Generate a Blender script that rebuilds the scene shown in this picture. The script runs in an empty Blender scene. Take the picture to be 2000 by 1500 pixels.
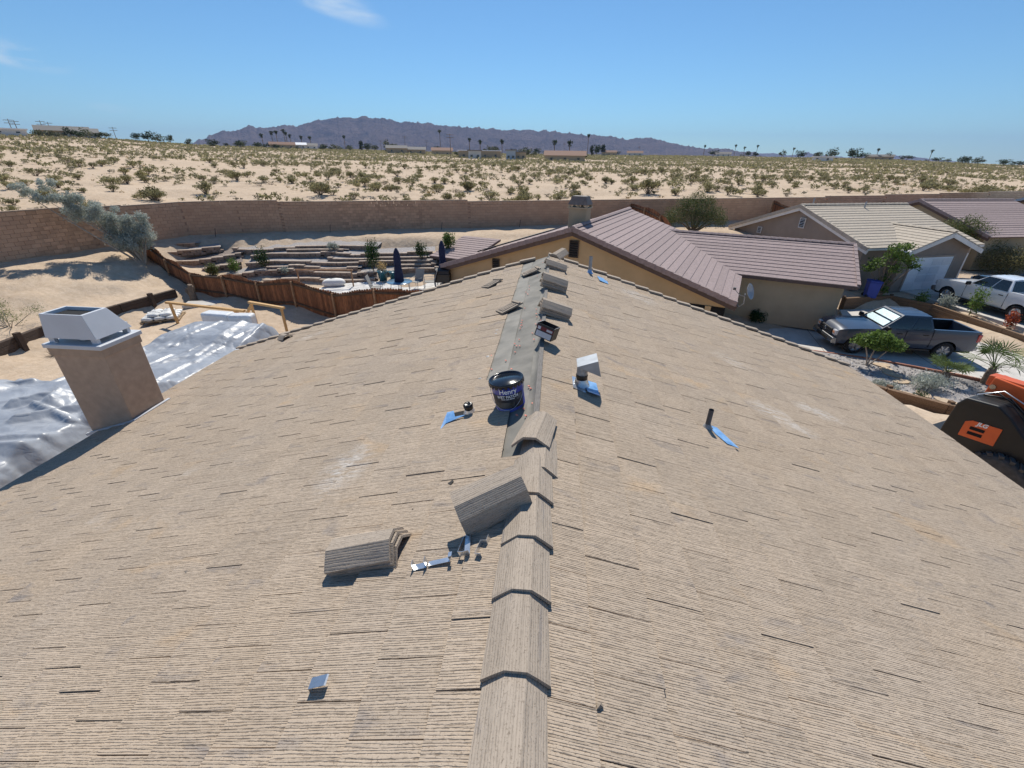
import bpy, bmesh, math, random
import numpy as np
from mathutils import Matrix, Vector, Euler
from math import radians, sin, cos, pi, atan, atan2, hypot

sc = bpy.context.scene
COL = sc.collection
# ------------------------------------------------------------------ camera
cd = bpy.data.cameras.new('camera'); cam = bpy.data.objects.new('camera', cd); COL.objects.link(cam)
cd.sensor_width = 36; cd.sensor_fit = 'HORIZONTAL'; cd.lens = 847 / 2000 * 36
cd.clip_start = .05; cd.clip_end = 60000
pit, rol, yaw = radians(27.37), radians(.72), radians(4.9)
fd = Vector((-sin(yaw) * cos(pit), cos(yaw) * cos(pit), -sin(pit)))
rt = Vector((cos(yaw), sin(yaw), 0)); up = rt.cross(fd)
R_ = rt * cos(rol) + up * sin(rol); U_ = -rt * sin(rol) + up * cos(rol)
mw = Matrix((R_, U_, -fd)).transposed().to_4x4(); mw.translation = (.057, 0, 1.78)
cam.matrix_world = mw
sc.camera = cam
# ------------------------------------------------------------------ sky and sun
SUN_EL = radians(50)
wd = bpy.data.worlds.new('World'); sc.world = wd; wd.use_nodes = True
wn, wl = wd.node_tree.nodes, wd.node_tree.links
wn.clear()
wo = wn.new('ShaderNodeOutputWorld'); bg = wn.new('ShaderNodeBackground'); sky = wn.new('ShaderNodeTexSky')
sky.sky_type = 'NISHITA'; sky.sun_disc = False; sky.sun_elevation = SUN_EL; sky.sun_rotation = radians(-5)
sky.altitude = 600; sky.air_density = 1.0; sky.dust_density = .1; sky.ozone_density = 3.2
bg.inputs['Strength'].default_value = .098
# two thin wisps of cirrus high on the left
tc = wn.new('ShaderNodeTexCoord')
nzm = wn.new('ShaderNodeMapping'); nzm.inputs['Scale'].default_value = (9, 9, 34); nzm.inputs['Rotation'].default_value = (0, radians(14), 0)
nz = wn.new('ShaderNodeTexNoise'); nz.inputs['Scale'].default_value = 1; nz.inputs['Detail'].default_value = 8; nz.inputs['Roughness'].default_value = .6; nz.inputs['Distortion'].default_value = .6
wl.new(tc.outputs['Generated'], nzm.inputs['Vector']); wl.new(nzm.outputs['Vector'], nz.inputs['Vector'])
tn_ = wn.new('ShaderNodeMixRGB'); tn_.blend_type = 'MULTIPLY'; tn_.inputs['Fac'].default_value = 1; tn_.inputs['Color2'].default_value = (.61, .885, 1.02, 1)
wl.new(sky.outputs['Color'], tn_.inputs['Color1'])
last = tn_.outputs['Color']
for az, el, wid, hei, tilt, amt in ((-23.2, 13.0, .085, .017, 13, .8), (-25.5, 14.2, .10, .012, 10, .45), (-48.3, 6.9, .055, .016, 9, 1.1), (-43.2, 3.6, .03, .006, 4, .22)):
    az, el = radians(az), radians(el)
    c = Vector((sin(az) * cos(el), cos(az) * cos(el), sin(el))); ri = Vector((cos(az), -sin(az), 0)); u2 = ri.cross(c)
    tl = radians(tilt); a1 = ri * cos(tl) - u2 * sin(tl); a2 = ri * sin(tl) + u2 * cos(tl)
    sq = None
    for ax, wv in ((a1, wid), (a2, hei)):
        dt = wn.new('ShaderNodeVectorMath'); dt.operation = 'DOT_PRODUCT'; dt.inputs[1].default_value = tuple(ax / wv); wl.new(tc.outputs['Generated'], dt.inputs[0])
        sb = wn.new('ShaderNodeMath'); sb.operation = 'SUBTRACT'; sb.inputs[1].default_value = c.dot(ax) / wv; wl.new(dt.outputs['Value'], sb.inputs[0])
        pw = wn.new('ShaderNodeMath'); pw.operation = 'MULTIPLY'; wl.new(sb.outputs[0], pw.inputs[0]); wl.new(sb.outputs[0], pw.inputs[1])
        if sq is None: sq = pw.outputs[0]
        else:
            ad = wn.new('ShaderNodeMath'); ad.operation = 'ADD'; wl.new(sq, ad.inputs[0]); wl.new(pw.outputs[0], ad.inputs[1]); sq = ad.outputs[0]
    fo = wn.new('ShaderNodeVectorMath'); fo.operation = 'DOT_PRODUCT'; fo.inputs[1].default_value = tuple(c); wl.new(tc.outputs['Generated'], fo.inputs[0])
    gt = wn.new('ShaderNodeMath'); gt.operation = 'GREATER_THAN'; gt.inputs[1].default_value = 0; wl.new(fo.outputs['Value'], gt.inputs[0])
    ex = wn.new('ShaderNodeMapRange'); ex.interpolation_type = 'SMOOTHERSTEP'; ex.inputs['From Min'].default_value = 1.6; ex.inputs['From Max'].default_value = 0; wl.new(sq, ex.inputs['Value'])
    nr = wn.new('ShaderNodeMapRange'); nr.inputs['From Min'].default_value = .38; nr.inputs['From Max'].default_value = .72; wl.new(nz.outputs['Fac'], nr.inputs['Value'])
    m1 = wn.new('ShaderNodeMath'); m1.operation = 'MULTIPLY'; wl.new(ex.outputs[0], m1.inputs[0]); wl.new(nr.outputs[0], m1.inputs[1])
    m2 = wn.new('ShaderNodeMath'); m2.operation = 'MULTIPLY'; wl.new(m1.outputs[0], m2.inputs[0]); wl.new(gt.outputs[0], m2.inputs[1])
    m3 = wn.new('ShaderNodeMath'); m3.operation = 'MULTIPLY'; m3.inputs[1].default_value = amt; wl.new(m2.outputs[0], m3.inputs[0])
    mx = wn.new('ShaderNodeMixRGB'); mx.inputs['Color2'].default_value = (6.5, 7.6, 8.6, 1)
    wl.new(m3.outputs[0], mx.inputs['Fac']); wl.new(last, mx.inputs['Color1']); last = mx.outputs['Color']
wl.new(last, bg.inputs['Color'])
wl.new(bg.outputs['Background'], wo.inputs['Surface'])
sl = bpy.data.lights.new('sun', 'SUN'); sl.energy = 4.8; sl.angle = radians(.53); sl.color = (1, .95, .86)
so = bpy.data.objects.new('sun', sl); COL.objects.link(so); so.rotation_euler = (-(pi / 2 - SUN_EL), 0, radians(5)); so.location = (0, 30, 40)
sc.view_settings.view_transform = 'Standard'; sc.view_settings.look = 'None'
sc.view_settings.exposure = .15; sc.view_settings.gamma = 1; sc.view_settings.use_curve_mapping = False
sc.render.engine = 'CYCLES'
sc.cycles.max_bounces = 6; sc.cycles.volume_bounces = 0

# ------------------------------------------------------------------ helpers
rnd = random.Random(7)
def tag(o, label=None, cat=None, group=None, kind=None):
    if label: o['label'] = label
    if cat: o['category'] = cat
    if group: o['group'] = group
    if kind: o['kind'] = kind
    return o
def empty(name, loc=(0, 0, 0), rz=0, label=None, cat=None, group=None, rot=None):
    o = bpy.data.objects.new(name, None); COL.objects.link(o)
    o.location = loc; o.rotation_euler = rot if rot else (0, 0, rz); o.empty_display_size = .2
    return tag(o, label, cat, group)
class MB:
    def __init__(s): s.v = []; s.f = []; s.t = Matrix.Identity(4); s.smooth = []; s.mi = []; s.m = 0
    def add(s, vs, fs, sm=False):
        n = len(s.v); s.v += [tuple(s.t @ Vector(v)) for v in vs]
        s.f += [tuple(i + n for i in f) for f in fs]; s.smooth += [sm] * len(fs); s.mi += [s.m] * len(fs)
    def box(s, x0, x1, y0, y1, z0, z1):
        s.add([(x, y, z) for z in (z0, z1) for y in (y0, y1) for x in (x0, x1)],
              [(0, 2, 3, 1), (4, 5, 7, 6), (0, 1, 5, 4), (2, 6, 7, 3), (0, 4, 6, 2), (1, 3, 7, 5)])
    def cbox(s, c, d, rot=None):
        o = s.t
        s.t = o @ Matrix.Translation(c) @ (rot.to_matrix().to_4x4() if rot else Matrix.Identity(4))
        s.box(-d[0] / 2, d[0] / 2, -d[1] / 2, d[1] / 2, -d[2] / 2, d[2] / 2); s.t = o
    def prism(s, poly, y0, y1, ax='y'):
        n = len(poly)
        P = (lambda a, b, c: (a, c, b)) if ax == 'y' else ((lambda a, b, c: (c, a, b)) if ax == 'x' else (lambda a, b, c: (a, b, c)))
        vs = [P(a, b, y0) for a, b in poly] + [P(a, b, y1) for a, b in poly]
        fs = [tuple(range(n)), tuple(range(2 * n - 1, n - 1, -1))] + [(i, i + n, (i + 1) % n + n, (i + 1) % n) for i in range(n)]
        s.add(vs, fs)
    def bar(s, a, b, w, h=None):
        a, b = Vector(a), Vector(b); h = h or w; d = b - a; L = d.length
        q = d.to_track_quat('Y', 'Z'); o = s.t
        s.t = o @ Matrix.Translation(a) @ q.to_matrix().to_4x4(); s.box(-w / 2, w / 2, 0, L, -h / 2, h / 2); s.t = o
    def tube(s, pts, r, n=8, cap=True, sm=True):
        pts = [Vector(p) for p in pts]; rs = r if isinstance(r, (list, tuple)) else [r] * len(pts)
        vs = []; fs = []
        for i, p in enumerate(pts):
            d = (pts[min(i + 1, len(pts) - 1)] - pts[max(i - 1, 0)]).normalized()
            a = d.orthogonal().normalized() if i == 0 else (a - d * a.dot(d)).normalized()
            b = d.cross(a)
            vs += [tuple(p + (a * cos(2 * pi * k / n) + b * sin(2 * pi * k / n)) * rs[i]) for k in range(n)]
        for i in range(len(pts) - 1):
            fs += [(i * n + k, i * n + (k + 1) % n, (i + 1) * n + (k + 1) % n, (i + 1) * n + k) for k in range(n)]
        s.add(vs, fs, sm)
        if cap:
            m = len(pts) - 1
            s.add([vs[k] for k in range(n)], [tuple(range(n - 1, -1, -1))]); s.add([vs[m * n + k] for k in range(n)], [tuple(range(n))])
    def lathe(s, prof, n=24, sm=True):
        vs = [(r * cos(2 * pi * k / n), r * sin(2 * pi * k / n), z) for r, z in prof for k in range(n)]
        s.add(vs, [(i * n + k, i * n + (k + 1) % n, (i + 1) * n + (k + 1) % n, (i + 1) * n + k) for i in range(len(prof) - 1) for k in range(n)], sm)
    def grid(s, f, nu, nv, sm=True):
        vs = [f(i / nu, j / nv) for j in range(nv + 1) for i in range(nu + 1)]; w = nu + 1
        s.add(vs, [(j * w + i, j * w + i + 1, (j + 1) * w + i + 1, (j + 1) * w + i) for j in range(nv) for i in range(nu)], sm)
    def mesh(s, name, mat=None):
        m = bpy.data.meshes.new(name); m.from_pydata(s.v, [], s.f)
        m.polygons.foreach_set('use_smooth', s.smooth); m.polygons.foreach_set('material_index', s.mi)
        if mat:
            for q in (mat if isinstance(mat, (list, tuple)) else [mat]): m.materials.append(q)
        m.update(); return m
    def build(s, name, mat, parent=None, loc=(0, 0, 0), rot=None, bevel=0, seg=2):
        o = bpy.data.objects.new(name, s.mesh(name, mat)); COL.objects.link(o)
        o.location = loc
        if rot: o.rotation_euler = rot
        if parent: o.parent = parent
        if bevel:
            b = o.modifiers.new('bevel', 'BEVEL'); b.width = bevel; b.segments = seg; b.limit_method = 'ANGLE'; b.angle_limit = radians(35); b.harden_normals = False
        return o
def inst(name, me, parent=None, loc=(0, 0, 0), rot=(0, 0, 0), scale=(1, 1, 1)):
    o = bpy.data.objects.new(name, me); COL.objects.link(o); o.location = loc; o.rotation_euler = rot; o.scale = scale
    if parent: o.parent = parent
    return o
def lerp(a, b, t): return a + (b - a) * t
def plen(pts): return sum((Vector(b) - Vector(a)).length for a, b in zip(pts, pts[1:]))
def along(pts, d):
    for a, b in zip(pts, pts[1:]):
        a, b = Vector(a), Vector(b); L = (b - a).length
        if d <= L: return a + (b - a) * (d / L), (b - a).normalized()
        d -= L
    return b, (b - a).normalized()

# ------------------------------------------------------------------ materials
def nt(name):
    m = bpy.data.materials.new(name); m.use_nodes = True; t = m.node_tree; t.nodes.clear()
    o = t.nodes.new('ShaderNodeOutputMaterial'); p = t.nodes.new('ShaderNodeBsdfPrincipled'); t.links.new(p.outputs[0], o.inputs[0])
    return m, t, p
def node(t, ty, **kw):
    n = t.nodes.new('ShaderNode' + ty)
    for k, v in kw.items():
        k2 = k.replace('_', ' ')
        if k2 in n.inputs: n.inputs[k2].default_value = v
        else: setattr(n, k, v)
    return n
def ramp(t, fac, stops):
    r = t.nodes.new('ShaderNodeValToRGB'); e = r.color_ramp.elements
    while len(e) < len(stops): e.new(.5)
    for q, (p, c) in zip(e, stops): q.position = p; q.color = (*c, 1) if len(c) == 3 else c
    t.links.new(fac, r.inputs['Fac']); return r.outputs['Color']
def mixc(t, fac, a, b, mode='MIX'):
    m = t.nodes.new('ShaderNodeMixRGB'); m.blend_type = mode
    for i, v in (('Fac', fac), ('Color1', a), ('Color2', b)):
        if hasattr(v, 'is_output') or hasattr(v, 'links'): t.links.new(v, m.inputs[i])
        else: m.inputs[i].default_value = v if i == 'Fac' else (*v, 1)
    return m.outputs['Color']
def noise(t, vec, scale, detail=5, rough=.55, dist=0):
    n = t.nodes.new('ShaderNodeTexNoise'); n.inputs['Scale'].default_value = scale; n.inputs['Detail'].default_value = detail
    n.inputs['Roughness'].default_value = rough; n.inputs['Distortion'].default_value = dist
    if vec is not None: t.links.new(vec, n.inputs['Vector'])
    return n.outputs['Fac']
def vecmap(t, vec, scale=(1, 1, 1), loc=None):
    m = t.nodes.new('ShaderNodeMapping'); m.inputs['Scale'].default_value = scale; t.links.new(vec, m.inputs['Vector'])
    if loc is not None: t.links.new(loc, m.inputs['Location'])
    return m.outputs['Vector']
def bumpn(t, p, h, strength=.3, dist=.01, prev=None):
    b = t.nodes.new('ShaderNodeBump'); b.inputs['Strength'].default_value = strength; b.inputs['Distance'].default_value = dist
    t.links.new(h, b.inputs['Height'])
    if prev is not None: t.links.new(prev, b.inputs['Normal'])
    t.links.new(b.outputs[0], p.inputs['Normal']); return b.outputs[0]
def mat(name, col, rough=.8, var=.18, scale=6, bump=.15, bscale=40, metal=0, coords='Object', dist=.01, tint=None, stretch=(1, 1, 1), rvar=.12, coat=0, spec=.5, trans=0):
    m, t, p = nt(name)
    tcn = t.nodes.new('ShaderNodeTexCoord'); oi = t.nodes.new('ShaderNodeObjectInfo')
    v = vecmap(t, tcn.outputs[coords], stretch)
    ad = node(t, 'VectorMath', operation='ADD'); t.links.new(v, ad.inputs[0])
    ms = node(t, 'MapRange'); ms.inputs['To Max'].default_value = 40; t.links.new(oi.outputs['Random'], ms.inputs['Value']); t.links.new(ms.outputs[0], ad.inputs[1])
    v = ad.outputs[0]
    n1 = noise(t, v, scale)
    c2 = tint or tuple(min(1, c * (1 + var)) for c in col); c1 = tuple(c * (1 - var) for c in col)
    colr = ramp(t, n1, [(.3, c1), (.7, c2)])
    mr = node(t, 'MapRange'); mr.inputs['To Min'].default_value = 1 - rvar; mr.inputs['To Max'].default_value = 1 + rvar
    t.links.new(oi.outputs['Random'], mr.inputs['Value'])
    vm = node(t, 'VectorMath', operation='SCALE'); t.links.new(colr, vm.inputs[0]); t.links.new(mr.outputs[0], vm.inputs['Scale'])
    t.links.new(vm.outputs[0], p.inputs['Base Color'])
    p.inputs['Roughness'].default_value = rough; p.inputs['Metallic'].default_value = metal; p.inputs['Specular IOR Level'].default_value = spec
    if coat: p.inputs['Coat Weight'].default_value = coat; p.inputs['Coat Roughness'].default_value = .08
    if bump: bumpn(t, p, noise(t, v, bscale, 4), bump, dist)
    return m
# ---- roof tile material: broom-swept grooves that run down the slope
def tile_mat(name, base, obj=False, axis='y', line=.38, bst=.65):
    m, t, p = nt(name)
    oi = t.nodes.new('ShaderNodeObjectInfo'); at = t.nodes.new('ShaderNodeAttribute'); at.attribute_name = 'trand'
    if obj:
        tcn = t.nodes.new('ShaderNodeTexCoord'); pos = tcn.outputs['Object']
    else:
        g = t.nodes.new('ShaderNodeNewGeometry'); pos = g.outputs['Position']
    r = node(t, 'Math', operation='ADD'); t.links.new(oi.outputs['Random'], r.inputs[0]); t.links.new(at.outputs['Fac'], r.inputs[1])
    fr = node(t, 'Math', operation='FRACT'); t.links.new(r.outputs[0], fr.inputs[0])
    off = node(t, 'CombineXYZ'); mu = node(t, 'Math', operation='MULTIPLY'); mu.inputs[1].default_value = 37; t.links.new(fr.outputs[0], mu.inputs[0])
    t.links.new(mu.outputs[0], off.inputs['Z']); t.links.new(mu.outputs[0], off.inputs['X'])
    # grooves: fine parallel lines, wavering a little and broken up by grit
    sx = t.nodes.new('ShaderNodeSeparateXYZ'); t.links.new(pos, sx.inputs[0]); gy_ = sx.outputs['Y'] if axis == 'y' else sx.outputs['X']
    wob = noise(t, vecmap(t, pos, (2.2, 30, 1) if axis == 'y' else (30, 2.2, 1), off.outputs[0]), 1, 2, .6)
    m1 = node(t, 'Math', operation='MULTIPLY'); m1.inputs[1].default_value = 2 * pi / .0115; t.links.new(gy_, m1.inputs[0])
    m2 = node(t, 'Math', operation='MULTIPLY_ADD'); m2.inputs[1].default_value = 13.0; t.links.new(wob, m2.inputs[0]); t.links.new(m1.outputs[0], m2.inputs[2])
    sn = node(t, 'Math', operation='SINE'); t.links.new(m2.outputs[0], sn.inputs[0])
    brk = noise(t, vecmap(t, pos, (26, 110, 1) if axis == 'y' else (110, 26, 1), off.outputs[0]), 1, 3, .7)
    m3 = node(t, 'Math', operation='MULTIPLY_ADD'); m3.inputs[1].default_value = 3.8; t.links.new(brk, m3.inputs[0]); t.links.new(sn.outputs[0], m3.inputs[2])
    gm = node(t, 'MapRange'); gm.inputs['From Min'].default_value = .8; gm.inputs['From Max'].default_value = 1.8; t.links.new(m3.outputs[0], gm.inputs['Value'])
    gr = gm
    # groove shadows painted as broader dark lines, a few centimetres apart
    m4 = node(t, 'Math', operation='MULTIPLY'); m4.inputs[1].default_value = 2 * pi / .041; t.links.new(gy_, m4.inputs[0])
    wob2 = noise(t, vecmap(t, pos, (1.5, 9, 1) if axis == 'y' else (9, 1.5, 1), off.outputs[0]), 1, 3, .6)
    m5 = node(t, 'Math', operation='MULTIPLY_ADD'); m5.inputs[1].default_value = 7.0; t.links.new(wob2, m5.inputs[0]); t.links.new(m4.outputs[0], m5.inputs[2])
    sn2 = node(t, 'Math', operation='SINE'); t.links.new(m5.outputs[0], sn2.inputs[0])
    m6 = node(t, 'Math', operation='MULTIPLY_ADD'); m6.inputs[1].default_value = 2.4; t.links.new(brk, m6.inputs[0]); t.links.new(sn2.outputs[0], m6.inputs[2])
    groove_shade = ramp(t, m6.outputs[0], [(.10, (1 - line * .62,) * 3), (.55, (1, 1, 1))])
    # colour
    b = base
    big = noise(t, pos, .55, 4, .6, .4)
    col = ramp(t, noise(t, vecmap(t, pos, (5, 22, 5) if axis == 'y' else (22, 5, 5), off.outputs[0]), 1, 4, .65), [(.28, tuple(x * .90 for x in b)), (.5, b), (.72, tuple(min(1, x * 1.07) for x in b))])
    pt = node(t, 'MapRange'); pt.inputs['From Min'].default_value = .3; pt.inputs['From Max'].default_value = .75; pt.inputs['To Max'].default_value = .5; t.links.new(big, pt.inputs['Value'])
    col = mixc(t, pt.outputs[0], col, (b[0] * 1.12, b[1] * 1.04, b[2] * .92))
    bl = ramp(t, noise(t, vecmap(t, pos, (1.7, 4.2, 1) if axis == 'y' else (16, 1.8, 6), off.outputs[0]), 1.3, 6, .65, .6), [(.58, (0, 0, 0)), (.72, (1, 1, 1))])
    blf = node(t, 'Math', operation='MULTIPLY'); blf.inputs[1].default_value = .9; t.links.new(bl, blf.inputs[0])
    col = mixc(t, blf.outputs[0], col, (b[0] * .64, b[1] * .68, b[2] * .78))
    oc = ramp(t, noise(t, vecmap(t, pos, (.9, 2.0, 1) if axis == 'y' else (2, .9, 1)), 1.1, 5, .6, .5), [(.6, (0, 0, 0)), (.74, (1, 1, 1))])
    ocf = node(t, 'Math', operation='MULTIPLY'); ocf.inputs[1].default_value = .6; t.links.new(oc, ocf.inputs[0])
    col = mixc(t, ocf.outputs[0], col, (b[0] * 1.3, b[1] * 1.1, b[2] * .82))
    wp = ramp(t, noise(t, vecmap(t, pos, (.55, 1.3, 1) if axis == 'y' else (1.3, .55, 1)), 1.0, 7, .7, .3), [(.66, (0, 0, 0)), (.78, (1, 1, 1))])
    wpf = node(t, 'Math', operation='MULTIPLY'); wpf.inputs[1].default_value = .5; t.links.new(wp, wpf.inputs[0])
    col = mixc(t, wpf.outputs[0], col, (.62, .58, .54))
    if not obj:
        for wx_, wy_, rx_, ry_, am_ in ((-1.6, 2.82, .26, .42, .75), (2.9, 4.95, .34, .28, .7), (3.15, 4.72, .3, .2, .6), (3.9, 5.6, .45, .22, .7), (1.85, 8.8, .5, .45, .55), (3.0, 6.6, .4, .3, .4), (-5.2, 8.6, .5, .25, .5)):
            vs_ = node(t, 'VectorMath', operation='SUBTRACT'); vs_.inputs[1].default_value = (wx_, wy_, 0); t.links.new(pos, vs_.inputs[0])
            vd_ = node(t, 'VectorMath', operation='MULTIPLY'); vd_.inputs[1].default_value = (1 / rx_, 1 / ry_, 0); t.links.new(vs_.outputs[0], vd_.inputs[0])
            ln_ = node(t, 'VectorMath', operation='LENGTH'); t.links.new(vd_.outputs[0], ln_.inputs[0])
            mr_ = node(t, 'MapRange'); mr_.inputs['From Min'].default_value = 1.0; mr_.inputs['From Max'].default_value = .2; mr_.inputs['To Max'].default_value = am_; t.links.new(ln_.outputs['Value'], mr_.inputs['Value'])
            mm_ = node(t, 'Math', operation='MULTIPLY'); t.links.new(mr_.outputs[0], mm_.inputs[0]); t.links.new(ramp(t, noise(t, vecmap(t, pos, (3, 9, 1)), 2.2, 5, .7), [(.42, (0, 0, 0)), (.6, (1, 1, 1))]), mm_.inputs[1])
            col = mixc(t, mm_.outputs[0], col, (.70, .67, .63))
    # self-shadow of the grooves painted as darker lines; dark pits in the cement
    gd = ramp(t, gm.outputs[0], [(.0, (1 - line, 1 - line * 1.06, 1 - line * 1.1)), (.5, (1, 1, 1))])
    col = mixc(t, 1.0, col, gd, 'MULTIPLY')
    col = mixc(t, 1.0, col, groove_shade, 'MULTIPLY')
    if obj: col = mixc(t, ramp(t, noise(t, pos, 34, 5, .75), [(.71, (0, 0, 0)), (.75, (1, 1, 1))]), col, (.8, .79, .76))
    pits = ramp(t, noise(t, pos, 130, 2, .6), [(.3, (.45, .42, .4)), (.42, (1, 1, 1))])
    col = mixc(t, .7, col, pits, 'MULTIPLY')
    mr = node(t, 'MapRange'); mr.inputs['To Min'].default_value = .94; mr.inputs['To Max'].default_value = 1.04; t.links.new(fr.outputs[0], mr.inputs['Value'])
    vm = node(t, 'VectorMath', operation='SCALE'); t.links.new(col, vm.inputs[0]); t.links.new(mr.outputs[0], vm.inputs['Scale'])
    t.links.new(vm.outputs[0], p.inputs['Base Color']); p.inputs['Roughness'].default_value = .92; p.inputs['Specular IOR Level'].default_value = .25
    bumpn(t, p, gr.outputs[0], bst, .006)
    return m
M = {}
TB = (.455, .37, .287)
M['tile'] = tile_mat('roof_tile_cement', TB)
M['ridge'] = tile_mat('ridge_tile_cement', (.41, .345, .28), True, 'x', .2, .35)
M['flat_under'] = mat('tile_underside', (.33, .27, .21), .9, .25, 9, .3, 50)
M['tile_dark'] = mat('roof_deck_dark', (.05, .045, .04), .9)
M['felt'] = mat('roofing_felt', (.20, .19, .165), .85, .22, 3.5, .25, 90, tint=(.275, .255, .22))
M['batten'] = mat('weathered_batten', (.17, .155, .14), .85, .3, 12, .3, 60, stretch=(12, 1, 12))
M['stucco_brown'] = mat('chimney_stucco', (.44, .315, .225), .95, .10, 9, .5, 130, dist=.006)
M['white_metal'] = mat('white_painted_metal', (.60, .615, .64), .45, .05, 3, .02)
M['grey_metal'] = mat('grey_sheet_metal', (.33, .35, .37), .5, .15, 8, .08, 30, metal=.3)
M['galv'] = mat('galvanised_steel', (.62, .64, .66), .32, .12, 20, .05, 60, metal=.9)
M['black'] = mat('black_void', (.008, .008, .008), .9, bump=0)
M['black_gloss'] = mat('black_plastic', (.012, .012, .013), .35, bump=.05)
M['mastic'] = mat('roof_mastic', (.33, .33, .32), .6, .5, 22, .6, 60)
M['abs'] = mat('vent_pipe_grey', (.085, .085, .09), .6, .2, 15, .1)
M['blue_film'] = mat('blue_film_flashing', (.11, .33, .72), .3, .3, 9, .15, 25, tint=(.30, .52, .82))
M['tar'] = mat('black_tar', (.006, .006, .006), .3, .3, 15, .4, 50)
M['orange_nail'] = mat('pink_nail_cap', (.75, .22, .15), .5)
M['wood_new'] = mat('fresh_lumber', (.56, .34, .14), .7, .22, 6, .15, 60, stretch=(8, 8, 1))
M['wood_dark'] = mat('old_timber', (.075, .05, .036), .95, .45, 7, .6, 30, stretch=(1.5, 10, 10), dist=.02)
M['wood_tie'] = mat('brown_timber', (.19, .115, .065), .9, .4, 6, .5, 30, stretch=(2, 9, 9), dist=.02)
M['fence'] = mat('stained_fence_board', (.24, .098, .042), .85, .55, 5, .3, 40, stretch=(9, 9, 1.2), rvar=.4)
M['fence_post'] = mat('fence_post', (.34, .2, .11), .85, .3, 6, .2)
M['fence_rail'] = mat('fence_rail', (.10, .06, .035), .9, .3, 6, .2)
def tarp_mat():
    m, t, p = nt('silver_tarp'); g = t.nodes.new('ShaderNodeNewGeometry'); pos = g.outputs['Position']
    t.links.new(ramp(t, noise(t, pos, 1.5, 4, .6), [(.35, (.27, .288, .32)), (.65, (.36, .38, .41))]), p.inputs['Base Color']); p.inputs['Roughness'].default_value = .40; p.inputs['Specular IOR Level'].default_value = .5
    prev = None
    for sc_, st_, ds_ in ((.9, .22, .25), (2.6, .12, .08)):
        n = noise(t, pos, sc_, 2, .5, .6); sb = node(t, 'Math', operation='SUBTRACT'); sb.inputs[1].default_value = .5; t.links.new(n, sb.inputs[0]); ab = node(t, 'Math', operation='ABSOLUTE'); t.links.new(sb.outputs[0], ab.inputs[0])
        prev = bumpn(t, p, ab.outputs[0], st_, ds_ * 4, prev)
    return m
M['tarp'] = tarp_mat()
M['sandbag'] = mat('white_sandbag', (.72, .71, .68), .8, .08, 12, .5, 60)
M['cmu'] = mat('split_face_block', (.54, .335, .215), .95, .16, 3, .6, 45, rvar=.16, dist=.012)
M['mortar'] = mat('block_mortar', (.34, .21, .14), .95, .15, 5, .3)
M['wallcap'] = mat('block_wall_cap', (.42, .31, .225), .95, .15, 4, .4, 45)
M['rblock'] = mat('terrace_block', (.27, .205, .16), .95, .2, 6, .6, 50, rvar=.2, dist=.015)
M['rcap'] = mat('terrace_cap', (.40, .32, .255), .95, .15, 6, .4, 50, rvar=.12)
M['concrete'] = mat('pale_concrete', (.50, .47, .43), .9, .10, 2.5, .12, 60, coords='Object')
M['concrete2'] = mat('patio_paver', (.62, .60, .57), .9, .08, 4, .1, 60)
M['stucco_tan'] = mat('tan_stucco', (.60, .42, .225), .95, .09, 1.2, .35, 120, dist=.006)
M['stucco_taupe'] = mat('taupe_stucco', (.31, .25, .205), .95, .09, 1.2, .35, 120, dist=.006)
M['stucco_olive'] = mat('khaki_stucco', (.40, .325, .22), .95, .10, 1.2, .35, 120, dist=.006)
M['roof_mauve'] = mat('mauve_roof_tile', (.32, .245, .232), .9, .18, 9, .35, 70, rvar=.07, dist=.006)
M['roof_beige'] = mat('beige_roof_tile', (.48, .41, .325), .9, .16, 9, .35, 70, rvar=.07, dist=.006)
M['roof_blue'] = mat('pale_blue_roof', (.42, .49, .55), .8, .12, 9, .2, 70)
M['trim_white'] = mat('white_trim', (.72, .70, .67), .7, .06, 4, .05)
M['fascia'] = mat('brown_fascia', (.13, .09, .075), .85, .15, 5, .1)
M['louvre'] = mat('dark_louvre', (.09, .065, .045), .8, .2, 5, .05)
M['door_white'] = mat('garage_door_white', (.74, .75, .77), .5, .04, 3, .03)
M['glass'] = mat('dark_window_glass', (.012, .015, .018), .06, .1, 2, 0, spec=.8)
M['rubber'] = mat('tyre_rubber', (.018, .018, .019), .85, .2, 10, .2)
M['rim'] = mat('alloy_rim', (.30, .31, .33), .3, .1, 10, 0, metal=.8)
M['rim_bright'] = mat('bright_rim', (.6, .6, .62), .25, .1, 10, 0, metal=.8)
M['paint_grey'] = mat('slate_car_paint', (.022, .038, .070), .35, .05, 3, 0, metal=.0, coat=.6)
M['paint_white'] = mat('white_car_paint', (.84, .85, .86), .3, .02, 3, 0, coat=1)
M['paint_black'] = mat('dark_car_paint', (.02, .024, .03), .25, .05, 3, 0, coat=1)
M['chrome'] = mat('dull_chrome', (.32, .33, .35), .25, .1, 8, 0, metal=.9)
M['amber'] = mat('headlight_amber', (.75, .35, .18), .2, .3, 20, 0)
M['lens'] = mat('headlight_lens', (.55, .55, .56), .12, .3, 25, 0)
M['redlens'] = mat('tail_lamp_red', (.5, .02, .02), .15, .2, 12, 0, coat=1)
M['jlg_orange'] = mat('machine_orange', (.72, .125, .030), .45, .08, 4, .04)
M['jlg_black'] = mat('machine_black', (.010, .011, .012), .5, .2, 5, .1)
M['white_paint'] = mat('white_lettering', (.8, .8, .8), .5, .03, bump=0)
M['navy'] = mat('navy_canvas', (.012, .020, .060), .85, .25, 8, .3, 30, stretch=(6, 6, 1))
M['teal'] = mat('teal_ceramic', (.03, .13, .17), .35, .15, 6, 0)
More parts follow.
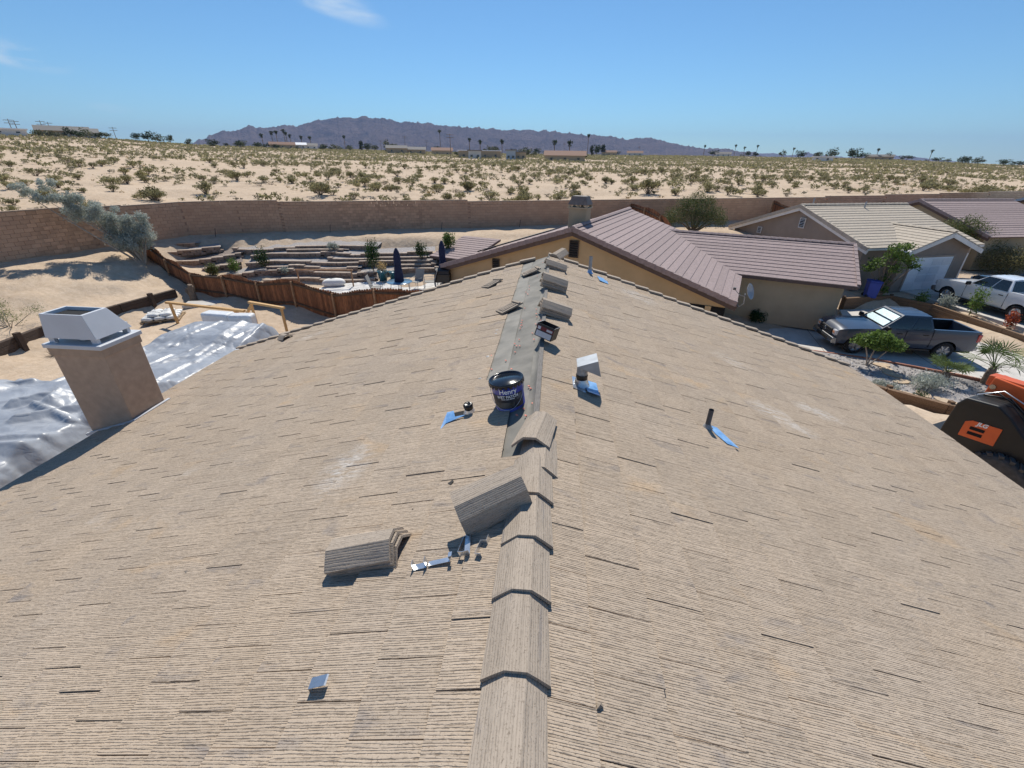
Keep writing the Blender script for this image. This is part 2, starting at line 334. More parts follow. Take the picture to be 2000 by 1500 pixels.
M['chair_mesh'] = mat('grey_mesh_fabric', (.28, .27, .25), .85, .2, 30, .1)
M['tableglass'] = mat('blue_table_glass', (.12, .22, .32), .12, .2, 4, 0)
M['blue_bin'] = mat('blue_plastic', (.012, .04, .28), .5, .1, 4, 0)
M['pail_blue'] = mat('pail_blue', (.018, .040, .34), .3, .15, 5, .03, coat=.4)
M['pail_label'] = mat('pail_label_dark', (.02, .022, .03), .45, .3, 9, .02)
M['pail_lid'] = mat('pail_lid', (.012, .016, .024), .16, .3, 5, .12, 14)
M['box_black'] = mat('printed_carton_black', (.016, .014, .016), .5)
M['box_red'] = mat('printed_carton_red', (.16, .012, .02), .5)
M['box_white'] = mat('printed_carton_white', (.62, .6, .6), .6)
M['rope'] = mat('pallet_wood', (.36, .26, .16), .9, .3, 8, .2)
M['steel_post'] = mat('dark_post', (.06, .05, .045), .8)
M['bark'] = mat('grey_bark', (.20, .15, .11), .95, .3, 8, .4)
M['bark_pale'] = mat('pale_bark', (.36, .30, .24), .95, .3, 8, .4)
def leaf(name, col, var=.4, trans=.25, rough=.6):
    m, t, p = nt(name)
    g = t.nodes.new('ShaderNodeNewGeometry'); oi = t.nodes.new('ShaderNodeObjectInfo')
    c = ramp(t, g.outputs['Random Per Island'], [(0, tuple(x * (1 - var) for x in col)), (.5, col), (1, tuple(min(1, x * (1 + var)) for x in col))])
    mr = node(t, 'MapRange'); mr.inputs['To Min'].default_value = .8; mr.inputs['To Max'].default_value = 1.2; t.links.new(oi.outputs['Random'], mr.inputs['Value'])
    vm = node(t, 'VectorMath', operation='SCALE'); t.links.new(c, vm.inputs[0]); t.links.new(mr.outputs[0], vm.inputs['Scale'])
    t.links.new(vm.outputs[0], p.inputs['Base Color']); p.inputs['Roughness'].default_value = rough; p.inputs['Specular IOR Level'].default_value = .2
    tr = t.nodes.new('ShaderNodeBsdfTranslucent'); t.links.new(vm.outputs[0], tr.inputs['Color'])
    ms = t.nodes.new('ShaderNodeMixShader'); ms.inputs[0].default_value = trans
    t.links.new(p.outputs[0], ms.inputs[1]); t.links.new(tr.outputs[0], ms.inputs[2]); t.links.new(ms.outputs[0], t.nodes['Material Output'].inputs[0])
    return m
M['lf_creosote'] = leaf('creosote_leaf', (.262, .240, .125), .4, .45)
M['lf_olive'] = leaf('dull_olive_leaf', (.25, .225, .105), .4, .45)
M['lf_greybush'] = leaf('grey_brush_leaf', (.27, .24, .17), .35, .3)
M['lf_tan'] = leaf('dry_grass', (.42, .30, .14), .35)
M['lf_sage'] = leaf('silver_sage_leaf', (.40, .43, .38), .3, .3)
M['lf_green'] = leaf('fresh_green_leaf', (.125, .19, .045), .4, .35)
M['lf_dark'] = leaf('dark_green_leaf', (.035, .075, .020), .4)
M['lf_mesq'] = leaf('mesquite_leaf', (.14, .16, .06), .4)
M['lf_palm'] = leaf('palm_frond', (.125, .17, .055), .35)
M['lf_far'] = leaf('far_tree_leaf', (.035, .058, .022), .4, .1)
M['lf_farpale'] = leaf('far_tree_pale', (.10, .115, .055), .4, .1)
M['lf_red'] = leaf('red_shrub_leaf', (.38, .085, .035), .4)
# ------------------------------------------------------------------ terrain
WALL = [(-33, 2), (-27.6, 19.8), (-25.9, 25.8), (-24.6, 28.9), (-22.2, 30.6), (-14.6, 33.3), (.9, 39), (19.6, 46.3), (54, 59), (98, 75)]
WX = np.array([p[0] for p in WALL], float); WY = np.array([p[1] for p in WALL], float)
CTRL = np.array([(-8,0,-5.3),(0,0,-5.3),(7,0,-5.3),(-8,10,-5.4),(7,8,-5.3),(10.3,9.5,-5.3),(10,5,-5.3),(0,14,-5.4),(-8,15,-5.5),(14,8,-5.4),(18,6,-5.7),
 (-12,10,-5.5),(-16,12,-5.5),(-19.5,14,-5.45),(-16,18,-5.5),(-12,18,-5.5),(-19.6,18,-5.4),(-18.8,21.4,-5.3),(-18,8,-5.5),(-14,4,-5.5),
 (-21.7,13.5,-4.75),(-22.0,15.5,-4.7),(-21.6,18,-4.65),(-21.3,20.5,-4.6),(-23,21,-4.2),(-24,16,-4.2),(-24,12,-4.3),(-25.2,18,-3.6),(-24.6,22,-3.5),
 (-10.8,19.6,-5.45),(-15.4,20.9,-5.3),(-19.9,22.3,-5.15),(-21.8,23.6,-4.6),(-23.2,24.6,-4.0),
 (-12,23.6,-5.05),(-8,22.5,-5.05),(-7,26,-5.05),(-10.5,25.3,-5.0),(-16,23,-5.1),
 (0,24,-5.4),(4,28,-5.2),(-2,30,-4.4),(8,24,-6.1),(12,22,-6.25),(14,27,-6.1),(3,20,-5.6),(8,17,-5.6),(3,17,-5.4),
 (14,21.8,-6.4),(17.5,26.8,-6.4),(21,21.6,-6.45),(20,18,-6.45),(14.3,18.5,-6.35),(22,27,-6.4),(21.4,30,-6.3),(28,14,-6.6),(40,10,-6.7),(19,31,-6.2),
 (12.6,15.3,-6.0),(14.2,14.6,-6.1),(16,16,-6.25),(11.8,13.4,-5.35),(13.2,12.6,-5.4),
 (23.6,30,-5.65),(24.2,26,-5.65),(24.0,22.5,-5.75),(26,28,-5.65),(30,30,-5.65),(34,38,-5.6),(22.8,33.5,-5.65),(30,24,-5.8),(40,28,-5.8),
 (6,36,-4.2),(12,40.0,-3.5),(14,38,-4.2),(10,33,-5.0),(30,46,-4.2),(45,50,-4.6),(40,35,-5.6),(60,40,-5.8),(60,55,-4.6)], float)
TWL = {
 'short upper ledge of blocks in the middle of the garden': [(-17.48, 28.19, -3.68), (-15.57, 28.63, -3.64), (-13.56, 28.87, -3.66)],
 'thin ledge of blocks between the two long upper terrace walls': [(-14.42, 27.58, -4.01), (-12.46, 27.80, -4.03), (-10.22, 28.27, -3.99), (-7.95, 28.74, -3.95)],
 'thin ledge of blocks left of the middle plant': [(-17.75, 26.05, -4.37), (-15.98, 26.52, -4.29), (-13.97, 26.48, -4.41), (-11.96, 26.88, -4.37)],
 'thin ledge of blocks nearest the patio cover': [(-9.98, 27.45, -4.27), (-8.54, 27.71, -4.25), (-7.03, 27.99, -4.23)],
 'highest terrace wall, short, at the left end against the plank fence': [(-24.9, 26.9, -3.40), (-24.1, 27.3, -3.32), (-23.2, 27.8, -3.30)],
 'second highest terrace wall at the left end': [(-24.4, 26.2, -3.68), (-23.2, 26.8, -3.60), (-21.8, 27.8, -3.52)],
 'left terrace wall that curves up beside the garden steps': [(-23.48, 25.82, -4.15), (-21.92, 26.28, -4.07), (-20.91, 26.85, -3.93), (-20.39, 27.26, -3.82), (-19.96, 27.59, -3.74)],
 'long top terrace wall below the sandy bank': [(-20.99, 27.85, -3.62), (-19.75, 27.83, -3.68), (-18.81, 28.05, -3.66), (-17.65, 28.53, -3.58), (-15.76, 29.05, -3.52), (-14.05, 29.40, -3.50), (-11.85, 29.51, -3.56)],
 'long second terrace wall reaching the patio cover': [(-19.30, 27.03, -3.95), (-18.22, 27.59, -3.82), (-16.28, 27.88, -3.82), (-14.41, 28.37, -3.76), (-12.97, 28.25, -3.87), (-10.71, 28.73, -3.82), (-7.77, 29.47, -3.74)],
 'short lower terrace wall left of the middle': [(-21.54, 25.40, -4.41), (-20.06, 25.98, -4.27), (-19.49, 26.46, -4.13)],
 'long middle terrace wall across the garden': [(-19.18, 26.22, -4.23), (-17.48, 26.82, -4.11), (-15.52, 26.99, -4.15), (-13.55, 27.10, -4.21), (-11.71, 27.61, -4.13), (-9.15, 28.11, -4.09), (-7.25, 28.39, -4.09)],
 'long wavy lower terrace wall across the garden': [(-19.84, 25.04, -4.66), (-18.96, 25.22, -4.64), (-17.89, 25.66, -4.51), (-16.44, 26.08, -4.43), (-14.45, 26.05, -4.55), (-12.22, 26.21, -4.62), (-10.86, 26.56, -4.55)],
 'lowest terrace wall edging the white patio': [(-17.31, 24.84, -4.90), (-16.03, 25.20, -4.82), (-14.85, 25.46, -4.78), (-13.23, 25.45, -4.88), (-11.70, 25.66, -4.88), (-10.57, 25.95, -4.82)],
 'short terrace wall behind the blue pots': [(-10.26, 26.74, -4.51), (-8.92, 27.26, -4.39), (-7.48, 27.47, -4.39), (-6.72, 27.80, -4.31)],
}
TERR = [(-10, 24.5, -5.3), (-7, 24, -5.3), (-8.5, 22, -5.3), (-12.5, 24.6, -5.25), (-15, 24.2, -5.25), (-17.5, 23.9, -5.25), (-6.4, 26.4, -5.2), (-9, 26.6, -5.0),
 (-25,21,-3.35),(-24.6,23.6,-3.4),(-25.5,19,-3.4),(-26.3,16,-3.4),(-24,20,-3.9),(-24.2,17.5,-3.95),(-24.9,25.6,-3.6)]
for _l, _w in TWL.items():     # ground stays below every terrace bed
    for (_xa, _ya, _za), (_xb, _yb, _zb) in zip(_w, _w[1:]):
        _L = math.hypot(_xb - _xa, _yb - _ya); _nx, _ny = -(_yb - _ya) / _L, (_xb - _xa) / _L
        for _k in range(max(1, int(_L / .8))):
            _t = (_k + .5) / max(1, int(_L / .8)); _x, _y, _z = _xa + (_xb - _xa) * _t, _ya + (_yb - _ya) * _t, _za + (_zb - _za) * _t
            TERR += [(_x - _nx * .35, _y - _ny * .35, _z - .42), (_x + _nx * .7, _y + _ny * .7, _z - .30)]
for _i in range(9):
    _t = _i / 8; _y = 7 + _t * 14.5; _x = float(np.interp(_y, [6, 10.5, 13.4, 15.4, 18.8, 21.7], [-20.3, -20.7, -21.0, -21.35, -20.95, -20.45]))
    TERR += [(_x + .55, _y, -5.5), (_x + 1.3, _y, -5.5), (_x - .45, _y, -4.78), (_x - 1.2, _y, -4.7)]
CTRL = np.array([c for c in CTRL.tolist() if not (-23 < c[0] < -19.2 and 12 < c[1] < 22 )])
for _i in range(3, 7):
    _a, _c = np.array(WALL[_i], float), np.array(WALL[_i + 1], float); _L = np.hypot(*(_c - _a)); _n = np.array([(_c - _a)[1], -(_c - _a)[0]]) / _L
    for _k in range(int(_L / 1.3)):
        _q = _a + (_c - _a) * (_k + .5) / int(_L / 1.3)
        for _dd, _z in ((1.2, -3.12),) if _i == 3 else ((.9, -3.1), (1.8, -3.14), (2.7, -3.2)):
            _r = _q + _n * _dd; TERR.append((_r[0], _r[1], _z - max(0, _r[0] - 2) * .02))
for _x in np.arange(-6.5, 2, 1.2): TERR.append((_x, 31.5 + (_x + 6.5) * .3, -3.5))
CTRL = np.array([c for c in CTRL.tolist() if not (c[0] > 18 and c[1] > 27 and c[0] < 24 and c[2] < -6)])
TERR += [(20.2, 29.2, -5.65), (21.5, 29.5, -5.62), (18.5, 27.2, -6.4), (20.6, 27.4, -6.4), (19, 31, -5.6), (25, 33, -5.6)]
CTRL = np.vstack([CTRL, np.array(TERR)])
SKY_AZ = np.array([-180, -60, -50.9, -44.6, -37.9, -22.5, -5.2, 14.8, 31, 41.3, 60, 180.])
SKY_EL = np.array([1.5, 1.5, 1.49, 1.35, .96, .79, .61, .64, .53, .08, 0, 0])
SKY_D = np.array([300, 300, 300, 300, 380, 560, 620, 700, 800, 800, 800, 800.])
def wall_sd(x, y):
    """distance to the block wall line and sign (positive beyond it)"""
    x = np.asarray(x, float); y = np.asarray(y, float)
    best = np.full(x.shape, 1e9); sg = np.zeros(x.shape)
    n = len(WX) - 1
    for i in range(n):
        ax, ay, bx, by = WX[i], WY[i], WX[i + 1], WY[i + 1]; dx, dy = bx - ax, by - ay; L2 = dx * dx + dy * dy
        t = ((x - ax) * dx + (y - ay) * dy) / L2
        lo = -1e9 if i == 0 else 0; hi = 1e9 if i == n - 1 else 1
        t = np.clip(t, lo, hi); px, py = ax + t * dx, ay + t * dy
        d = np.hypot(x - px, y - py); s = np.sign(dx * (y - ay) - dy * (x - ax))
        m = d < best - 1e-9; best = np.where(m, d, best); sg = np.where(m, s, sg)
    return best * sg
def vnoise(x, y, seed=0):
    def h(i, j):
        v = np.sin(i * 127.1 + j * 311.7 + seed * 74.7) * 43758.5453; return v - np.floor(v)
    i, j = np.floor(x), np.floor(y); u, v = x - i, y - j; u = u * u * (3 - 2 * u); v = v * v * (3 - 2 * v)
    return (h(i, j) * (1 - u) + h(i + 1, j) * u) * (1 - v) + (h(i, j + 1) * (1 - u) + h(i + 1, j + 1) * u) * v
def height(x, y):
    x = np.asarray(x, float); y = np.asarray(y, float)
    sd = wall_sd(x, y)
    # inside: Shepard interpolation of surveyed spots, rising to the foot of the wall
    num = np.zeros(x.shape); den = np.zeros(x.shape)
    for cx, cy, cz in CTRL:
        w = 1 / (((x - cx) ** 2 + (y - cy) ** 2) ** 1.8 + .05); num += w * cz; den += w
    zi = num / den
    tw = np.clip(-sd / 2.2, 0, 1); tw = tw * tw * (3 - 2 * tw)
    zi = lerp(-3.1, zi, tw)
    zi = zi + (vnoise(x * .9, y * .9, 1) - .5) * .12 * (x < 8) + (vnoise(x * 2.7, y * 2.7, 2) - .5) * .05
    az = np.degrees(np.arctan2(x, y)); d = np.hypot(x, y)
    e = np.interp(az, SKY_AZ, SKY_EL); D = np.interp(az, SKY_AZ, SKY_D)
    zD = 1.78 + D * np.tan(np.radians(e)) - .6
    t = np.clip((d - 36) / (D - 36), 0, 1)
    zo = -1.55 + (zD + 1.55) * t
    amp = np.clip(sd / 8, 0, 1) * np.clip(1.4 - d / 1500, .2, 1)
    zo = zo + amp * ((vnoise(x * .07, y * .07, 3) - .5) * .9 + (vnoise(x * .33, y * .33, 4) - .5) * .35 + (vnoise(x * 1.1, y * 1.1, 5) - .5) * .12)
    k = np.clip((sd - .2) / .6, 0, 1)
    return lerp(zi, zo, k)
def hz1(x, y): return float(height(np.array([x]), np.array([y]))[0])
def axis_lines(lo, hi, step, far):
    a = list(np.arange(lo, hi + 1e-6, step)); s = step; p = hi; q = lo
    while p < far: s *= 1.13; p += s; a.append(min(p, far))
    s = step
    while q > -far: s *= 1.13; q -= s; a.insert(0, max(q, -far))
    return np.array(a)
gx = axis_lines(-36, 42, .42, 13000); gy = axis_lines(2, 62, .42, 13000)
GX, GY = np.meshgrid(gx, gy); GZ = height(GX.ravel(), GY.ravel())
nx, ny = len(gx), len(gy)
V = np.stack([GX.ravel(), GY.ravel(), GZ], 1)
idx = np.arange(nx * ny).reshape(ny, nx)
F = np.stack([idx[:-1, :-1], idx[:-1, 1:], idx[1:, 1:], idx[1:, :-1]], -1).reshape(-1, 4)
def npmesh(name, V, F, mat, smooth=True, attr=None):
    V = np.asarray(V, np.float32); F = np.asarray(F, np.int32); k = F.shape[1]
    m = bpy.data.meshes.new(name); m.vertices.add(len(V)); m.vertices.foreach_set('co', V.ravel())
    m.loops.add(F.size); m.loops.foreach_set('vertex_index', F.ravel()); m.polygons.add(len(F))
    m.polygons.foreach_set('loop_start', np.arange(0, F.size, k, dtype=np.int32))
    m.polygons.foreach_set('use_smooth', np.full(len(F), smooth)); m.update(calc_edges=True)
    if attr is not None:
        a = m.attributes.new('trand', 'FLOAT', 'FACE'); a.data.foreach_set('value', np.asarray(attr, np.float32))
    if mat: m.materials.append(mat)
    return m
def sand_mat():
    m, t, p = nt('desert_sand'); g = t.nodes.new('ShaderNodeNewGeometry'); pos = g.outputs['Position']
    c = ramp(t, noise(t, pos, .18, 6, .6, .3), [(.3, (.46, .35, .245)), (.55, (.55, .43, .31)), (.75, (.59, .475, .355))])
    c = mixc(t, .45, c, ramp(t, noise(t, pos, 3.5, 6, .7), [(.35, (.42, .31, .215)), (.65, (.65, .52, .395))]))
    st = ramp(t, noise(t, pos, 14, 3, .6), [(.22, (.55, .5, .45)), (.33, (1, 1, 1))]); c = mixc(t, .8, c, st, 'MULTIPLY')
    t.links.new(c, p.inputs['Base Color']); p.inputs['Roughness'].default_value = .97; p.inputs['Specular IOR Level'].default_value = .1
    b = bumpn(t, p, noise(t, pos, 2.2, 6, .65, .3), .55, .12); bumpn(t, p, noise(t, pos, 26, 3, .6), .4, .02, b)
    return m
M['sand'] = sand_mat()
ground = bpy.data.objects.new('ground', npmesh('ground', V, F, M['sand'])); COL.objects.link(ground); tag(ground, 'pale tan desert sand and yard ground', kind='structure')

# ------------------------------------------------------------------ mountains
def ridge_noise(x, y, seed, oct=5):
    s = np.zeros(np.shape(x)); a = 1.; f = 1.; tot = 0
    for o in range(oct):
        n = 1 - np.abs(2 * vnoise(x * f, y * f, seed + o) - 1); s += a * n * n; tot += a; a *= .5; f *= 2.05
    return s / tot
def rock_mat(name, a, b):
    m, t, p = nt(name); g = t.nodes.new('ShaderNodeNewGeometry')
    c = ramp(t, noise(t, g.outputs['Position'], .004, 8, .65, .2), [(.3, a), (.7, b)])
    c = mixc(t, .5, c, ramp(t, noise(t, g.outputs['Position'], .03, 5, .7), [(.3, tuple(x * .6 for x in a)), (.7, tuple(x * 1.25 for x in b))]))
    t.links.new(c, p.inputs['Base Color']); p.inputs['Roughness'].default_value = 1; p.inputs['Specular IOR Level'].default_value = 0
    bumpn(t, p, noise(t, g.outputs['Position'], .02, 8, .7), 1.0, 60)
    return m
def mountains(name, prof, r0, r1, rpk, mat_, label, nseg=760, nr=110, seed=11):
    az = np.array([p[0] for p in prof]); el = np.array([p[1] for p in prof])
    A = np.linspace(az[0] - 2.5, az[-1] + 2.5, nseg); E = np.interp(A, az, el)
    E = np.where(A < az[0], el[0] * np.clip(1 - (az[0] - A) / 2.5, 0, 1), E); E = np.where(A > az[-1], el[-1] * np.clip(1 - (A - az[-1]) / 2.5, 0, 1), E)
    Rr = np.linspace(r0, r1, nr); AA, RR = np.meshgrid(A, Rr); EE = np.meshgrid(E, Rr)[0]
    X, Y = RR * np.sin(np.radians(AA)), RR * np.cos(np.radians(AA))
    E = E + .34 * (ridge_noise(A * 1.3, A * 0 + 3.3, seed + 40, 5) - .45) * np.clip(E, 0, 1); EE = np.meshgrid(E, Rr)[0]
    pk = 1.78 + rpk * np.tan(np.radians(EE))
    u = np.where(RR < rpk, (RR - r0) / (rpk - r0), (r1 - RR) / (r1 - rpk)); u = np.clip(u, 0, 1)
    n = ridge_noise(X / 900, Y / 900, seed); n2 = ridge_noise(X / 260, Y / 260, seed + 9, 4)
    sh = u ** .9
    Z = pk * sh * (1 - (1 - u) * .75 * (1 - n)) - pk * .45 * (1 - n2) * sh * (1 - u * .8) - 8 * (1 - u)
    # keep the skyline: rescale every azimuth so that its highest elevation angle is the photographed one
    ang = (Z - 1.78) / RR; mxa = ang.max(0); tgt = np.tan(np.radians(E)); k = np.where(mxa > 1e-4, tgt / np.maximum(mxa, 1e-4), 1)
    k = np.clip(k, .3, 2.5); Z = np.where(Z > 0, (Z - 1.78) * k[None, :] + 1.78, Z)
    V = np.stack([X.ravel(), Y.ravel(), Z.ravel()], 1); w = nseg
    I = np.arange(nr * w).reshape(nr, w); Fq = np.stack([I[:-1, :-1], I[:-1, 1:], I[1:, 1:], I[1:, :-1]], -1).reshape(-1, 4)
    o = bpy.data.objects.new(name, npmesh(name, V, Fq, mat_)); COL.objects.link(o); tag(o, label, kind='structure'); return o
MT = [(-38, 1.1), (-37, 1.5), (-35.5, 2.12), (-34.2, 2.3), (-33.16, 2.51), (-32.79, 2.75), (-32.2, 2.5), (-30.82, 2.64), (-29.81, 2.95), (-28.39, 2.81), (-27.3, 3.2), (-26.27, 3.53), (-24.2, 3.79), (-23, 3.72), (-21.57, 3.92), (-20.5, 3.8), (-19.44, 3.84), (-18.11, 3.54), (-16.5, 3.6), (-15.05, 3.52), (-12.79, 3.27), (-10.5, 3.22), (-8.18, 3.1), (-6, 3.02), (-3.5, 3.0), (-.6, 2.92), (2.3, 2.64), (4.5, 2.5), (6.35, 2.35), (8.06, 2.16), (9.2, 2.3), (10.24, 2.36), (11.2, 2.1), (12.5, 1.77), (14.7, 1.43), (16.5, 1.3), (18.3, 1.2), (21.3, .9)]
M['rock'] = rock_mat('mountain_rock', (.07, .052, .052), (.23, .17, .15))
mountains('mountain_range', MT, 5200, 8200, 7000, M['rock'], 'long purple brown desert mountain range')
MT2 = [(17, .7), (18.9, 1.0), (20.5, .82), (22.3, .84), (24.2, .71), (25.1, .9), (25.7, .99), (26.3, .8), (27.3, .68), (29, .55), (30.9, .7), (32.5, .75), (34, .59), (36.1, .4), (37.9, .2)]
mountains('far_mountain_range', MT2, 10200, 12600, 11800, M['rock'], 'low blue hills far off on the right horizon', 240, 40, 31)
# ------------------------------------------------------------------ haze
hb = MB(); hb.box(-13400, 13400, -13400, 13400, -60, 640)
hm = bpy.data.materials.new('haze_air'); hm.use_nodes = True; ht = hm.node_tree; ht.nodes.clear()
ho = ht.nodes.new('ShaderNodeOutputMaterial'); hv = ht.nodes.new('ShaderNodeVolumePrincipled'); ht.links.new(hv.outputs[0], ho.inputs['Volume'])
hv.inputs['Color'].default_value = (.46, .63, 1, 1); hv.inputs['Density'].default_value = 6e-5; hv.inputs['Anisotropy'].default_value = 0
haze = hb.build('haze', hm); tag(haze, kind='stuff')
# ------------------------------------------------------------------ the house under repair
PH = atan(.33); CP, SP = cos(PH), sin(PH)
YN, YF = -3.2, 9.75           # near end (behind the camera) and far gable
XL, XR = -7.9, 6.9
GZ0 = -5.35
house = empty('house', (0, 3, GZ0), 0, 'foreground house with striated beige roof tiles, stripped along its ridge', 'house')
def HP(o):                     # parent to the house keeping world coordinates
    o.parent = house; o.matrix_parent_inverse = Matrix.Translation((0, -3, -GZ0)); return o
b = MB(); TH = .10
b.prism([(XL + .35, GZ0), (XL + .35, -.33 * 7.55 - .3), (0, -.34), (XR - .35, -.33 * 6.55 - .3), (XR - .35, GZ0)], YN + .4, YF - .45)
HP(b.build('wall', M['stucco_tan']))
b = MB()
b.prism([(XL, .33 * XL - TH), (0, -TH), (XR, -.33 * XR - TH), (XR, -.33 * XR - TH - .12), (0, -TH - .12), (XL, .33 * XL - TH - .12)], YN, YF - .03)
roof = HP(b.build('roof', M['tile_dark']))
def RP(o): o.parent = roof; return o
# fascia boards under the eaves
for x in (XL + .02, XR - .02):
    b = MB(); b.box(x - .02, x + .02, YN, YF - .05, -.33 * abs(x) - TH - .3, -.33 * abs(x) - TH - .121); HP(b.build('fascia', M['fascia']))
# flat tiles: six wearing variants share their meshes
EXP, TW, TL, TT = .333, .308, .42, .026
def tile_mesh(k):
    r = random.Random(k); b = MB(); L = TL; w = TW / 2 - .0022; n = 4
    # x up the slope from the butt edge, y along the ridge; butt edge slightly uneven
    xs = [0 + r.uniform(-.003, .003) for _ in range(n + 1)]
    ys = [lerp(-w, w, i / n) for i in range(n + 1)]
    top = [(xs[i], ys[i], TT + r.uniform(-.0008, .0008)) for i in range(n + 1)] + [(L, ys[i], TT) for i in range(n + 1)]
    bot = [(xs[i] + .002, ys[i], 0) for i in range(n + 1)] + [(L, ys[i], 0) for i in range(n + 1)]
    v = top + bot; m = n + 1; N = 2 * m; f = []
    for i in range(n):
        f.append((i, i + m, i + m + 1, i + 1)); f.append((i, i + 1, N + i + 1, N + i))
    f.append((0, N, N + m, m)); f.append((n, n + m, N + n + m, N + n))
    b.add(v, f); return b
TM = [tile_mesh(k) for k in range(6)]
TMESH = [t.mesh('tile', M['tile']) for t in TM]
tiles = []
def removed(side, k, y):
    if side < 0:
        if y > 3.98 and k <= 1: return True
        if y > 2.64 and k == 0: return True
    return False
for side, XE in ((-1, XL), (1, XR)):
    nk = int(round(abs(XE) / CP / EXP))
    for k in range(nk):
        ph = (0 if k % 2 else .5) * TW
        j = 0; y = YN + ph
        while y < YF - .1:
            yc = y + TW / 2
            if yc < YF - .08 and not removed(side, k, yc):
                r = rnd.random()
                # butt edge position down the slope
                s = (k + 1) * EXP + rnd.uniform(-.004, .004)
                lift = rnd.uniform(0, .003) + (rnd.uniform(.002, .006) if r < .2 else 0)
                roll = rnd.uniform(-.006, .006)
                if r > (.83 if side < 0 else .93): roll = -(rnd.uniform(.006, .016) if r < .95 else rnd.uniform(.018, .034)) if side < 0 else -rnd.uniform(.003, .011)
                if s - EXP < .1 and side > 0: pass
                hk = TL
                tilt = .026 / EXP
                loc = Vector((side * s * CP, yc, -.088 - s * SP + .030 + lift))
                # axes: up-slope vector, ridge vector
                ux = Vector((-side * CP, 0, SP)); uy = Vector((0, 1, 0)); uz = ux.cross(uy)
                if uz.z < 0: uy = -uy; uz = ux.cross(uy)
                Rm = Matrix((ux, uy, uz)).transposed()
                sg = 1 if uy.y > 0 else -1
                Rm = Rm @ Euler((roll * -sg * -1, tilt, rnd.uniform(-.006, .006))).to_matrix()
                tiles.append((loc, Rm @ Matrix.Diagonal((.80 if k == 0 else 1, 1, 1)), rnd.randrange(6), rnd.random(), side, k))
            y += TW
# which tiles show largest in the photograph: project and rank by size in view
def vis(loc):
    d = loc - Vector((.057, 0, 1.78)); z = d.dot(fd)
    if z < .2: return 0
    u, v = d.dot(R_) / z * 847, d.dot(U_) / z * 847
    if abs(u) > 1040 or abs(v) > 790: return 0
    return 1 / d.length_squared
order = sorted(range(len(tiles)), key=lambda i: -vis(tiles[i][0]))
big = set(order[:300])
for i in order[:300]:
    loc, Rm, k, r, sd_, kk = tiles[i]
    o = inst('tile', TMESH[k], roof, loc, Rm.to_euler(), Rm.to_4x4().to_scale())
Vs, Fs, At = [], [], []
for i, (loc, Rm, k, r, sd_, kk) in enumerate(tiles):
    if i in big: continue
    n0 = len(Vs); t = TM[k]
    for v in t.v: Vs.append(tuple(Rm @ Vector(v) + loc))
    for f in t.f: Fs.append(tuple(q + n0 for q in f)); At.append(r)
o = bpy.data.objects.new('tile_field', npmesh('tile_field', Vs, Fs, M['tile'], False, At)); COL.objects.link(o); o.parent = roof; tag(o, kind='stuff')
# rake tiles: one angled piece per course on the far gable edge
rk = MB(); rk.box(0, .345, -.07, .06, -.02, .016); rk.box(0, .345, .03, .05, -.16, -.0201)
rkm = rk.mesh('rake_tile', M['ridge'])
for side, XE in ((-1, XL), (1, XR)):
    for k in range(int(round(abs(XE) / CP / EXP))):
        if removed(side, k, 9.6) and k == 0: continue
        s = (k + 1) * EXP
        ux = Vector((-side * CP, 0, SP)); uy = Vector((0, 1, 0)); uz = ux.cross(uy)
        fl = uz.z < 0
        if fl: ux = -ux; uz = ux.cross(uy)
        Rm = Matrix((ux, uy, uz)).transposed() @ Euler((0, (-.085 if fl else .085) + rnd.uniform(-.01, .01), 0)).to_matrix()
        st = s if not fl else s - .345
        inst('rake_tile', rkm, roof, (side * st * CP, YF - .05 + rnd.uniform(-.008, .008), -.03 - st * SP + (.03 if not fl else .0) + rnd.uniform(-.004, .006)), Rm.to_euler())
# exposed roofing felt with laps and pink cap nails
b = MB()
def feltz(x): return -TH + .012 - .33 * abs(x)
def ff(u, v):
    x, y = lerp(-.72, .02, u), lerp(2.5, 9.72, v)
    return (x, y, feltz(x) + .006 * (vnoise(np.array(x * 6), np.array(y * 2.2), 8) + .6 * vnoise(np.array(x * 3), np.array(y * 9), 5)))
b.grid(ff, 14, 110)
felt = RP(b.build('roofing_felt', M['felt']))
b = MB(); b.grid(lambda u, v: (lerp(-.70, -.34, u), lerp(2.52, 9.71, v), feltz(lerp(-.70, -.34, u)) + .012 + .003 * sin(v * 70) * u), 3, 90); RP(b.build('felt_lap', M['felt']))
nl = MB(); nl.lathe([(0, .004), (.011, .003), (.0125, 0)], 8); nlm = nl.mesh('cap_nail', M['orange_nail'])
for i in range(46):
    x = -.02 - abs(rnd.gauss(0, .25)) if i % 3 else rnd.choice((-.04, -.33, -.30)); x = max(x, -.58 if i % 2 else -.3)
    y = rnd.uniform(2.9, 7.6) if i < 40 else rnd.uniform(7.6, 9.5)
    if y < 4 and x < -.3: x *= .5
    inst('cap_nail', nlm, felt, (x, y, feltz(x) + .024), (0, PH, 0))
# ridge batten standing on edge, tarred to the felt
b = MB(); b.box(-.022, .022, 2.5, 9.7, -TH, -.035); RP(b.build('ridge_batten', M['batten']))
b = MB(); b.grid(lambda u, v: (lerp(-.085, -.022, u ** .7), lerp(2.6, 9.6, v), lerp(feltz(-.085) + .016, -.05, u ** 1.7) + .003 * sin(v * 90)), 4, 80); RP(b.build('felt_upstand', M['felt']))
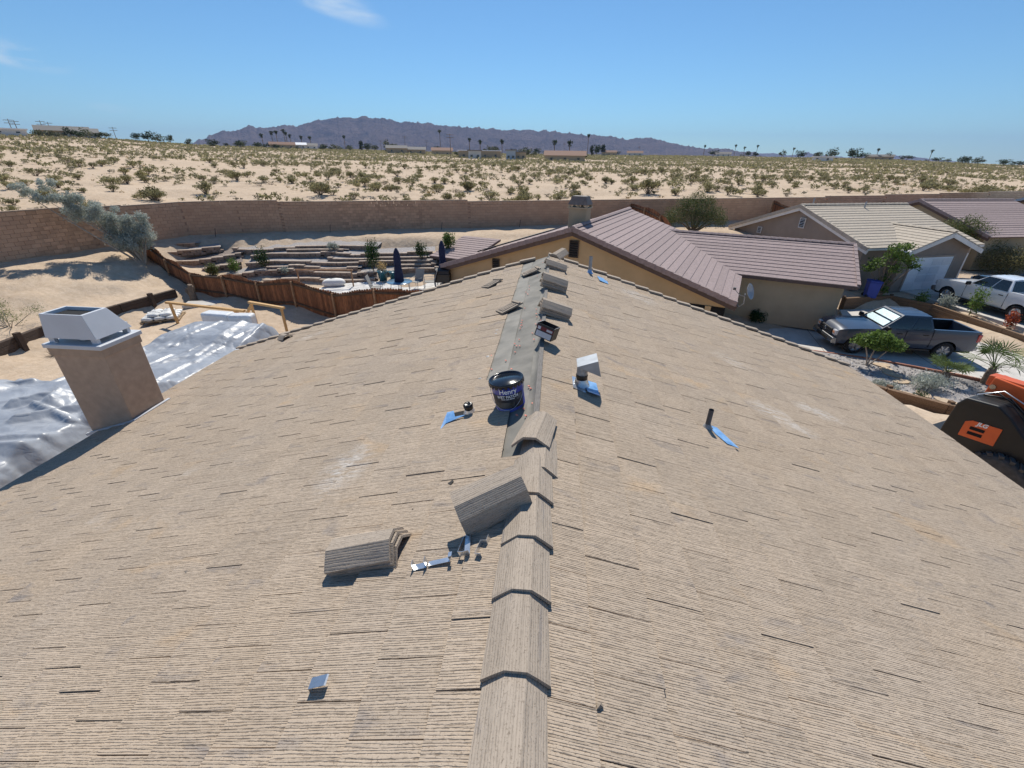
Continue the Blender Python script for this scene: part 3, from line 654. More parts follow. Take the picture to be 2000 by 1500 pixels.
# little cement dabs left along the torn tile edge
dm = MB(); dm.lathe([(0, .022), (.018, .018), (.03, .006), (.034, 0)], 7)
dmm = dm.mesh('mortar_dab', M['mastic'])
for y in (4.02, 4.6, 5.35, 5.5, 6.4, 7.3): inst('mortar_dab', dmm, roof, (-.615 + rnd.uniform(-.02, .02), y, feltz(.615) + .01), (0, PH, rnd.uniform(0, 6)), (1, 1.3, 1))
# angular ridge tiles still bedded in place
def ridge_mesh(k, L=.42):
    r = random.Random(50 + k); b = MB()
    def prof(s, dz=0):
        w = [(-.142, -.078), (-.094, -.039), (-.046, -.003), (.046, -.003), (.094, -.039), (.142, -.078)]
        return [(x * s, z + dz) for x, z in w]
    T = .019; n = 6; vs = []; st = [(0, 1.0), (.012, 1.0), (L - .012, .9), (L, .9)]
    for yy, s in st:
        jit = r.uniform(-.002, .002)
        vs += [(x + jit, yy, z) for x, z in prof(s)]
    for yy, s in st:
        vs += [(x * .97, yy, z - T) for x, z in prof(s)]
    f = []; m = len(st)
    for j in range(m - 1):
        for i in range(n - 1):
            f.append((j * n + i, j * n + i + 1, (j + 1) * n + i + 1, (j + 1) * n + i))
            f.append((m * n + j * n + i, m * n + (j + 1) * n + i, m * n + (j + 1) * n + i + 1, m * n + j * n + i + 1))
    for j, fl in ((0, 0), (m - 1, 1)):
        for i in range(n - 1):
            q = (j * n + i, m * n + j * n + i, m * n + j * n + i + 1, j * n + i + 1); f.append(q[::-1] if fl else q)
    for j in range(m - 1):
        f.append((j * n, (j + 1) * n, m * n + (j + 1) * n, m * n + j * n)); f.append((j * n + n - 1, m * n + j * n + n - 1, m * n + (j + 1) * n + n - 1, (j + 1) * n + n - 1))
    b.add(vs, f); return b.mesh('ridge_tile', M['ridge'])
RM = [ridge_mesh(k) for k in range(4)]
ry = [-2.4, -2.03, -1.66, -1.29, -.92, -.55, -.18, .20, .60, .985, 1.35, 1.68]
for i, y in enumerate(ry):
    inst('ridge_tile', RM[i % 4], roof, (rnd.uniform(-.006, .006), y, .012), (radians(-2.6), rnd.uniform(-.02, .02), rnd.uniform(-.02, .02)))
inst('ridge_tile', RM[0], roof, (.006, 2.02, .012), (radians(-2.6), .01, .012))
inst('ridge_tile', RM[2], roof, (.035, 2.30, -.012), (radians(-1.0), .04, -.03))
# ------------------------------------------------------------------ chimney on the left eave
b = MB(); b.box(-8.14, -7.2, 5.92, 6.62, GZ0, -1.06); chim = HP(b.build('chimney', M['stucco_brown'], bevel=.012))
def CPt(o): o.parent = chim; return o
b = MB(); b.box(-8.16, -7.18, 5.90, 6.64, -1.20, -1.062); CPt(b.build('stucco_band', M['stucco_brown'], bevel=.01))
b = MB(); b.box(-8.19, -7.15, 5.87, 6.67, -1.06, -.985); CPt(b.build('cap_slab', M['white_metal'], bevel=.012))
b = MB(); b.lathe([(.17, -.98), (.17, -.93), (.15, -.93), (.15, -.98)], 20); o = CPt(b.build('flue_collar', M['galv'], loc=(-7.68, 6.24, 0)))
b = MB()
B0, B1 = [(-8.13, 5.93), (-7.22, 5.93), (-7.22, 6.60), (-8.13, 6.60)], [(-8.09, 5.97), (-7.34, 5.97), (-7.34, 6.40), (-8.09, 6.40)]
zb, zt = -.90, -.50
vs = [(x, y, zb) for x, y in B0] + [(x, y, zt) for x, y in B1] + [(lerp(x, -7.71, .03), lerp(y, 6.26, .03), zb) for x, y in B0] + [(lerp(x, -7.71, .12), lerp(y, 6.17, .12), zt) for x, y in B1] + [(lerp(x, -7.71, .12), lerp(y, 6.17, .12), zt - .06) for x, y in B1]
fs = []
for i in range(4):
    j = (i + 1) % 4; fs += [(i, j, 4 + j, 4 + i), (4 + i, 4 + j, 12 + j, 12 + i), (12 + i, 12 + j, 16 + j, 16 + i), (16 + i, 16 + j, 8 + j, 8 + i), (i, 8 + i, 8 + j, j)]
b.add(vs, fs); hood = CPt(b.build('chimney_hood', M['white_metal'], bevel=.006))
for x in (-8.06, -7.30):
    for y in (5.98, 6.54):
        b = MB(); b.box(x - .05, x + .05, y - .03, y + .03, -.984, -.80); CPt(b.build('hood_leg', M['white_metal']))
b = MB(); b.box(-8.03, -7.38, 6.02, 6.36, -.575, -.555); CPt(b.build('hood_shade_plate', M['black']))  # black plate standing in for the shade inside the hood opening
b = MB()
for a, c in (((-8.2, 5.87), (-7.15, 5.87)), ((-7.15, 5.87), (-7.15, 6.68))):
    za, zc = -.33 * abs(a[0]) - .045, -.33 * abs(c[0]) - .045
    b.bar((a[0], a[1], za), (c[0], c[1], zc), .05, .05)
CPt(b.build('base_flashing', M['white_metal']))
# ------------------------------------------------------------------ pipes through the roof
def rz(x): return -.055 - .33 * abs(x)
def sheet(pts, thick=.004):
    b = MB(); n = len(pts); b.add([(x, y, z) for x, y, z in pts] + [(x, y, z - thick) for x, y, z in pts], [tuple(range(n)), tuple(range(2 * n - 1, n - 1, -1))] + [(i, i + n, (i + 1) % n + n, (i + 1) % n) for i in range(n)]); return b
x0, y0 = .41, 3.84
b = MB(); b.t = Matrix.Translation((x0, y0, rz(x0))); b.tube([(0, 0, -.05), (0, 0, .235)], .052, 20, False); vp = HP(b.build('vent_pipe', M['mastic']))
def VP_(o): o.parent = vp; return o
b = MB(); b.t = Matrix.Translation((x0, y0, rz(x0))); b.lathe([(.055, .125), (.058, .12), (.057, .065), (.055, .06)], 20); VP_(b.build('tar_band', M['tar']))
b = MB(); b.t = Matrix.Translation((x0, y0, rz(x0))); b.lathe([(.058, .075), (.066, .05), (.085, .0), (.12, -.035)], 20); VP_(b.build('flashing_cone', M['galv']))
b = MB(); b.t = Matrix.Translation((x0 + .02, y0, rz(x0) + .215)) @ Euler((0, PH, 0)).to_matrix().to_4x4()
b.prism([(-.085, 0), (.165, -.015), (.075, .125)], -.10, .10); VP_(b.build('vent_cap', M['grey_metal'], bevel=.003))
VP_(sheet([(x0 + .03, y0 + .12, rz(x0 + .03) + .02), (x0 + .16, y0 + .10, rz(x0 + .16) + .035), (x0 + .17, y0 - .12, rz(x0 + .17) + .035), (x0 + .05, y0 - .11, rz(x0 + .05) + .03)]).build('flashing_flap', M['blue_film']))
VP_(sheet([(x0 + .05, y0 - .112, rz(x0 + .05) + .03), (x0 + .17, y0 - .122, rz(x0 + .17) + .035), (x0 + .175, y0 - .19, rz(x0 + .175) + .055), (x0 + .055, y0 - .18, rz(x0 + .055) + .05)]).build('flashing_lip', M['blue_film']))
VP_(sheet([(x0 - .12, y0 - .12, rz(x0 - .12) + .012), (x0 + .05, y0 - .15, rz(x0 + .05) + .012), (x0 + .05, y0 + .12, rz(x0 + .05) + .012), (x0 - .12, y0 + .12, rz(x0 - .12) + .012)]).build('flashing_base', M['galv']))
x1, y1 = 1.72, 3.88
b = MB(); b.t = Matrix.Translation((x1, y1, rz(x1))); b.tube([(0, 0, -.05), (0, 0, .215)], .0245, 18, False); b.tube([(0, 0, -.05), (0, 0, .213)], .021, 18, False); vp2 = HP(b.build('vent_pipe', M['abs']))
b = MB(); b.t = Matrix.Translation((x1, y1, rz(x1))); b.lathe([(.026, .05), (.034, .035), (.05, .01), (.075, -.012)], 16); o = b.build('mastic_collar', M['mastic']); o.parent = vp2
o = sheet([(x1 + .02, y1 + .05, rz(x1 + .02) + .02), (x1 + .12, y1 + .05, rz(x1 + .12) + .02), (x1 + .235, y1 - .26, rz(x1 + .235) + .03), (x1 + .12, y1 - .25, rz(x1 + .12) + .03), (x1 + .05, y1 - .10, rz(x1 + .05) + .02)]).build('flashing_flap', M['blue_film']); o.parent = vp2
x2, y2 = .87, 9.3
b = MB(); b.t = Matrix.Translation((x2, y2, rz(x2))); b.tube([(0, 0, -.05), (0, 0, .36)], .034, 14, False); b.tube([(0, 0, -.05), (0, 0, .358)], .029, 14, False); vp3 = HP(b.build('vent_pipe', M['grey_metal']))
b = MB(); b.t = Matrix.Translation((x2, y2, rz(x2))); b.lathe([(.037, .09), (.045, .05), (.085, -.01)], 14); o = b.build('flashing_cone', M['blue_film']); o.parent = vp3
o = sheet([(x2 + .16, y2 - .02, rz(x2 + .16) + .02), (x2 + .36, y2 - .03, rz(x2 + .36) + .02), (x2 + .36, y2 - .45, rz(x2 + .36) + .03), (x2 + .18, y2 - .42, rz(x2 + .18) + .03)]).build('flashing_flap', M['blue_film']); o.parent = vp3
x3, y3 = -.60, 3.30
b = MB(); b.t = Matrix.Translation((x3, y3, rz(x3))) @ Euler((radians(12), radians(-8), 0)).to_matrix().to_4x4()
b.tube([(0, 0, -.05), (0, 0, .10)], .036, 16, False); b.lathe([(.037, .05), (.045, .10), (.033, .115), (.02, .108), (0, .106)], 16); vp4 = HP(b.build('vent_pipe', M['tar']))
b = MB(); b.t = Matrix.Translation((x3, y3, rz(x3))) @ Euler((radians(12), radians(-8), 0)).to_matrix().to_4x4(); b.lathe([(.038, .06), (.05, .03), (.07, -.01), (.11, -.03)], 16); o = b.build('flashing_cone', M['galv']); o.parent = vp4
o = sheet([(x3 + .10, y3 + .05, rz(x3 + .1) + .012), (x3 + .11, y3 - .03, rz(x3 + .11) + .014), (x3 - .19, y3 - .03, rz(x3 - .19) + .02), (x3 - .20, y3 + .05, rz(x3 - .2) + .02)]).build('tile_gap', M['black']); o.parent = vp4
o = sheet([(x3 - .02, y3 - .04, rz(x3 - .02) + .02), (x3 - .13, y3 - .05, rz(x3 - .13) + .03), (x3 - .16, y3 + .04, rz(x3 - .16) + .045), (x3 - .22, y3 + .03, rz(x3 - .22) + .05), (x3 - .235, y3 - .22, rz(x3 - .235) + .012), (x3 - .20, y3 - .12, rz(x3 - .20) + .02), (x3 - .14, y3 - .09, rz(x3 - .14) + .02)]).build('flashing_flap', M['blue_film']); o.parent = vp4
# ------------------------------------------------------------------ things lying on the roof
def on_slope(x): return Euler((0, PH if x > 0 else -PH, 0)).to_matrix()
def loose_ridge(loc, R, label, group=None, m=0):
    o = inst('ridge_tile', RM[m], None, loc, R.to_euler()); tag(o, label, 'ridge tile', group); return o
def slope_axes(az, side, extra=0):
    """frame whose y axis (tile length) lies on the given slope at azimuth az measured from +Y in the roof plane, z is the roof normal"""
    n = Vector((side * SP, 0, CP)); e = Vector((CP, 0, -side * SP)); f = Vector((0, 1, 0))
    y = (f * cos(az) + e * sin(az)); x = y.cross(n)
    return Matrix((x, y, n)).transposed() @ Euler((0, 0, extra)).to_matrix()
# three stacks of ridge tiles laid across the ridge, resting on the right slope
def stack(x, y, az, n, labels, zbase):
    R = slope_axes(radians(az), 1)
    for i in range(n):
        off = R @ Vector((rnd.uniform(-.012, .012), rnd.uniform(-.015, .015), .09 + i * .036))
        yy = Vector((x, y, zbase - .33 * abs(x))) - R @ Vector((0, .21, 0))
        loose_ridge(yy + off, R @ Euler((0, rnd.uniform(-.02, .02), rnd.uniform(-.03, .03))).to_matrix(), labels[i], 'ridge tiles stacked along the ridge', i % 4)
W_ = ['lowest', 'second', 'third', 'top']
stack(.11, 5.72, 82, 3, ['lowest ridge tile of the stack just behind the nail carton', 'middle ridge tile of the stack just behind the nail carton', 'top ridge tile of the stack just behind the nail carton'], -.035)
stack(.09, 7.02, 84, 4, [w + ' ridge tile in the four-high middle stack on the ridge' for w in W_], -.035)
stack(.12, 8.55, 80, 2, ['under ridge tile of the farthest ridge stack', 'upper ridge tile of the farthest ridge stack'], -.035)
loose_ridge(Vector((.10, 9.0, .10)), Euler((radians(8), radians(6), radians(-28))).to_matrix(), 'ridge tile set skew at the far tip of the ridge', None, 1)
# tile pushed out of line on the ridge, beside the pail
loose_ridge(Vector((-.035, 2.56, .035)), Euler((radians(-4), radians(-7), radians(-9))).to_matrix(), 'loose ridge tile lifted askew where the bedded ridge row ends', None, 2)
# ridge tile leaning on its side against the ridge
R = slope_axes(radians(67), -1) @ Euler((0, radians(48), 0)).to_matrix()
loose_ridge(Vector((-.40, 1.80, .0)), R, 'ridge tile tipped on its side against the ridge row, above the metal straps', None, 3)
# pair of ridge tiles on the left slope
R = slope_axes(radians(93), -1)
for i in range(3):
    off = R @ Vector((.012 * i, -.012 * i, .085 + .03 * i))
    loose_ridge(Vector((-1.12, 1.79, -.05 - .33 * 1.12)) + off, R @ Euler((0, 0, .03 * i)).to_matrix(), ['bottom', 'middle', 'top'][i] + ' ridge tile of the small stack on the left slope', 'ridge tiles stacked on the left slope', (i + 1) % 4)
loose_ridge(Vector((-6.35, 9.30, -.02 - .33 * 6.35 + .09)), slope_axes(radians(130), -1), 'single ridge tile left at the far corner of the left eave', None, 1)
# upturned flat tiles with their hanging lugs showing
fl = MB(); fl.box(-.155, .155, 0, .40, 0, .022); fl.box(-.15, .15, .33, .365, .0221, .040)
for x in (-.11, -.035, .04): fl.box(x, x + .05, .04, .30, .0221, .031)
flm = fl.mesh('flat_tile', M['flat_under'])
for (x, y, az, lab) in ((-.52, 6.35, 60, 'upturned flat tile lying across the torn felt edge'), (-.30, 8.45, 75, 'upturned flat tile on the felt beside the farthest stack'), (-1.05, 8.35, 50, 'upturned flat tile resting on the left field of tiles')):
    R = slope_axes(radians(az), -1); zb = -.055 if x < -.6 else -.07
    o = inst('flat_tile', flm, None, Vector((x, y, zb - .33 * abs(x) + .02)) - R @ Vector((0, .2, 0)), (R @ Euler((radians(4), 0, 0)).to_matrix()).to_euler(), (.9, .9, 1)); tag(o, lab, 'roof tile', 'upturned flat tiles')
# --- text bent round a cylinder or flat
def text_mesh(body, size, bold=0):
    cu = bpy.data.curves.new('lettering', 'FONT'); cu.body = body; cu.size = size; cu.align_x = 'CENTER'; cu.align_y = 'CENTER'; cu.resolution_u = 3; cu.offset = bold
    ob = bpy.data.objects.new('lettering', cu); COL.objects.link(ob)
    dg = bpy.context.evaluated_depsgraph_get(); me = bpy.data.meshes.new_from_object(ob.evaluated_get(dg)); bpy.data.objects.remove(ob); return me
def bend(me, r, z0, a0, shear=0):
    bm = bmesh.new(); bm.from_mesh(me)
    bmesh.ops.triangulate(bm, faces=bm.faces[:])
    for v in bm.verts:
        a = a0 + v.co.x / r; v.co = Vector((r * sin(a), -r * cos(a), z0 + v.co.y))
    bm.to_mesh(me); bm.free(); return me
# --- blue pail of roof cement, standing square to the slope
R = Euler((0, -PH * .55, radians(-4))).to_matrix()
pail = empty('pail', (-.235, 3.33, feltz(.235) - .004), 0, 'blue metal pail of roof patching cement standing on the felt', 'pail', rot=R.to_euler())
b = MB(); b.lathe([(0, .004), (.132, 0), (.134, .012), (.131, .014), (.142, .262), (.146, .266)], 48); body = b.build('body', M['pail_blue'], pail)
b = MB(); b.lathe([(.151, .250), (.154, .258), (.154, .272), (.150, .278), (.143, .276), (.139, .262), (.125, .262), (.120, .266), (0, .266)], 48); b.build('lid', M['pail_lid'], pail)
lg = MB()
for k in range(22):
    a = 2 * pi * k / 22; o_ = lg.t; lg.t = Matrix.Rotation(a, 4, 'Z'); lg.box(.150, .1555, -.013, .013, .236, .256); lg.t = o_
lg.build('lid_lugs', M['pail_lid'], pail)
def pan(a0, a1, z0, z1, dr=.0012):
    b = MB()
    def fn(u, v):
        z = lerp(z0, z1, v); r = lerp(.131, .1425, (z - .014) / .25) + dr; a = radians(lerp(a0, a1, u)); return (r * sin(a), -r * cos(a), z)
    b.grid(fn, 24, 6); return b
pan(-62, 70, .045, .178).build('label', M['pail_label'], pail)
pan(40, 66, .120, .165, .002).build('label_panel', mat('label_print', (.10, .10, .11), .5, .6, 60, 0), pail)
ph = mat('label_photo', (.10, .095, .085), .5, .7, 14, 0); pan(-40, 30, .05, .105, .002).build('label_picture', ph, pail)
lab = pail
for body_, size, z, a in (('Henry', .062, .208, 12), ('WET PATCH', .034, .160, 8), ('ROOF LEAK REPAIR', .0135, .138, 8)):
    me = bend(text_mesh(body_, size, .0012 if size > .03 else .0004), lerp(.131, .1425, (z - .014) / .25) + .0035, z, radians(a)); me.materials.clear(); me.materials.append(M['white_paint'])
    inst('lettering', me, pail)
b = MB(); hpts = [(.150 * cos(radians(t)), -.150 * sin(radians(t)) * 1.02, .225 - .185 * sin(radians(t))) for t in range(0, 181, 10)]
b.tube(hpts, .0022, 6); b.build('handle', M['galv'], pail)
# --- open carton of nails on the ridge
Rb = Euler((radians(-10), radians(13), radians(-24))).to_matrix()
box = empty('nail_carton', (.03, 4.62, .0), 0, 'open black and white printed nail carton perched on the ridge', 'box', rot=Rb.to_euler())
wx, wy, wh, th = .105, .085, .15, .004
b = MB()
b.box(-wx, wx, -wy, -wy + th, 0, wh); b.box(-wx, wx, wy - th, wy, 0, wh); b.box(-wx, -wx + th, -wy + th, wy - th, 0, wh); b.box(wx - th, wx, -wy + th, wy - th, 0, wh); b.box(-wx + th, wx - th, -wy + th, wy - th, 0, th)
b.build('carton', M['box_black'], box)
b = MB(); b.box(-wx + th, wx - th, -wy + th, wy - th, th, .08); b.build('nails', mat('loose_nails', (.06, .06, .065), .4, .6, 60, .8, 120, metal=.5), box)
b = MB(); b.t = Matrix.Translation((wx, 0, wh)) @ Euler((0, radians(-62), 0)).to_matrix().to_4x4(); b.box(-.10, 0, -wy, wy, 0, .003); b.build('flap', M['box_white'], box)
b = MB(); b.t = Matrix.Translation((-wx, 0, wh)) @ Euler((0, radians(-78), 0)).to_matrix().to_4x4(); b.box(-.05, 0, -wy, wy, 0, .003); b.build('flap', M['box_white'], box)
b = MB(); b.box(-wx + .012, wx - .012, -wy - .0015, -wy - .0001, .008, .07); b.build('white_panel', M['box_white'], box)
b = MB(); b.box(-wx + .004, wx - .004, -wy - .0018, -wy - .0001, .082, .125); b.build('red_band', M['box_red'], box)
b = MB(); b.box(-wx + .015, -wx + .05, -wy - .003, -wy - .002, .085, .12); b.box(.02, wx - .015, -wy - .003, -wy - .002, .09, .115); b.build('print_block', M['box_white'], box)
b = MB(); b.bar((.02, -wy - .003, .018), (.07, -wy - .003, .055), .012, .002); b.build('nail_picture', M['galv'], box)
b = MB(); b.t = Matrix.Translation((wx, 0, wh)) @ Euler((0, radians(-62), 0)).to_matrix().to_4x4()
for k in range(3): b.box(-.085 + k * .027, -.066 + k * .027, -.05, .055 - .02 * k, .0032, .0042)
b.build('flap_print', M['box_red'], box)
# --- bent galvanised straps
def strap(pts, w=.032, t=.0022):
    b = MB(); n = len(pts); vs = []
    P = [Vector((p[0], 0, p[1])) for p in pts]
    for i, p in enumerate(P):
        d0 = (P[i] - P[i - 1]).normalized() if i else (P[1] - P[0]).normalized(); d1 = (P[i + 1] - P[i]).normalized() if i < n - 1 else d0
        nn = Vector((-(d0 + d1).z, 0, (d0 + d1).x)).normalized()
        for s, y in ((t, -w / 2), (t, w / 2), (-t, w / 2), (-t, -w / 2)): vs.append(tuple(p + nn * s / 2 + Vector((0, y, 0))))
    f = [(3, 2, 1, 0), tuple((n - 1) * 4 + k for k in range(4))]
    for i in range(n - 1):
        for k in range(4): f.append((i * 4 + k, i * 4 + (k + 1) % 4, (i + 1) * 4 + (k + 1) % 4, (i + 1) * 4 + k))
    b.add(vs, f); return b
def put_strap(pts, x, y, az, lab, lift=.0, tip=0, w=.032):
    R = slope_axes(radians(az) - pi / 2, -1) @ Euler((tip, 0, 0)).to_matrix()
    o = strap(pts, w).build('metal_strap', M['galv'], None, (x, y, -.05 - .33 * abs(x) + lift), R.to_euler()); tag(o, lab, 'metal strap', 'bent straps on the left slope'); return o
Z1 = [(-.07, .045), (-.07, 0), (.0, 0), (.0, .03), (.11, .03), (.11, .07), (.14, .07)]
Z2 = [(-.03, .04), (-.03, 0), (.05, 0), (.05, .045)]
put_strap([(-.075, .0), (.055, .0), (.055, .035), (.075, .035)], -.46, 1.625, 85, 'long bright strap lying flat in the row of straps', .022)
put_strap([(-.06, .035), (-.06, 0), (.03, 0), (.03, .035), (.07, .035)], -.255, 1.68, 12, 'zigzag metal strap standing on edge beside the ridge row', .03, pi / 2)
put_strap([(-.05, .03), (-.05, 0), (.06, 0), (.06, .03)], -.36, 1.70, 8, 'folded strap on edge under the tipped ridge tile', .03, pi / 2)
put_strap([(-.08, 0), (.07, 0), (.07, .03)], -.325, 1.70, 172, 'bright flat strap pointing at the tipped ridge tile', .035)
put_strap([(-.035, .04), (-.035, 0), (.04, 0), (.04, .045)], -.575, 1.61, 84, 'small channel-shaped strap at the lower end of the strap row', .024, 0, .04)
put_strap([(-.035, .02), (-.03, .05), (.045, .05), (.05, .045)], -.87, 1.02, 82, 'lone metal strap hooked over a tile low on the left slope', .0, 0, .05)
# --- bits of debris
db = MB()
v = [(rnd.uniform(-1, 1) * .02, rnd.uniform(-1, 1) * .018, rnd.uniform(.004, .014)) for _ in range(8)]
db.add([(-.02, -.008, 0), (.015, -.014, 0), (.022, .008, 0), (-.006, .016, 0), (-.004, -.004, .014), (.008, .004, .012)], [(0, 1, 4), (1, 2, 5), (1, 5, 4), (2, 3, 5), (3, 0, 4), (3, 4, 5), (3, 2, 1, 0)])
dbm = db.mesh('tile_chip', M['flat_under']); dbd = db.mesh('tile_chip', M['tile_dark'])
for x, y, d, s, lab in ((-.55, 2.32, 1, 1.6, 'dark chip on the tiles left of the tipped ridge tile'), (-.62, 1.36, 0, 1.2, 'brown chip below the metal straps'), (-.78, 2.12, 1, .5, 'small dark crumb up the slope from the left tile stack'), (.34, .98, 0, .9, 'red-brown chip on the right slope by the ridge'), (.62, 2.9, 1, .9, 'dark sliver on the right slope below the vents'), (1.75, .92, 1, 1.0, 'black chip low on the right slope'), (-2.4, 1.9, 0, 1.0, 'brown crumb far out on the left slope'), (1.9, 2.0, 1, .7, 'dark speck in the middle of the right slope')):
    o = inst('tile_chip', dbd if d else dbm, None, (x, y, -.046 - .33 * abs(x)), (0, PH if x > 0 else -PH, rnd.uniform(0, 6)), (s, s, s)); tag(o, lab, 'chip', 'chips lying on the roof')
# ------------------------------------------------------------------ left yard
def foot(x, y, dz=0): return (x, y, hz1(x, y) + dz)
# silver tarpaulin over a long heap
rt_ = random.Random(21); TENTS = []
for k in range(70):            # crumpled near part: short folds in every direction
    c = Vector((rt_.uniform(-16, -9.6), rt_.uniform(3, 10.2))); a = rt_.uniform(0, pi); L = rt_.uniform(.25, 1.5); TENTS.append((c.x - cos(a) * L / 2, c.y - sin(a) * L / 2, c.x + cos(a) * L / 2, c.y + sin(a) * L / 2, rt_.uniform(.06, .30), rt_.uniform(.4, 1.1)))
for k in range(15):            # taut far part: long creases running down from the high end
    x0 = rt_.uniform(-14.4, -10.2); y0 = rt_.uniform(12.5, 16); x1 = x0 + rt_.uniform(-1.4, .6); y1 = y0 - rt_.uniform(1.2, 3.4); TENTS.append((x0, y0, x1, y1, rt_.uniform(.03, .10), rt_.uniform(.25, .6)))
def heap_h(x, y):
    cx = np.interp(y, [3, 8, 11, 14, 17], [-12.7, -12.9, -12.8, -12.6, -12.4])
    hw = np.interp(y, [3, 7, 10, 13, 15.2, 16.3], [2.9, 2.9, 2.6, 2.4, 2.1, 1.8])
    hh = np.interp(y, [3, 6, 9.4, 9.9, 12.6, 13.4, 13.9, 15.3, 15.8, 16.3], [1.75, 1.8, 1.7, 1.25, 1.15, 1.18, 1.36, 1.40, 1.1, 0])
    t = np.clip(np.abs(x - cx) / hw, 0, 1)
    prof = np.where(t < .72, 1 - .05 * (t / .72) ** 2, .95 * (1 - ((t - .72) / .28) ** 1.2))
    base = hh * prof; f = np.zeros(np.shape(x))
    for x0, y0, x1, y1, A, sl in TENTS:
        dx, dy = x1 - x0, y1 - y0; q = np.clip(((x - x0) * dx + (y - y0) * dy) / (dx * dx + dy * dy), 0, 1)
        f = np.maximum(f, A - sl * np.hypot(x - x0 - q * dx, y - y0 - q * dy))
    wr_ = (ridge_noise(x * .8 + y * .3, y * .8, 61, 3) - .5) * np.interp(y, [3, 9, 11, 17], [.10, .08, .035, .035])
    return np.maximum(base + (f + wr_) * np.clip(base * 2.5, 0, 1), 0)
nxh, nyh = 190, 350
xs = np.linspace(-16.8, -9.2, nxh); ys = np.linspace(3, 17.1, nyh); XX, YY = np.meshgrid(xs, ys)
ZZ = heap_h(XX, YY) - 5.48 + .04
I = np.arange(nxh * nyh).reshape(nyh, nxh); Fq = np.stack([I[:-1, :-1], I[:-1, 1:], I[1:, 1:], I[1:, :-1]], -1).reshape(-1, 4)
keep = (heap_h(XX, YY) > .012); kf = keep.ravel()[Fq].any(1)
o = bpy.data.objects.new('tarpaulin', npmesh('tarpaulin', np.stack([XX.ravel(), YY.ravel(), ZZ.ravel()], 1), Fq[kf], M['tarp'])); COL.objects.link(o)
tag(o, 'wrinkled silver tarpaulin thrown over a long heap beside the left eave', 'tarpaulin')
# plastic-wrapped bundles that stick out of the far end of the heap
pw = mat('white_plastic_wrap', (.74, .75, .76), .35, .08, 6, .5, 14, dist=.03)
for (x, y, w, d, h, a, lab) in ((-12.75, 16.35, .95, .5, 1.2, 8, 'tall white plastic-wrapped bundle at the far end of the tarpaulin'), (-14.1, 16.7, 1.3, .55, 1.0, -4, 'low white plastic-wrapped bundle behind the tarpaulin')):
    b = MB(); b.grid(lambda u, v: (0, 0, 0), 1, 1); b = MB(); b.box(-w / 2, w / 2, -d / 2, d / 2, 0, h)
    o = b.build('wrapped_bundle', pw, None, foot(x, y), (0, 0, radians(a)), bevel=.10, seg=3); tag(o, lab, 'bundle')
# sandbags on a pallet
def pillow(w, d, h, seed):
    r = random.Random(seed); b = MB()
    def fn(u, v):
        a, e = u * 2 * pi, (v - .5) * pi; ce = abs(cos(e)) ** .6
        sx = abs(cos(a)) ** .55 * (1 if cos(a) > 0 else -1); sy = abs(sin(a)) ** .55 * (1 if sin(a) > 0 else -1)
        k = 1 + .06 * sin(5 * a + seed) * ce
        return (w / 2 * sx * ce * k, d / 2 * sy * ce * k, h / 2 * (sin(e)) + h / 2 + .012 * sin(7 * a + 3 * v + seed))
    b.grid(fn, 14, 8); return b.mesh('sandbag', M['sandbag'])
PB = [pillow(.50, .32, .17, s) for s in range(3)]
px0, py0 = -18.55, 18.55; gz_ = hz1(px0, py0)
pal = empty('pallet', (px0, py0, gz_), radians(28), 'low wooden pallet under the white sandbags', 'pallet')
for i in range(6): b = MB(); b.box(-.8, .8, -.62 + i * .22, -.48 + i * .22, .10, .125); b.build('board', M['rope'], pal)
for i in range(3): b = MB(); b.box(-.78 + i * .73, -.68 + i * .73, -.62, .62, 0, .0995); b.build('bearer', M['rope'], pal)
k = 0
for lay, (nx_, ny_) in enumerate(((3, 4), (2, 3))):
    for i in range(nx_):
        for j in range(ny_):
            q = Matrix.Rotation(radians(28), 3, 'Z') @ Vector(((i - (nx_ - 1) / 2) * .49, (j - (ny_ - 1) / 2) * .31, .128 + lay * .14))
            o = inst('sandbag', PB[k % 3], None, (px0 + q.x, py0 + q.y, gz_ + q.z), (rnd.uniform(-.1, .1), rnd.uniform(-.1, .1), radians(28) + rnd.uniform(-.25, .25))); k += 1
            tag(o, 'white sandbag in the heap on the pallet', 'sandbag', 'sandbags on the pallet')
# lumber frames
def post(name, root, a, c, w=.089, h=.089, m='wood_new'):
    bb = MB(); bb.bar(a, c, w, h); return bb.build(name, M[m], root)
ga = hz1(-16.5, 18.6)
fr = empty('lumber_frame', (-15.7, 18.4, ga), 0, 'long low frame of fresh lumber, nearest the sandbags', 'frame')
for x, y in ((-1.75, -.3), (1.75, -.8)): post('post', fr, (x, y, -.1), (x - .05, y, 1.13))
post('rail', fr, (-2.0, -.28, 1.18), (2.25, -.9, 1.13), .14, .09)
post('brace', fr, (1.75, .1, -.05), (1.65, -.7, 1.05))
fr = empty('lumber_frame', (-11.95, 16.95, hz1(-11.95, 16.95)), 0, 'taller frame of fresh lumber near the plank fence', 'frame')
for x, y in ((-.85, .25), (.85, -.3)): post('post', fr, (x, y, -.1), (x - .04, y + .03, 1.52))
post('rail', fr, (-1.0, .32, 1.57), (.95, -.3, 1.57), .12, .09)
post('brace', fr, (-1.55, .5, .75), (-.88, .3, 1.5))
post('plank', fr, (-.9, -.35, .12), (1.6, -1.0, .10), .30, .04)
# block slab
o = MB(); o.box(-.85, .85, -.42, .42, 0, .16); o = o.build('concrete_slab', M['concrete'], None, foot(-18.4, 21.0, -.02), (.03, .02, radians(18)), bevel=.03); tag(o, 'pale concrete slab lying on the sand behind the lumber frame', 'slab')
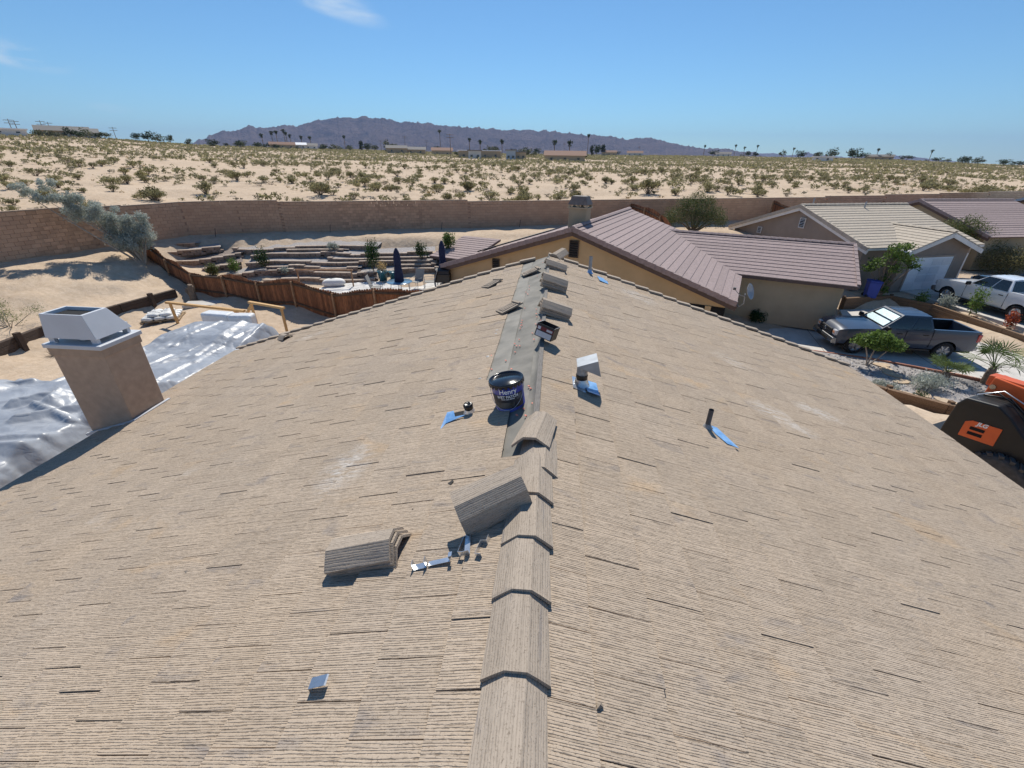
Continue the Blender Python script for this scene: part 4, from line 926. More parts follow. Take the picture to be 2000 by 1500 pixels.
# gnarled stump at the end of the timber wall
b = MB(); b.tube([(0, 0, -.1), (.03, .02, .3), (-.02, .05, .65), (.05, .02, .95)], [.22, .17, .16, .11], 9); b.tube([(0, 0, .4), (.16, .05, .7), (.2, .02, .88)], [.1, .08, .05], 7); b.tube([(-.05, 0, .3), (-.2, -.05, .6), (-.22, 0, .75)], [.1, .07, .05], 7)
o = b.build('tree_stump', M['bark'], None, foot(-19.55, 21.75)); tag(o, 'grey weathered stump at the corner of the plank fence', 'stump')
# old timber retaining wall on the left
tw = empty('timber_wall', (-20.9, 17, -5.45), 0, 'dark weathered timber retaining wall crossing the left yard', 'retaining wall')
tl = [(-20.3, 6.0), (-20.7, 10.5), (-21.0, 13.4), (-21.35, 15.4), (-20.95, 18.8), (-20.45, 21.7)]
for a, c in zip(tl, tl[1:]):
    L = hypot(c[0] - a[0], c[1] - a[1]); n = max(1, round(L / 2.3))
    for i in range(n):
        for lv in range(4):
            t0, t1 = i / n, (i + 1) / n - .006; j = rnd.uniform(-.02, .02)
            p = (lerp(a[0], c[0], t0) + 20.9 + j, lerp(a[1], c[1], t0) - 17, .06 + .19 * lv); q = (lerp(a[0], c[0], t1) + 20.9 + j, lerp(a[1], c[1], t1) - 17, .06 + .19 * lv + rnd.uniform(-.01, .01))
            b = MB(); b.bar(p, q, .2, .178); b.build('timber', M['wood_dark'], tw)
        pp = (lerp(a[0], c[0], (i + .5) / n) + 20.9 + .16, lerp(a[1], c[1], (i + .5) / n) - 17)
        b = MB(); b.box(pp[0] - .09, pp[0] + .09, pp[1] - .09, pp[1] + .09, -.15, .86 + rnd.uniform(0, .1)); b.build('post', M['wood_dark'], tw)
# plank fence: pickets, rails and posts
def plank_fence(label, pts, tops, name='plank_fence', m='fence', post_side=-1, pw_=.138, gap=.008):
    """pts: (x, y) line, tops: height above ground at each point"""
    root = empty(name, (pts[0][0], pts[0][1], hz1(*pts[0])), 0, label, 'fence'); ox, oy, oz = root.location
    pm = MB(); pm.prism([(-pw_ / 2, 0), (pw_ / 2, 0), (pw_ / 2, .955), (pw_ * .28, 1), (-pw_ * .28, 1), (-pw_ / 2, .955)], -.009, .009); pmm = pm.mesh('picket', M[m])
    d = 0; cum = [0]
    for a, c in zip(pts, pts[1:]): d += hypot(c[0] - a[0], c[1] - a[1]); cum.append(d)
    nP = int(d / (pw_ + gap)); last = None; lastpost = -9
    for i in range(nP):
        s = (i + .5) * (pw_ + gap); p, tdir = along([(x, y, 0) for x, y in pts], s); hgt = float(np.interp(s, cum, tops)); z = hz1(p.x, p.y)
        inst('picket', pmm, root, (p.x - ox, p.y - oy, z - oz - .05), (0, 0, atan2(tdir.y, tdir.x) + rnd.uniform(-.03, .03)), (1, 1, (hgt + .05) * (1 + rnd.uniform(-.012, .012))))
        if s - lastpost > 2.35:
            nrm = Vector((-tdir.y, tdir.x, 0)) * post_side
            q = Vector((p.x, p.y, 0)) + nrm * .09
            b = MB(); b.box(-.045, .045, -.045, .045, -.2, hgt - .06); b.build('post', M['fence_post'], root, (q.x - ox, q.y - oy, z - oz), (0, 0, atan2(tdir.y, tdir.x)))
            if last is not None:
                for f0 in (.14, .86):
                    b = MB(); b.bar((last[0].x - ox, last[0].y - oy, last[1] - oz + f0 * last[2]), (q.x - ox, q.y - oy, z - oz + f0 * hgt), .04, .085); b.build('rail', M['fence_rail'], root)
            last = (Vector((q.x, q.y, 0)) - nrm * .045, z, hgt); lastpost = s
    return root
plank_fence('dark red-brown plank fence that bends at the foot of the sandy slope', [(-3.2, 18.0), (-11.2, 20.15), (-20.2, 22.75), (-25.4, 25.3)], [1.45, 1.42, 1.08, .95], post_side=1)
# ------------------------------------------------------------------ block wall along the desert
WTOP = [-.85, -.85, -.95, -.98, -1.02, -1.10, -1.20, -1.22, -1.02, -.8]
cumw = [0]
for a, c in zip(WALL, WALL[1:]): cumw.append(cumw[-1] + hypot(c[0] - a[0], c[1] - a[1]))
bw = empty('block_wall', (WALL[4][0], WALL[4][1], -3.1), 0, 'long tan concrete block wall between the yards and the desert', 'wall'); BO = Vector(bw.location)
bl = MB(); bl.box(-.193, .193, -.1, .1, .004, .190); blm = bl.mesh('block', M['cmu'])
cpm = MB(); cpm.box(-.198, .198, -.115, .115, 0, .055); cpmm = cpm.mesh('cap_block', M['wallcap'])
blocks = []; caps = []; pts3 = [(x, y, 0) for x, y in WALL]
nW = int(cumw[-1] / .4)
for i in range(nW):
    for half in (0, 1):
        pass
    s = (i + .5) * .4; p, td = along(pts3, s); top = float(np.interp(s, cumw, WTOP)); top = round(top / .1) * .1 if s > cumw[2] else (-.85 if s < cumw[2] - 2.2 else -.95)
    if s > cumw[7]: top = -1.2 + math.floor((s - cumw[7]) / 7.5) * .10
    nc = 12
    ang = atan2(td.y, td.x)
    for c in range(nc):
        p2, _ = along(pts3, min(s + (.2 if c % 2 else 0), cumw[-1])); z = top - .2 * (c + 1)
        blocks.append((p2.x, p2.y, z, ang))
    caps.append((p.x, p.y, top, ang))
def inview(x, y, z):
    d = Vector((x, y, z)) - Vector((.057, 0, 1.78)); q = d.dot(fd)
    if q < .5: return 0
    u, v = d.dot(R_) / q * 847, d.dot(U_) / q * 847
    return 1 / d.length_squared if abs(u) < 1000 and abs(v) < 750 and z > hz1(x, y) - .15 - .1 else 0
rank = sorted(range(len(blocks)), key=lambda i: -(1 / ((blocks[i][0]) ** 2 + blocks[i][1] ** 2) if -52 < math.degrees(atan2(blocks[i][0], blocks[i][1])) < 42 and blocks[i][2] > -3.2 else 0))
bset = set(rank[:300])
for i in rank[:300]:
    x, y, z, a = blocks[i]; inst('block', blm, bw, (x - BO.x + rnd.uniform(-.004, .004), y - BO.y + rnd.uniform(-.004, .004), z - BO.z), (0, 0, a))
bv = np.array(bl.v); bf = np.array(bl.f)
def scatter_join(vv, ff, places):
    Vo, Fo = [], []; n = len(vv)
    for k, (x, y, z, a) in enumerate(places):
        c, s = cos(a), sin(a); Vo.append(np.stack([vv[:, 0] * c - vv[:, 1] * s + x, vv[:, 0] * s + vv[:, 1] * c + y, vv[:, 2] + z], 1)); Fo.append(ff + k * n)
    return np.vstack(Vo), np.vstack(Fo)
def cmu_far():
    m, t, p = nt('split_face_block_far'); g = t.nodes.new('ShaderNodeNewGeometry')
    c = ramp(t, g.outputs['Random Per Island'], [(0, (.48, .295, .19)), (.5, (.54, .335, .215)), (1, (.59, .375, .245))])
    c = mixc(t, .35, c, ramp(t, noise(t, g.outputs['Position'], 1.2, 5, .6), [(.3, (.44, .27, .175)), (.7, (.62, .40, .26))]))
    t.links.new(c, p.inputs['Base Color']); p.inputs['Roughness'].default_value = .95; bumpn(t, p, noise(t, g.outputs['Position'], 40, 3), .5, .012); return m
Vo, Fo = scatter_join(bv, bf, [(x - BO.x, y - BO.y, z - BO.z, a) for i, (x, y, z, a) in enumerate(blocks) if i not in bset])
o = bpy.data.objects.new('block_field', npmesh('block_field', Vo, Fo, cmu_far(), False)); COL.objects.link(o); o.parent = bw; tag(o, kind='stuff')
core = MB()
for i in range(len(WALL) - 1):
    a, c = Vector((*WALL[i], 0)), Vector((*WALL[i + 1], 0)); td = (c - a).normalized(); L = (c - a).length
    core.t = Matrix.Translation((a.x - BO.x, a.y - BO.y, 0)) @ Matrix.Rotation(atan2(td.y, td.x), 4, 'Z'); core.box(-.05, L + .05, -.075, .075, -1.2, min(WTOP[i], WTOP[i + 1]) - BO.z - .25)
core.build('wall_core', M['mortar'], bw)
crank = sorted(range(len(caps)), key=lambda i: caps[i][0] ** 2 + caps[i][1] ** 2)
for i in crank[:300]:
    x, y, z, a = caps[i]; inst('cap_block', cpmm, bw, (x - BO.x, y - BO.y, z - BO.z), (0, 0, a))
Vo, Fo = scatter_join(np.array(cpm.v), np.array(cpm.f), [(x - BO.x, y - BO.y, z - BO.z, a) for x, y, z, a in [caps[i] for i in crank[300:]]])
o = bpy.data.objects.new('cap_field', npmesh('cap_field', Vo, Fo, M['wallcap'], False)); COL.objects.link(o); o.parent = bw; tag(o, kind='stuff')
# rebar stubs leaning on the wall foot
for x, y, lab in ((-23.1, 29.2, 'leftmost'), (-16.2, 31.9, 'second'), (-8.6, 34.7, 'third'), (-2.7, 36.9, 'rightmost')):
    b = MB(); b.bar((0, 0, -.2), (.12, .05, .55), .035); o = b.build('stake', M['steel_post'], None, foot(x, y)); tag(o, lab + ' of four short dark stakes along the foot of the block wall', 'stake', 'stakes at the wall foot')
# ------------------------------------------------------------------ terraced garden
rb = MB(); rb.prism([(-.165, -.09), (-.12, -.125), (.12, -.125), (.165, -.09), (.15, .1), (-.15, .1)], .003, .148, 'z'); rbm = rb.mesh('block', M['rblock'])
rc = MB(); rc.box(-.166, .166, -.15, .12, 0, .06); rcm = rc.mesh('cap_block', M['rcap'])
gravel = mat('grey_gravel', (.36, .325, .305), .95, .5, 26, .9, 40, dist=.04, tint=(.54, .50, .48))
gravel2 = mat('brown_gravel', (.26, .20, .165), .95, .55, 24, .9, 36, dist=.04, tint=(.42, .34, .29))
beds = 0
for li, (lab_, pts) in enumerate(TWL.items()):
    m0 = pts[len(pts) // 2]; root = empty('terrace_wall', m0, 0, lab_, 'retaining wall', 'terrace walls of the neighbour garden'); Ox = Vector(m0)
    L = plen([(x, y, 0) for x, y, z in pts]); n = int(L / .335); flat = [(x, y, 0) for x, y, z in pts]; cz = [0]
    for a, c in zip(pts, pts[1:]): cz.append(cz[-1] + hypot(c[0] - a[0], c[1] - a[1]))
    ncourse = 2
    for i in range(n):
        s = (i + .5) * .335; zt = float(np.interp(s, cz, [q[2] for q in pts]))
        zt = round(zt / .075) * .075
        for c in range(ncourse):
            p, td = along(flat, min(s + (.167 if c % 2 else 0), L)); inst('block', rbm, root, (p.x - Ox.x + rnd.uniform(-.012, .012), p.y - Ox.y + rnd.uniform(-.015, .015), zt - .06 - .15 * (c + 1) - Ox.z), (0, 0, atan2(td.y, td.x) + rnd.uniform(-.04, .04)))
        p, td = along(flat, s); inst('cap_block', rcm, root, (p.x - Ox.x, p.y - Ox.y, zt - .058 - Ox.z), (0, 0, atan2(td.y, td.x)))
    # gravel bed held up by the wall
    b = MB()
    def bedf(u, v, pts=pts, flat=flat, cz=cz, L=L, Ox=Ox):
        s = u * L; p, td = along(flat, s); nrm = Vector((-td.y, td.x, 0)); zt = float(np.interp(s, cz, [q[2] for q in pts])); w = 1.25
        q = p + nrm * (.1 + v * w); return (q.x - Ox.x, q.y - Ox.y, zt - .075 + .12 * v + .03 * float(vnoise(np.array(q.x * 3), np.array(q.y * 3), 3)) - Ox.z)
    b.grid(bedf, max(8, n), 5); b.build('gravel_bed', gravel if li % 3 else gravel2, root)
# patio of pale pavers
pt = MB(); pt.prism([(-13.4, 23.3), (-8.6, 20.6), (-4.4, 22.4), (-5.6, 27.2), (-10.2, 26.2), (-13.2, 24.8)], -5.2, -5.02, 'z')
patio = pt.build('patio', M['concrete2']); tag(patio, 'white paved patio below the terraces', kind='structure')
pvm = MB(); pvm.box(-.29, .29, -.14, .14, 0, .03); pvmm = pvm.mesh('paver', M['concrete2'])
from mathutils.geometry import intersect_point_quad_2d
def in_poly(x, y, poly):
    c = False; n = len(poly)
    for i in range(n):
        x1, y1 = poly[i]; x2, y2 = poly[(i + 1) % n]
        if (y1 > y) != (y2 > y) and x < (x2 - x1) * (y - y1) / (y2 - y1) + x1: c = not c
    return c
PPOLY = [(-13.1, 23.4), (-8.7, 20.9), (-4.7, 22.5), (-5.8, 26.9), (-10.1, 25.9), (-12.9, 24.6)]; npv = 0; pav_stuff = []
ang = radians(-20)
for i in range(-22, 22):
    for j in range(-32, 32):
        u, v = (i + (.5 if j % 2 else 0)) * .6, j * .3; x, y = -9 + u * cos(ang) - v * sin(ang), 24 + u * sin(ang) + v * cos(ang)
        if in_poly(x, y, PPOLY):
            if npv < 300: inst('paver', pvmm, patio, (x, y, -5.02 + rnd.uniform(-.004, .002)), (0, 0, ang)); npv += 1
            else: pav_stuff.append((x, y, -5.02, ang))
if pav_stuff:
    Vo, Fo = scatter_join(np.array(pvm.v), np.array(pvm.f), pav_stuff); o = bpy.data.objects.new('paver_field', npmesh('paver_field', Vo, Fo, M['concrete2'], False)); COL.objects.link(o); o.parent = patio; tag(o, kind='stuff')
# patio furniture
def closed_umbrella(x, y, z, lab, k=1.0):
    r = empty('patio_umbrella', (x, y, z), 0, lab, 'umbrella', 'closed navy patio umbrellas')
    b = MB(); b.tube([(0, 0, 0), (0, 0, 2.5 * k)], .022, 8); b.build('pole', M['galv'], r)
    b = MB(); b.lathe([(.26, 0), (.26, .05), (.05, .10), (.04, .3), (0, .3)], 16); b.build('base', M['black_gloss'], r)
    b = MB(); n = 16
    prof = [(.205, .62), (.235, .72), (.215, 1.05), (.165, 1.55), (.175, 1.95), (.13, 2.3), (.05, 2.5), (0, 2.52)]
    vs = [(rr * (1 + .13 * (1 if a % 2 else -1)) * cos(2 * pi * a / n), rr * (1 + .13 * (1 if a % 2 else -1)) * sin(2 * pi * a / n), zz * k) for rr, zz in prof for a in range(n)]
    b.add(vs, [(i * n + a, i * n + (a + 1) % n, (i + 1) * n + (a + 1) % n, (i + 1) * n + a) for i in range(len(prof) - 1) for a in range(n)], True); cv = b.build('canopy', M['navy'], r)
    b = MB(); b.lathe([(.18, 1.53 * k), (.185, 1.56 * k), (.18, 1.59 * k)], 14); b.build('strap', M['navy'], r)
closed_umbrella(-8.24, 23.19, -4.99, 'closed navy patio umbrella rising through the round glass table')
closed_umbrella(-6.35, 25.6, -4.99, 'closed navy patio umbrella beside the tan house', 1.02)
tb = empty('patio_table', (-8.24, 23.19, -4.99), 0, 'round blue glass patio table under the closed umbrella', 'table')
b = MB(); b.lathe([(.03, .70), (.68, .70), (.70, .715), (.68, .73), (.03, .73)], 28); b.build('tabletop', M['tableglass'], tb)
for k in range(4): b = MB(); a = k * pi / 2 + .5; b.tube([(.45 * cos(a), .45 * sin(a), .7), (.55 * cos(a), .55 * sin(a), 0)], .018, 6); b.build('leg', M['grey_metal'], tb)
def patio_chair(x, y, a, lab):
    r = empty('patio_chair', (x, y, -4.99), a, lab, 'chair', 'grey mesh patio chairs')
    b = MB(); b.box(-.27, .27, -.25, .28, .40, .43); b.build('seat', M['chair_mesh'], r)
    b = MB(); b.t = Matrix.Translation((0, .28, .42)) @ Euler((radians(-17), 0, 0)).to_matrix().to_4x4(); b.box(-.27, .27, -.015, .015, 0, .66); b.build('backrest', M['chair_mesh'], r)
    for sx in (-1, 1):
        b = MB(); b.tube([(sx * .29, -.27, 0), (sx * .29, -.27, .63), (sx * .29, .32, .63)], .015, 6); b.build('armrest', M['grey_metal'], r)
        b = MB(); b.tube([(sx * .29, .34, 0), (sx * .29, .27, .43), (sx * .28, .48, 1.06)], .015, 6); b.build('leg', M['grey_metal'], r)
patio_chair(-9.5, 23.0, radians(100), 'grey mesh patio chair left of the round table')
patio_chair(-7.7, 24.5, radians(-20), 'grey mesh patio chair behind the round table')
patio_chair(-6.95, 24.6, radians(-75), 'grey mesh patio chair nearest the far umbrella')
def pot(x, y, lab, s=1):
    r = empty('planter', (x, y, -5.0), 0, lab, 'planter', 'teal garden pots')
    b = MB(); b.lathe([(0, 0), (.22 * s, 0), (.30 * s, .52 * s), (.335 * s, .54 * s), (.335 * s, .6 * s), (.29 * s, .6 * s), (.28 * s, .54 * s), (0, .53 * s)], 20); b.build('pot', M['teal'], r)
pot(-10.25, 26.0, 'teal pot at the left, below the small terrace wall'); pot(-9.6, 26.15, 'teal pot half hidden by the closed umbrella', .95)
b = MB()
gr = empty('patio_grill', (-6.2, 24.9, -4.99), 0, 'dark covered grill by the corner of the tan house', 'grill')
b = MB(); b.box(-.45, .45, -.28, .28, .35, .85); b.build('cabinet', M['black_gloss'], gr, bevel=.03)
b = MB(); b.prism([(-.28, .85), (.28, .85), (.25, 1.05), (0, 1.15), (-.25, 1.05)], -.42, .42, 'x'); b.build('hood', M['black_gloss'], gr, bevel=.03)
for x in (-.4, .4):
    for y in (-.24, .24): b = MB(); b.box(x - .025, x + .025, y - .025, y + .025, 0, .35); b.build('leg', M['grey_metal'], gr)
# timber swing frame with a pale sack in front of the terraces
sf = empty('lumber_frame', (-13.0, 24.2, -5.05), radians(12), 'thin timber frame standing in front of the lowest terrace', 'frame')
for x in (-1.5, 1.5): post('post', sf, (x, 0, -.05), (x, 0, 1.05), .07, .07, 'fence_post')
post('rail', sf, (-1.6, 0, 1.08), (1.6, 0, 1.0), .07, .07, 'fence_post')
o = inst('sack', pillow(1.3, .7, .45, 9), None, (-12.7, 24.5, -5.03), (0, 0, .3)); tag(o, 'crumpled pale sack lying behind the thin timber frame', 'sack')
# ------------------------------------------------------------------ neighbouring houses
def slope_courses(roof, wdt, L, hr, side, slope, m, exp=.37, y0=0, x_in=0, thick=.045, zoff=0, xc=0):
    """overlapping tile courses down one slope; local x across, y along the ridge, z up"""
    ph = atan(slope); n = int(round((wdt - x_in) / cos(ph) / exp)); b = MB(); b.box(-.43, 0, 0, L, 0, thick)
    me = b.mesh('tile_course', m)
    for k in range(n):
        s = (k + 1) * exp + x_in / cos(ph); o = bpy.data.objects.new('tile_course', me); COL.objects.link(o); o.parent = roof
        x = side * s * cos(ph); z = hr - s * sin(ph) + .012
        if side > 0: o.location = (xc + x, y0, z + zoff); o.rotation_euler = (0, ph - .07, 0)
        else: o.location = (xc + x, y0 + L, z + zoff); o.rotation_euler = (0, ph - .07, pi)
def ridge_caps(roof, x, y0, y1, z, m, ax='y', w=.16):
    L = abs(y1 - y0); n = max(1, int(L / .40)); b = MB(); b.prism([(-w, -.06), (-.05, .02), (.05, .02), (w, -.06), (w - .02, -.085), (0, -.01), (-w + .02, -.085)], 0, .42); me = b.mesh('ridge_cap', m)
    for i in range(n):
        o = bpy.data.objects.new('ridge_cap', me); COL.objects.link(o); o.parent = roof
        o.location = (x, y0 + i * L / n, z + .05) if ax == 'y' else (y0 + (i + 1) * L / n, x, z + .05); o.rotation_euler = (radians(2.5), 0, 0 if ax == 'y' else pi / 2)
def rake_caps(roof, side, wdt, hr, slope, y, m, n=None, xc=0):
    ph = atan(slope); Ls = wdt / cos(ph); n = n or int(Ls / .42); b = MB(); b.box(-.44, 0, -.09, .06, 0, .05); b.box(-.44, 0, -.10, -.075, -.17, .05); me = b.mesh('rake_tile', m)
    for k in range(n):
        s = (k + 1) * Ls / n; o = bpy.data.objects.new('rake_tile', me); COL.objects.link(o); o.parent = roof
        o.location = (xc + side * s * cos(ph), y, hr - s * sin(ph) + .06)
        if side > 0: o.rotation_euler = (0, ph - .05, 0)
        else: o.rotation_euler = (0, ph - .05, pi); o.scale = (1, -1, 1)
def vent_louvre(parent, x, y, z, w, h, frame, slat, n=7):
    b = MB(); b.box(x - w / 2, x + w / 2, y - .05, y - .005, z, z + h); o = b.build('gable_vent', M['black'], parent)
    b = MB(); t = .035
    for X0, X1, Z0, Z1 in ((x - w / 2 - t, x - w / 2, z - t, z + h + t), (x + w / 2, x + w / 2 + t, z - t, z + h + t), (x - w / 2, x + w / 2, z - t, z), (x - w / 2, x + w / 2, z + h, z + h + t)): b.box(X0, X1, y - .07, y - .004, Z0, Z1)
    b.build('vent_frame', frame, o)
    for k in range(n):
        zz = z + (k + .5) * h / n; b = MB(); b.t = Matrix.Translation((x, y - .05, zz)) @ Euler((radians(38), 0, 0)).to_matrix().to_4x4(); b.box(-w / 2, w / 2, -.035, .035, -.006, .006); b.build('slat', slat, o)
def nhouse(name, label, A, th, zr, wl_, wr_, L, zg, slope, wallm, roofm, fasc, exp=.37, oh=.45):
    r = empty(name, (A[0], A[1], zg), -radians(th), label, 'house'); hr = zr - zg
    b = MB(); b.prism([(-wl_ + oh, 0), (-wl_ + oh, hr - slope * (wl_ - oh) - .1), (0, hr - .1), (wr_ - oh, hr - slope * (wr_ - oh) - .1), (wr_ - oh, 0)], oh * .7, L - oh * .7)
    b.build('wall', wallm, r)
    b = MB(); t = .10
    b.prism([(-wl_, hr - slope * wl_), (0, hr), (wr_, hr - slope * wr_), (wr_, hr - slope * wr_ - t), (0, hr - t), (-wl_, hr - slope * wl_ - t)], .03, L - .03); rf = b.build('roof', fasc, r)
    slope_courses(rf, wr_, L, hr, 1, slope, roofm, exp); slope_courses(rf, wl_, L, hr, -1, slope, roofm, exp)
    ridge_caps(rf, 0, 0, L, hr + .05, roofm)
    rake_caps(rf, 1, wr_, hr, slope, .05, roofm); rake_caps(rf, -1, wl_, hr, slope, .05, roofm)
    for s, w in ((1, wr_), (-1, wl_)):
        b = MB(); b.bar((0, .06, hr - .22), (s * w, .06, hr - slope * w - .22), .05, .22); b.build('bargeboard', fasc, r)
    return r, rf, hr
# --- tan house straight ahead: gable towards us, wing with a lower ridge to the right
ZG1 = -6.15
h1, r1, hr1 = nhouse('house', 'tan stucco house with mauve tile roof just beyond the ridge', (.98, 22.0), 22, -1.13, 7.9, 7.75, 11.2, ZG1, .33, M['stucco_tan'], M['roof_mauve'], M['fascia'])
vent_louvre(h1, .05, .30, hr1 - 1.35, .42, .75, M['louvre'], M['louvre']); vent_louvre(h1, -4.35, .30, hr1 - 2.35, .36, .42, M['louvre'], M['louvre'], 4)
# wing: ridge along +x at z -2.2
hw = -2.2 - ZG1; yw = 9.9; ww = 4.15; xw0, xw1 = 3.0, 12.9
b = MB(); b.prism([(yw - ww, hw - .33 * ww), (yw, hw), (yw + ww, hw - .33 * ww), (yw + ww, hw - .33 * ww - .1), (yw, hw - .1), (yw - ww, hw - .33 * ww - .1)], xw0, xw1 - .03, 'x'); r1b = b.build('roof', M['fascia'], h1)
wroot = r1b
def wing_courses(roof, y0, x0, x1, wdt, hz_, side, m, exp=.37, slope=.33):
    ph = atan(slope); n = int(round(wdt / cos(ph) / exp)); b = MB(); b.box(0, x1 - x0, 0, .43, 0, .045); me = b.mesh('tile_course', m)
    for k in range(n):
        s = (k + 1) * exp; o = bpy.data.objects.new('tile_course', me); COL.objects.link(o); o.parent = roof
        if side < 0: o.location = (x0, y0 - s * cos(ph), hz_ - s * sin(ph) + .012); o.rotation_euler = (ph - .07, 0, 0)
        else: o.location = (x1, y0 + s * cos(ph), hz_ - s * sin(ph) + .012); o.rotation_euler = (ph - .07, 0, pi)
wing_courses(r1b, yw, xw0, xw1, ww, hw, -1, M['roof_mauve']); wing_courses(r1b, yw, xw0, xw1, ww, hw, 1, M['roof_mauve'])
ridge_caps(r1b, yw, xw0, xw1, hw + .05, M['roof_mauve'], 'x')
b = MB(); me_ = MB(); me_.box(-.09, .06, -.44, 0, 0, .05); me_.box(.035, .06, -.44, 0, -.17, .0); rkm2 = me_.mesh('rake_tile', M['roof_mauve']); ph_ = atan(.33)
for k in range(10):
    s = (k + 1) * ww / cos(ph_) / 10
    o = inst('rake_tile', rkm2, r1b, (xw1, yw - s * cos(ph_) + .41, hw - s * sin(ph_) + .06 + .135), (ph_ - .05, 0, 0))
b = MB(); b.prism([(yw - ww + .42, 0), (yw - ww + .42, hw - .33 * (ww - .42) - .1), (yw, hw - .12), (yw + ww - .42, hw - .33 * (ww - .42) - .1), (yw + ww - .42, 0)], 5.5, xw1 - .45, 'x'); b.build('wing_wall', M['stucco_olive'], h1)
# carport opening at the right foot of the gable
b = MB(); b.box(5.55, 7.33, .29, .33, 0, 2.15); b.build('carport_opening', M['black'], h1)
b = MB(); b.box(6.5, 6.75, .22, .36, 0, 2.15); b.build('carport_post', M['stucco_tan'], h1)
# eave gutter pieces
b = MB(); b.box(xw0 + 4, xw1, yw - ww - .06, yw - ww - .005, hw - .33 * ww - .16, hw - .33 * ww - .02); b.build('fascia', M['fascia'], h1)
# chimney with hood behind the ridge
b = MB(); b.box(-.95, -.0, 1.9, 2.65, 2.5, hr1 + .72); ch = b.build('chimney', M['stucco_olive'], h1, bevel=.02)
b = MB(); b.box(-1.01, .06, 1.84, 2.71, hr1 + .72, hr1 + .78); b.build('cap_slab', M['stucco_olive'], ch)
b = MB(); vs = []
for (x0_, x1_, y0_, y1_, z_) in ((-1.0, .05, 1.85, 2.70, hr1 + .90), (-.84, -.11, 2.0, 2.55, hr1 + 1.30)): vs += [(x0_, y0_, z_), (x1_, y0_, z_), (x1_, y1_, z_), (x0_, y1_, z_)]
b.add(vs, [(0, 1, 5, 4), (1, 2, 6, 5), (2, 3, 7, 6), (3, 0, 4, 7), (4, 5, 6, 7)]); b.build('chimney_hood', mat('taupe_metal', (.17, .145, .13), .7), ch)
for x in (-.92, -.47, -.03):
    for y in (1.92, 2.62): b = MB(); b.box(x - .06, x + .06, y - .05, y + .05, hr1 + .78, hr1 + .91); b.build('hood_leg', M['stucco_olive'], ch)
# solar panel edge on the left slope
b = MB(); b.t = Matrix.Translation((-5.9, .9, hr1 - .33 * 5.9 + .16)) @ Euler((0, -atan(.33), 0)).to_matrix().to_4x4(); b.box(0, 4.6, 0, 1.6, 0, .06); b.build('solar_panel', M['black_gloss'], h1)
# small patio roof on the left
b = MB(); b.prism([(2.6, hr1 - 2.75), (6.8, hr1 - 2.05), (6.8, hr1 - 2.15), (2.6, hr1 - 2.9)], -10.6, -7.6, 'x'); pr = b.build('patio_roof', M['fascia'], h1)
b = MB(); b.box(0, 3.0, 0, .43, 0, .045); mep = b.mesh('tile_course', M['roof_mauve'])
for k in range(11): s = k * .38; inst('tile_course', mep, pr, (-10.6, 2.55 + s, hr1 - 2.74 + s * .167), (atan(.167) - .06, 0, 0))
for x in (-10.4, -7.9): b = MB(); b.box(x - .08, x + .08, 2.75, 2.91, 0, hr1 - 2.88); b.build('patio_post', M['fence_rail'], h1)
# satellite dish on the eave corner (a thing fixed to the fascia)
ds = empty('satellite_dish', tuple(h1.matrix_basis @ Vector((7.75, .55, hr1 - .33 * 7.75 + .05))), radians(-22), 'grey satellite dish on a bent arm at the right roof corner of the tan house', 'satellite dish')
b = MB(); b.tube([(-.15, .3, -.15), (.1, .0, -.3), (.25, -.05, -.1), (.22, -.05, .32)], .028, 8); b.build('mast', M['grey_metal'], ds)
b = MB(); b.t = Matrix.Translation((.30, -.05, .42)) @ Vector((.88, -.30, .35)).to_track_quat('Z', 'Y').to_matrix().to_4x4() @ Matrix.Scale(.95, 4); b.lathe([(0, 0), (.14, .02), (.28, .08), (.36, .13), (.365, .125), (.28, .065), (0, -.012)], 24); b.build('dish', M['grey_metal'], ds)
b = MB(); b.tube([(.26, -.1, .2), (.0, -.25, .3), (-.22, -.3, .52)], .016, 6); b.build('feed_arm', M['grey_metal'], ds)
b = MB(); b.cbox((-.24, -.3, .55), (.12, .1, .1)); b.build('receiver', M['abs'], ds)
# --- grey house with beige roof and white garage
ZG2 = -5.62
h2, r2, hr2 = nhouse('house', 'taupe stucco house with beige tile roof and white garage door', (17.6, 35.2), 72, -.92, 7.0, 6.0, 9.6, ZG2, .33, M['stucco_taupe'], M['roof_beige'], M['trim_white'])
vent_louvre(h2, .35, .30, hr2 - 1.45, .42, .62, M['trim_white'], M['trim_white'], 6); vent_louvre(h2, -3.6, .30, hr2 - 2.35, .36, .42, M['trim_white'], M['trim_white'], 4)
# rear pipes on that roof
for x, y, h in ((-.25, 1.3, .55), (.55, 5.1, .45)):
    b = MB(); b.tube([(x, y, hr2 - .33 * abs(x) - .1), (x, y, hr2 - .33 * abs(x) + h)], .05, 8); b.lathe([(0, 0), (0, 0)], 3) if False else None; b.build('vent_pipe', M['grey_metal'], h2)
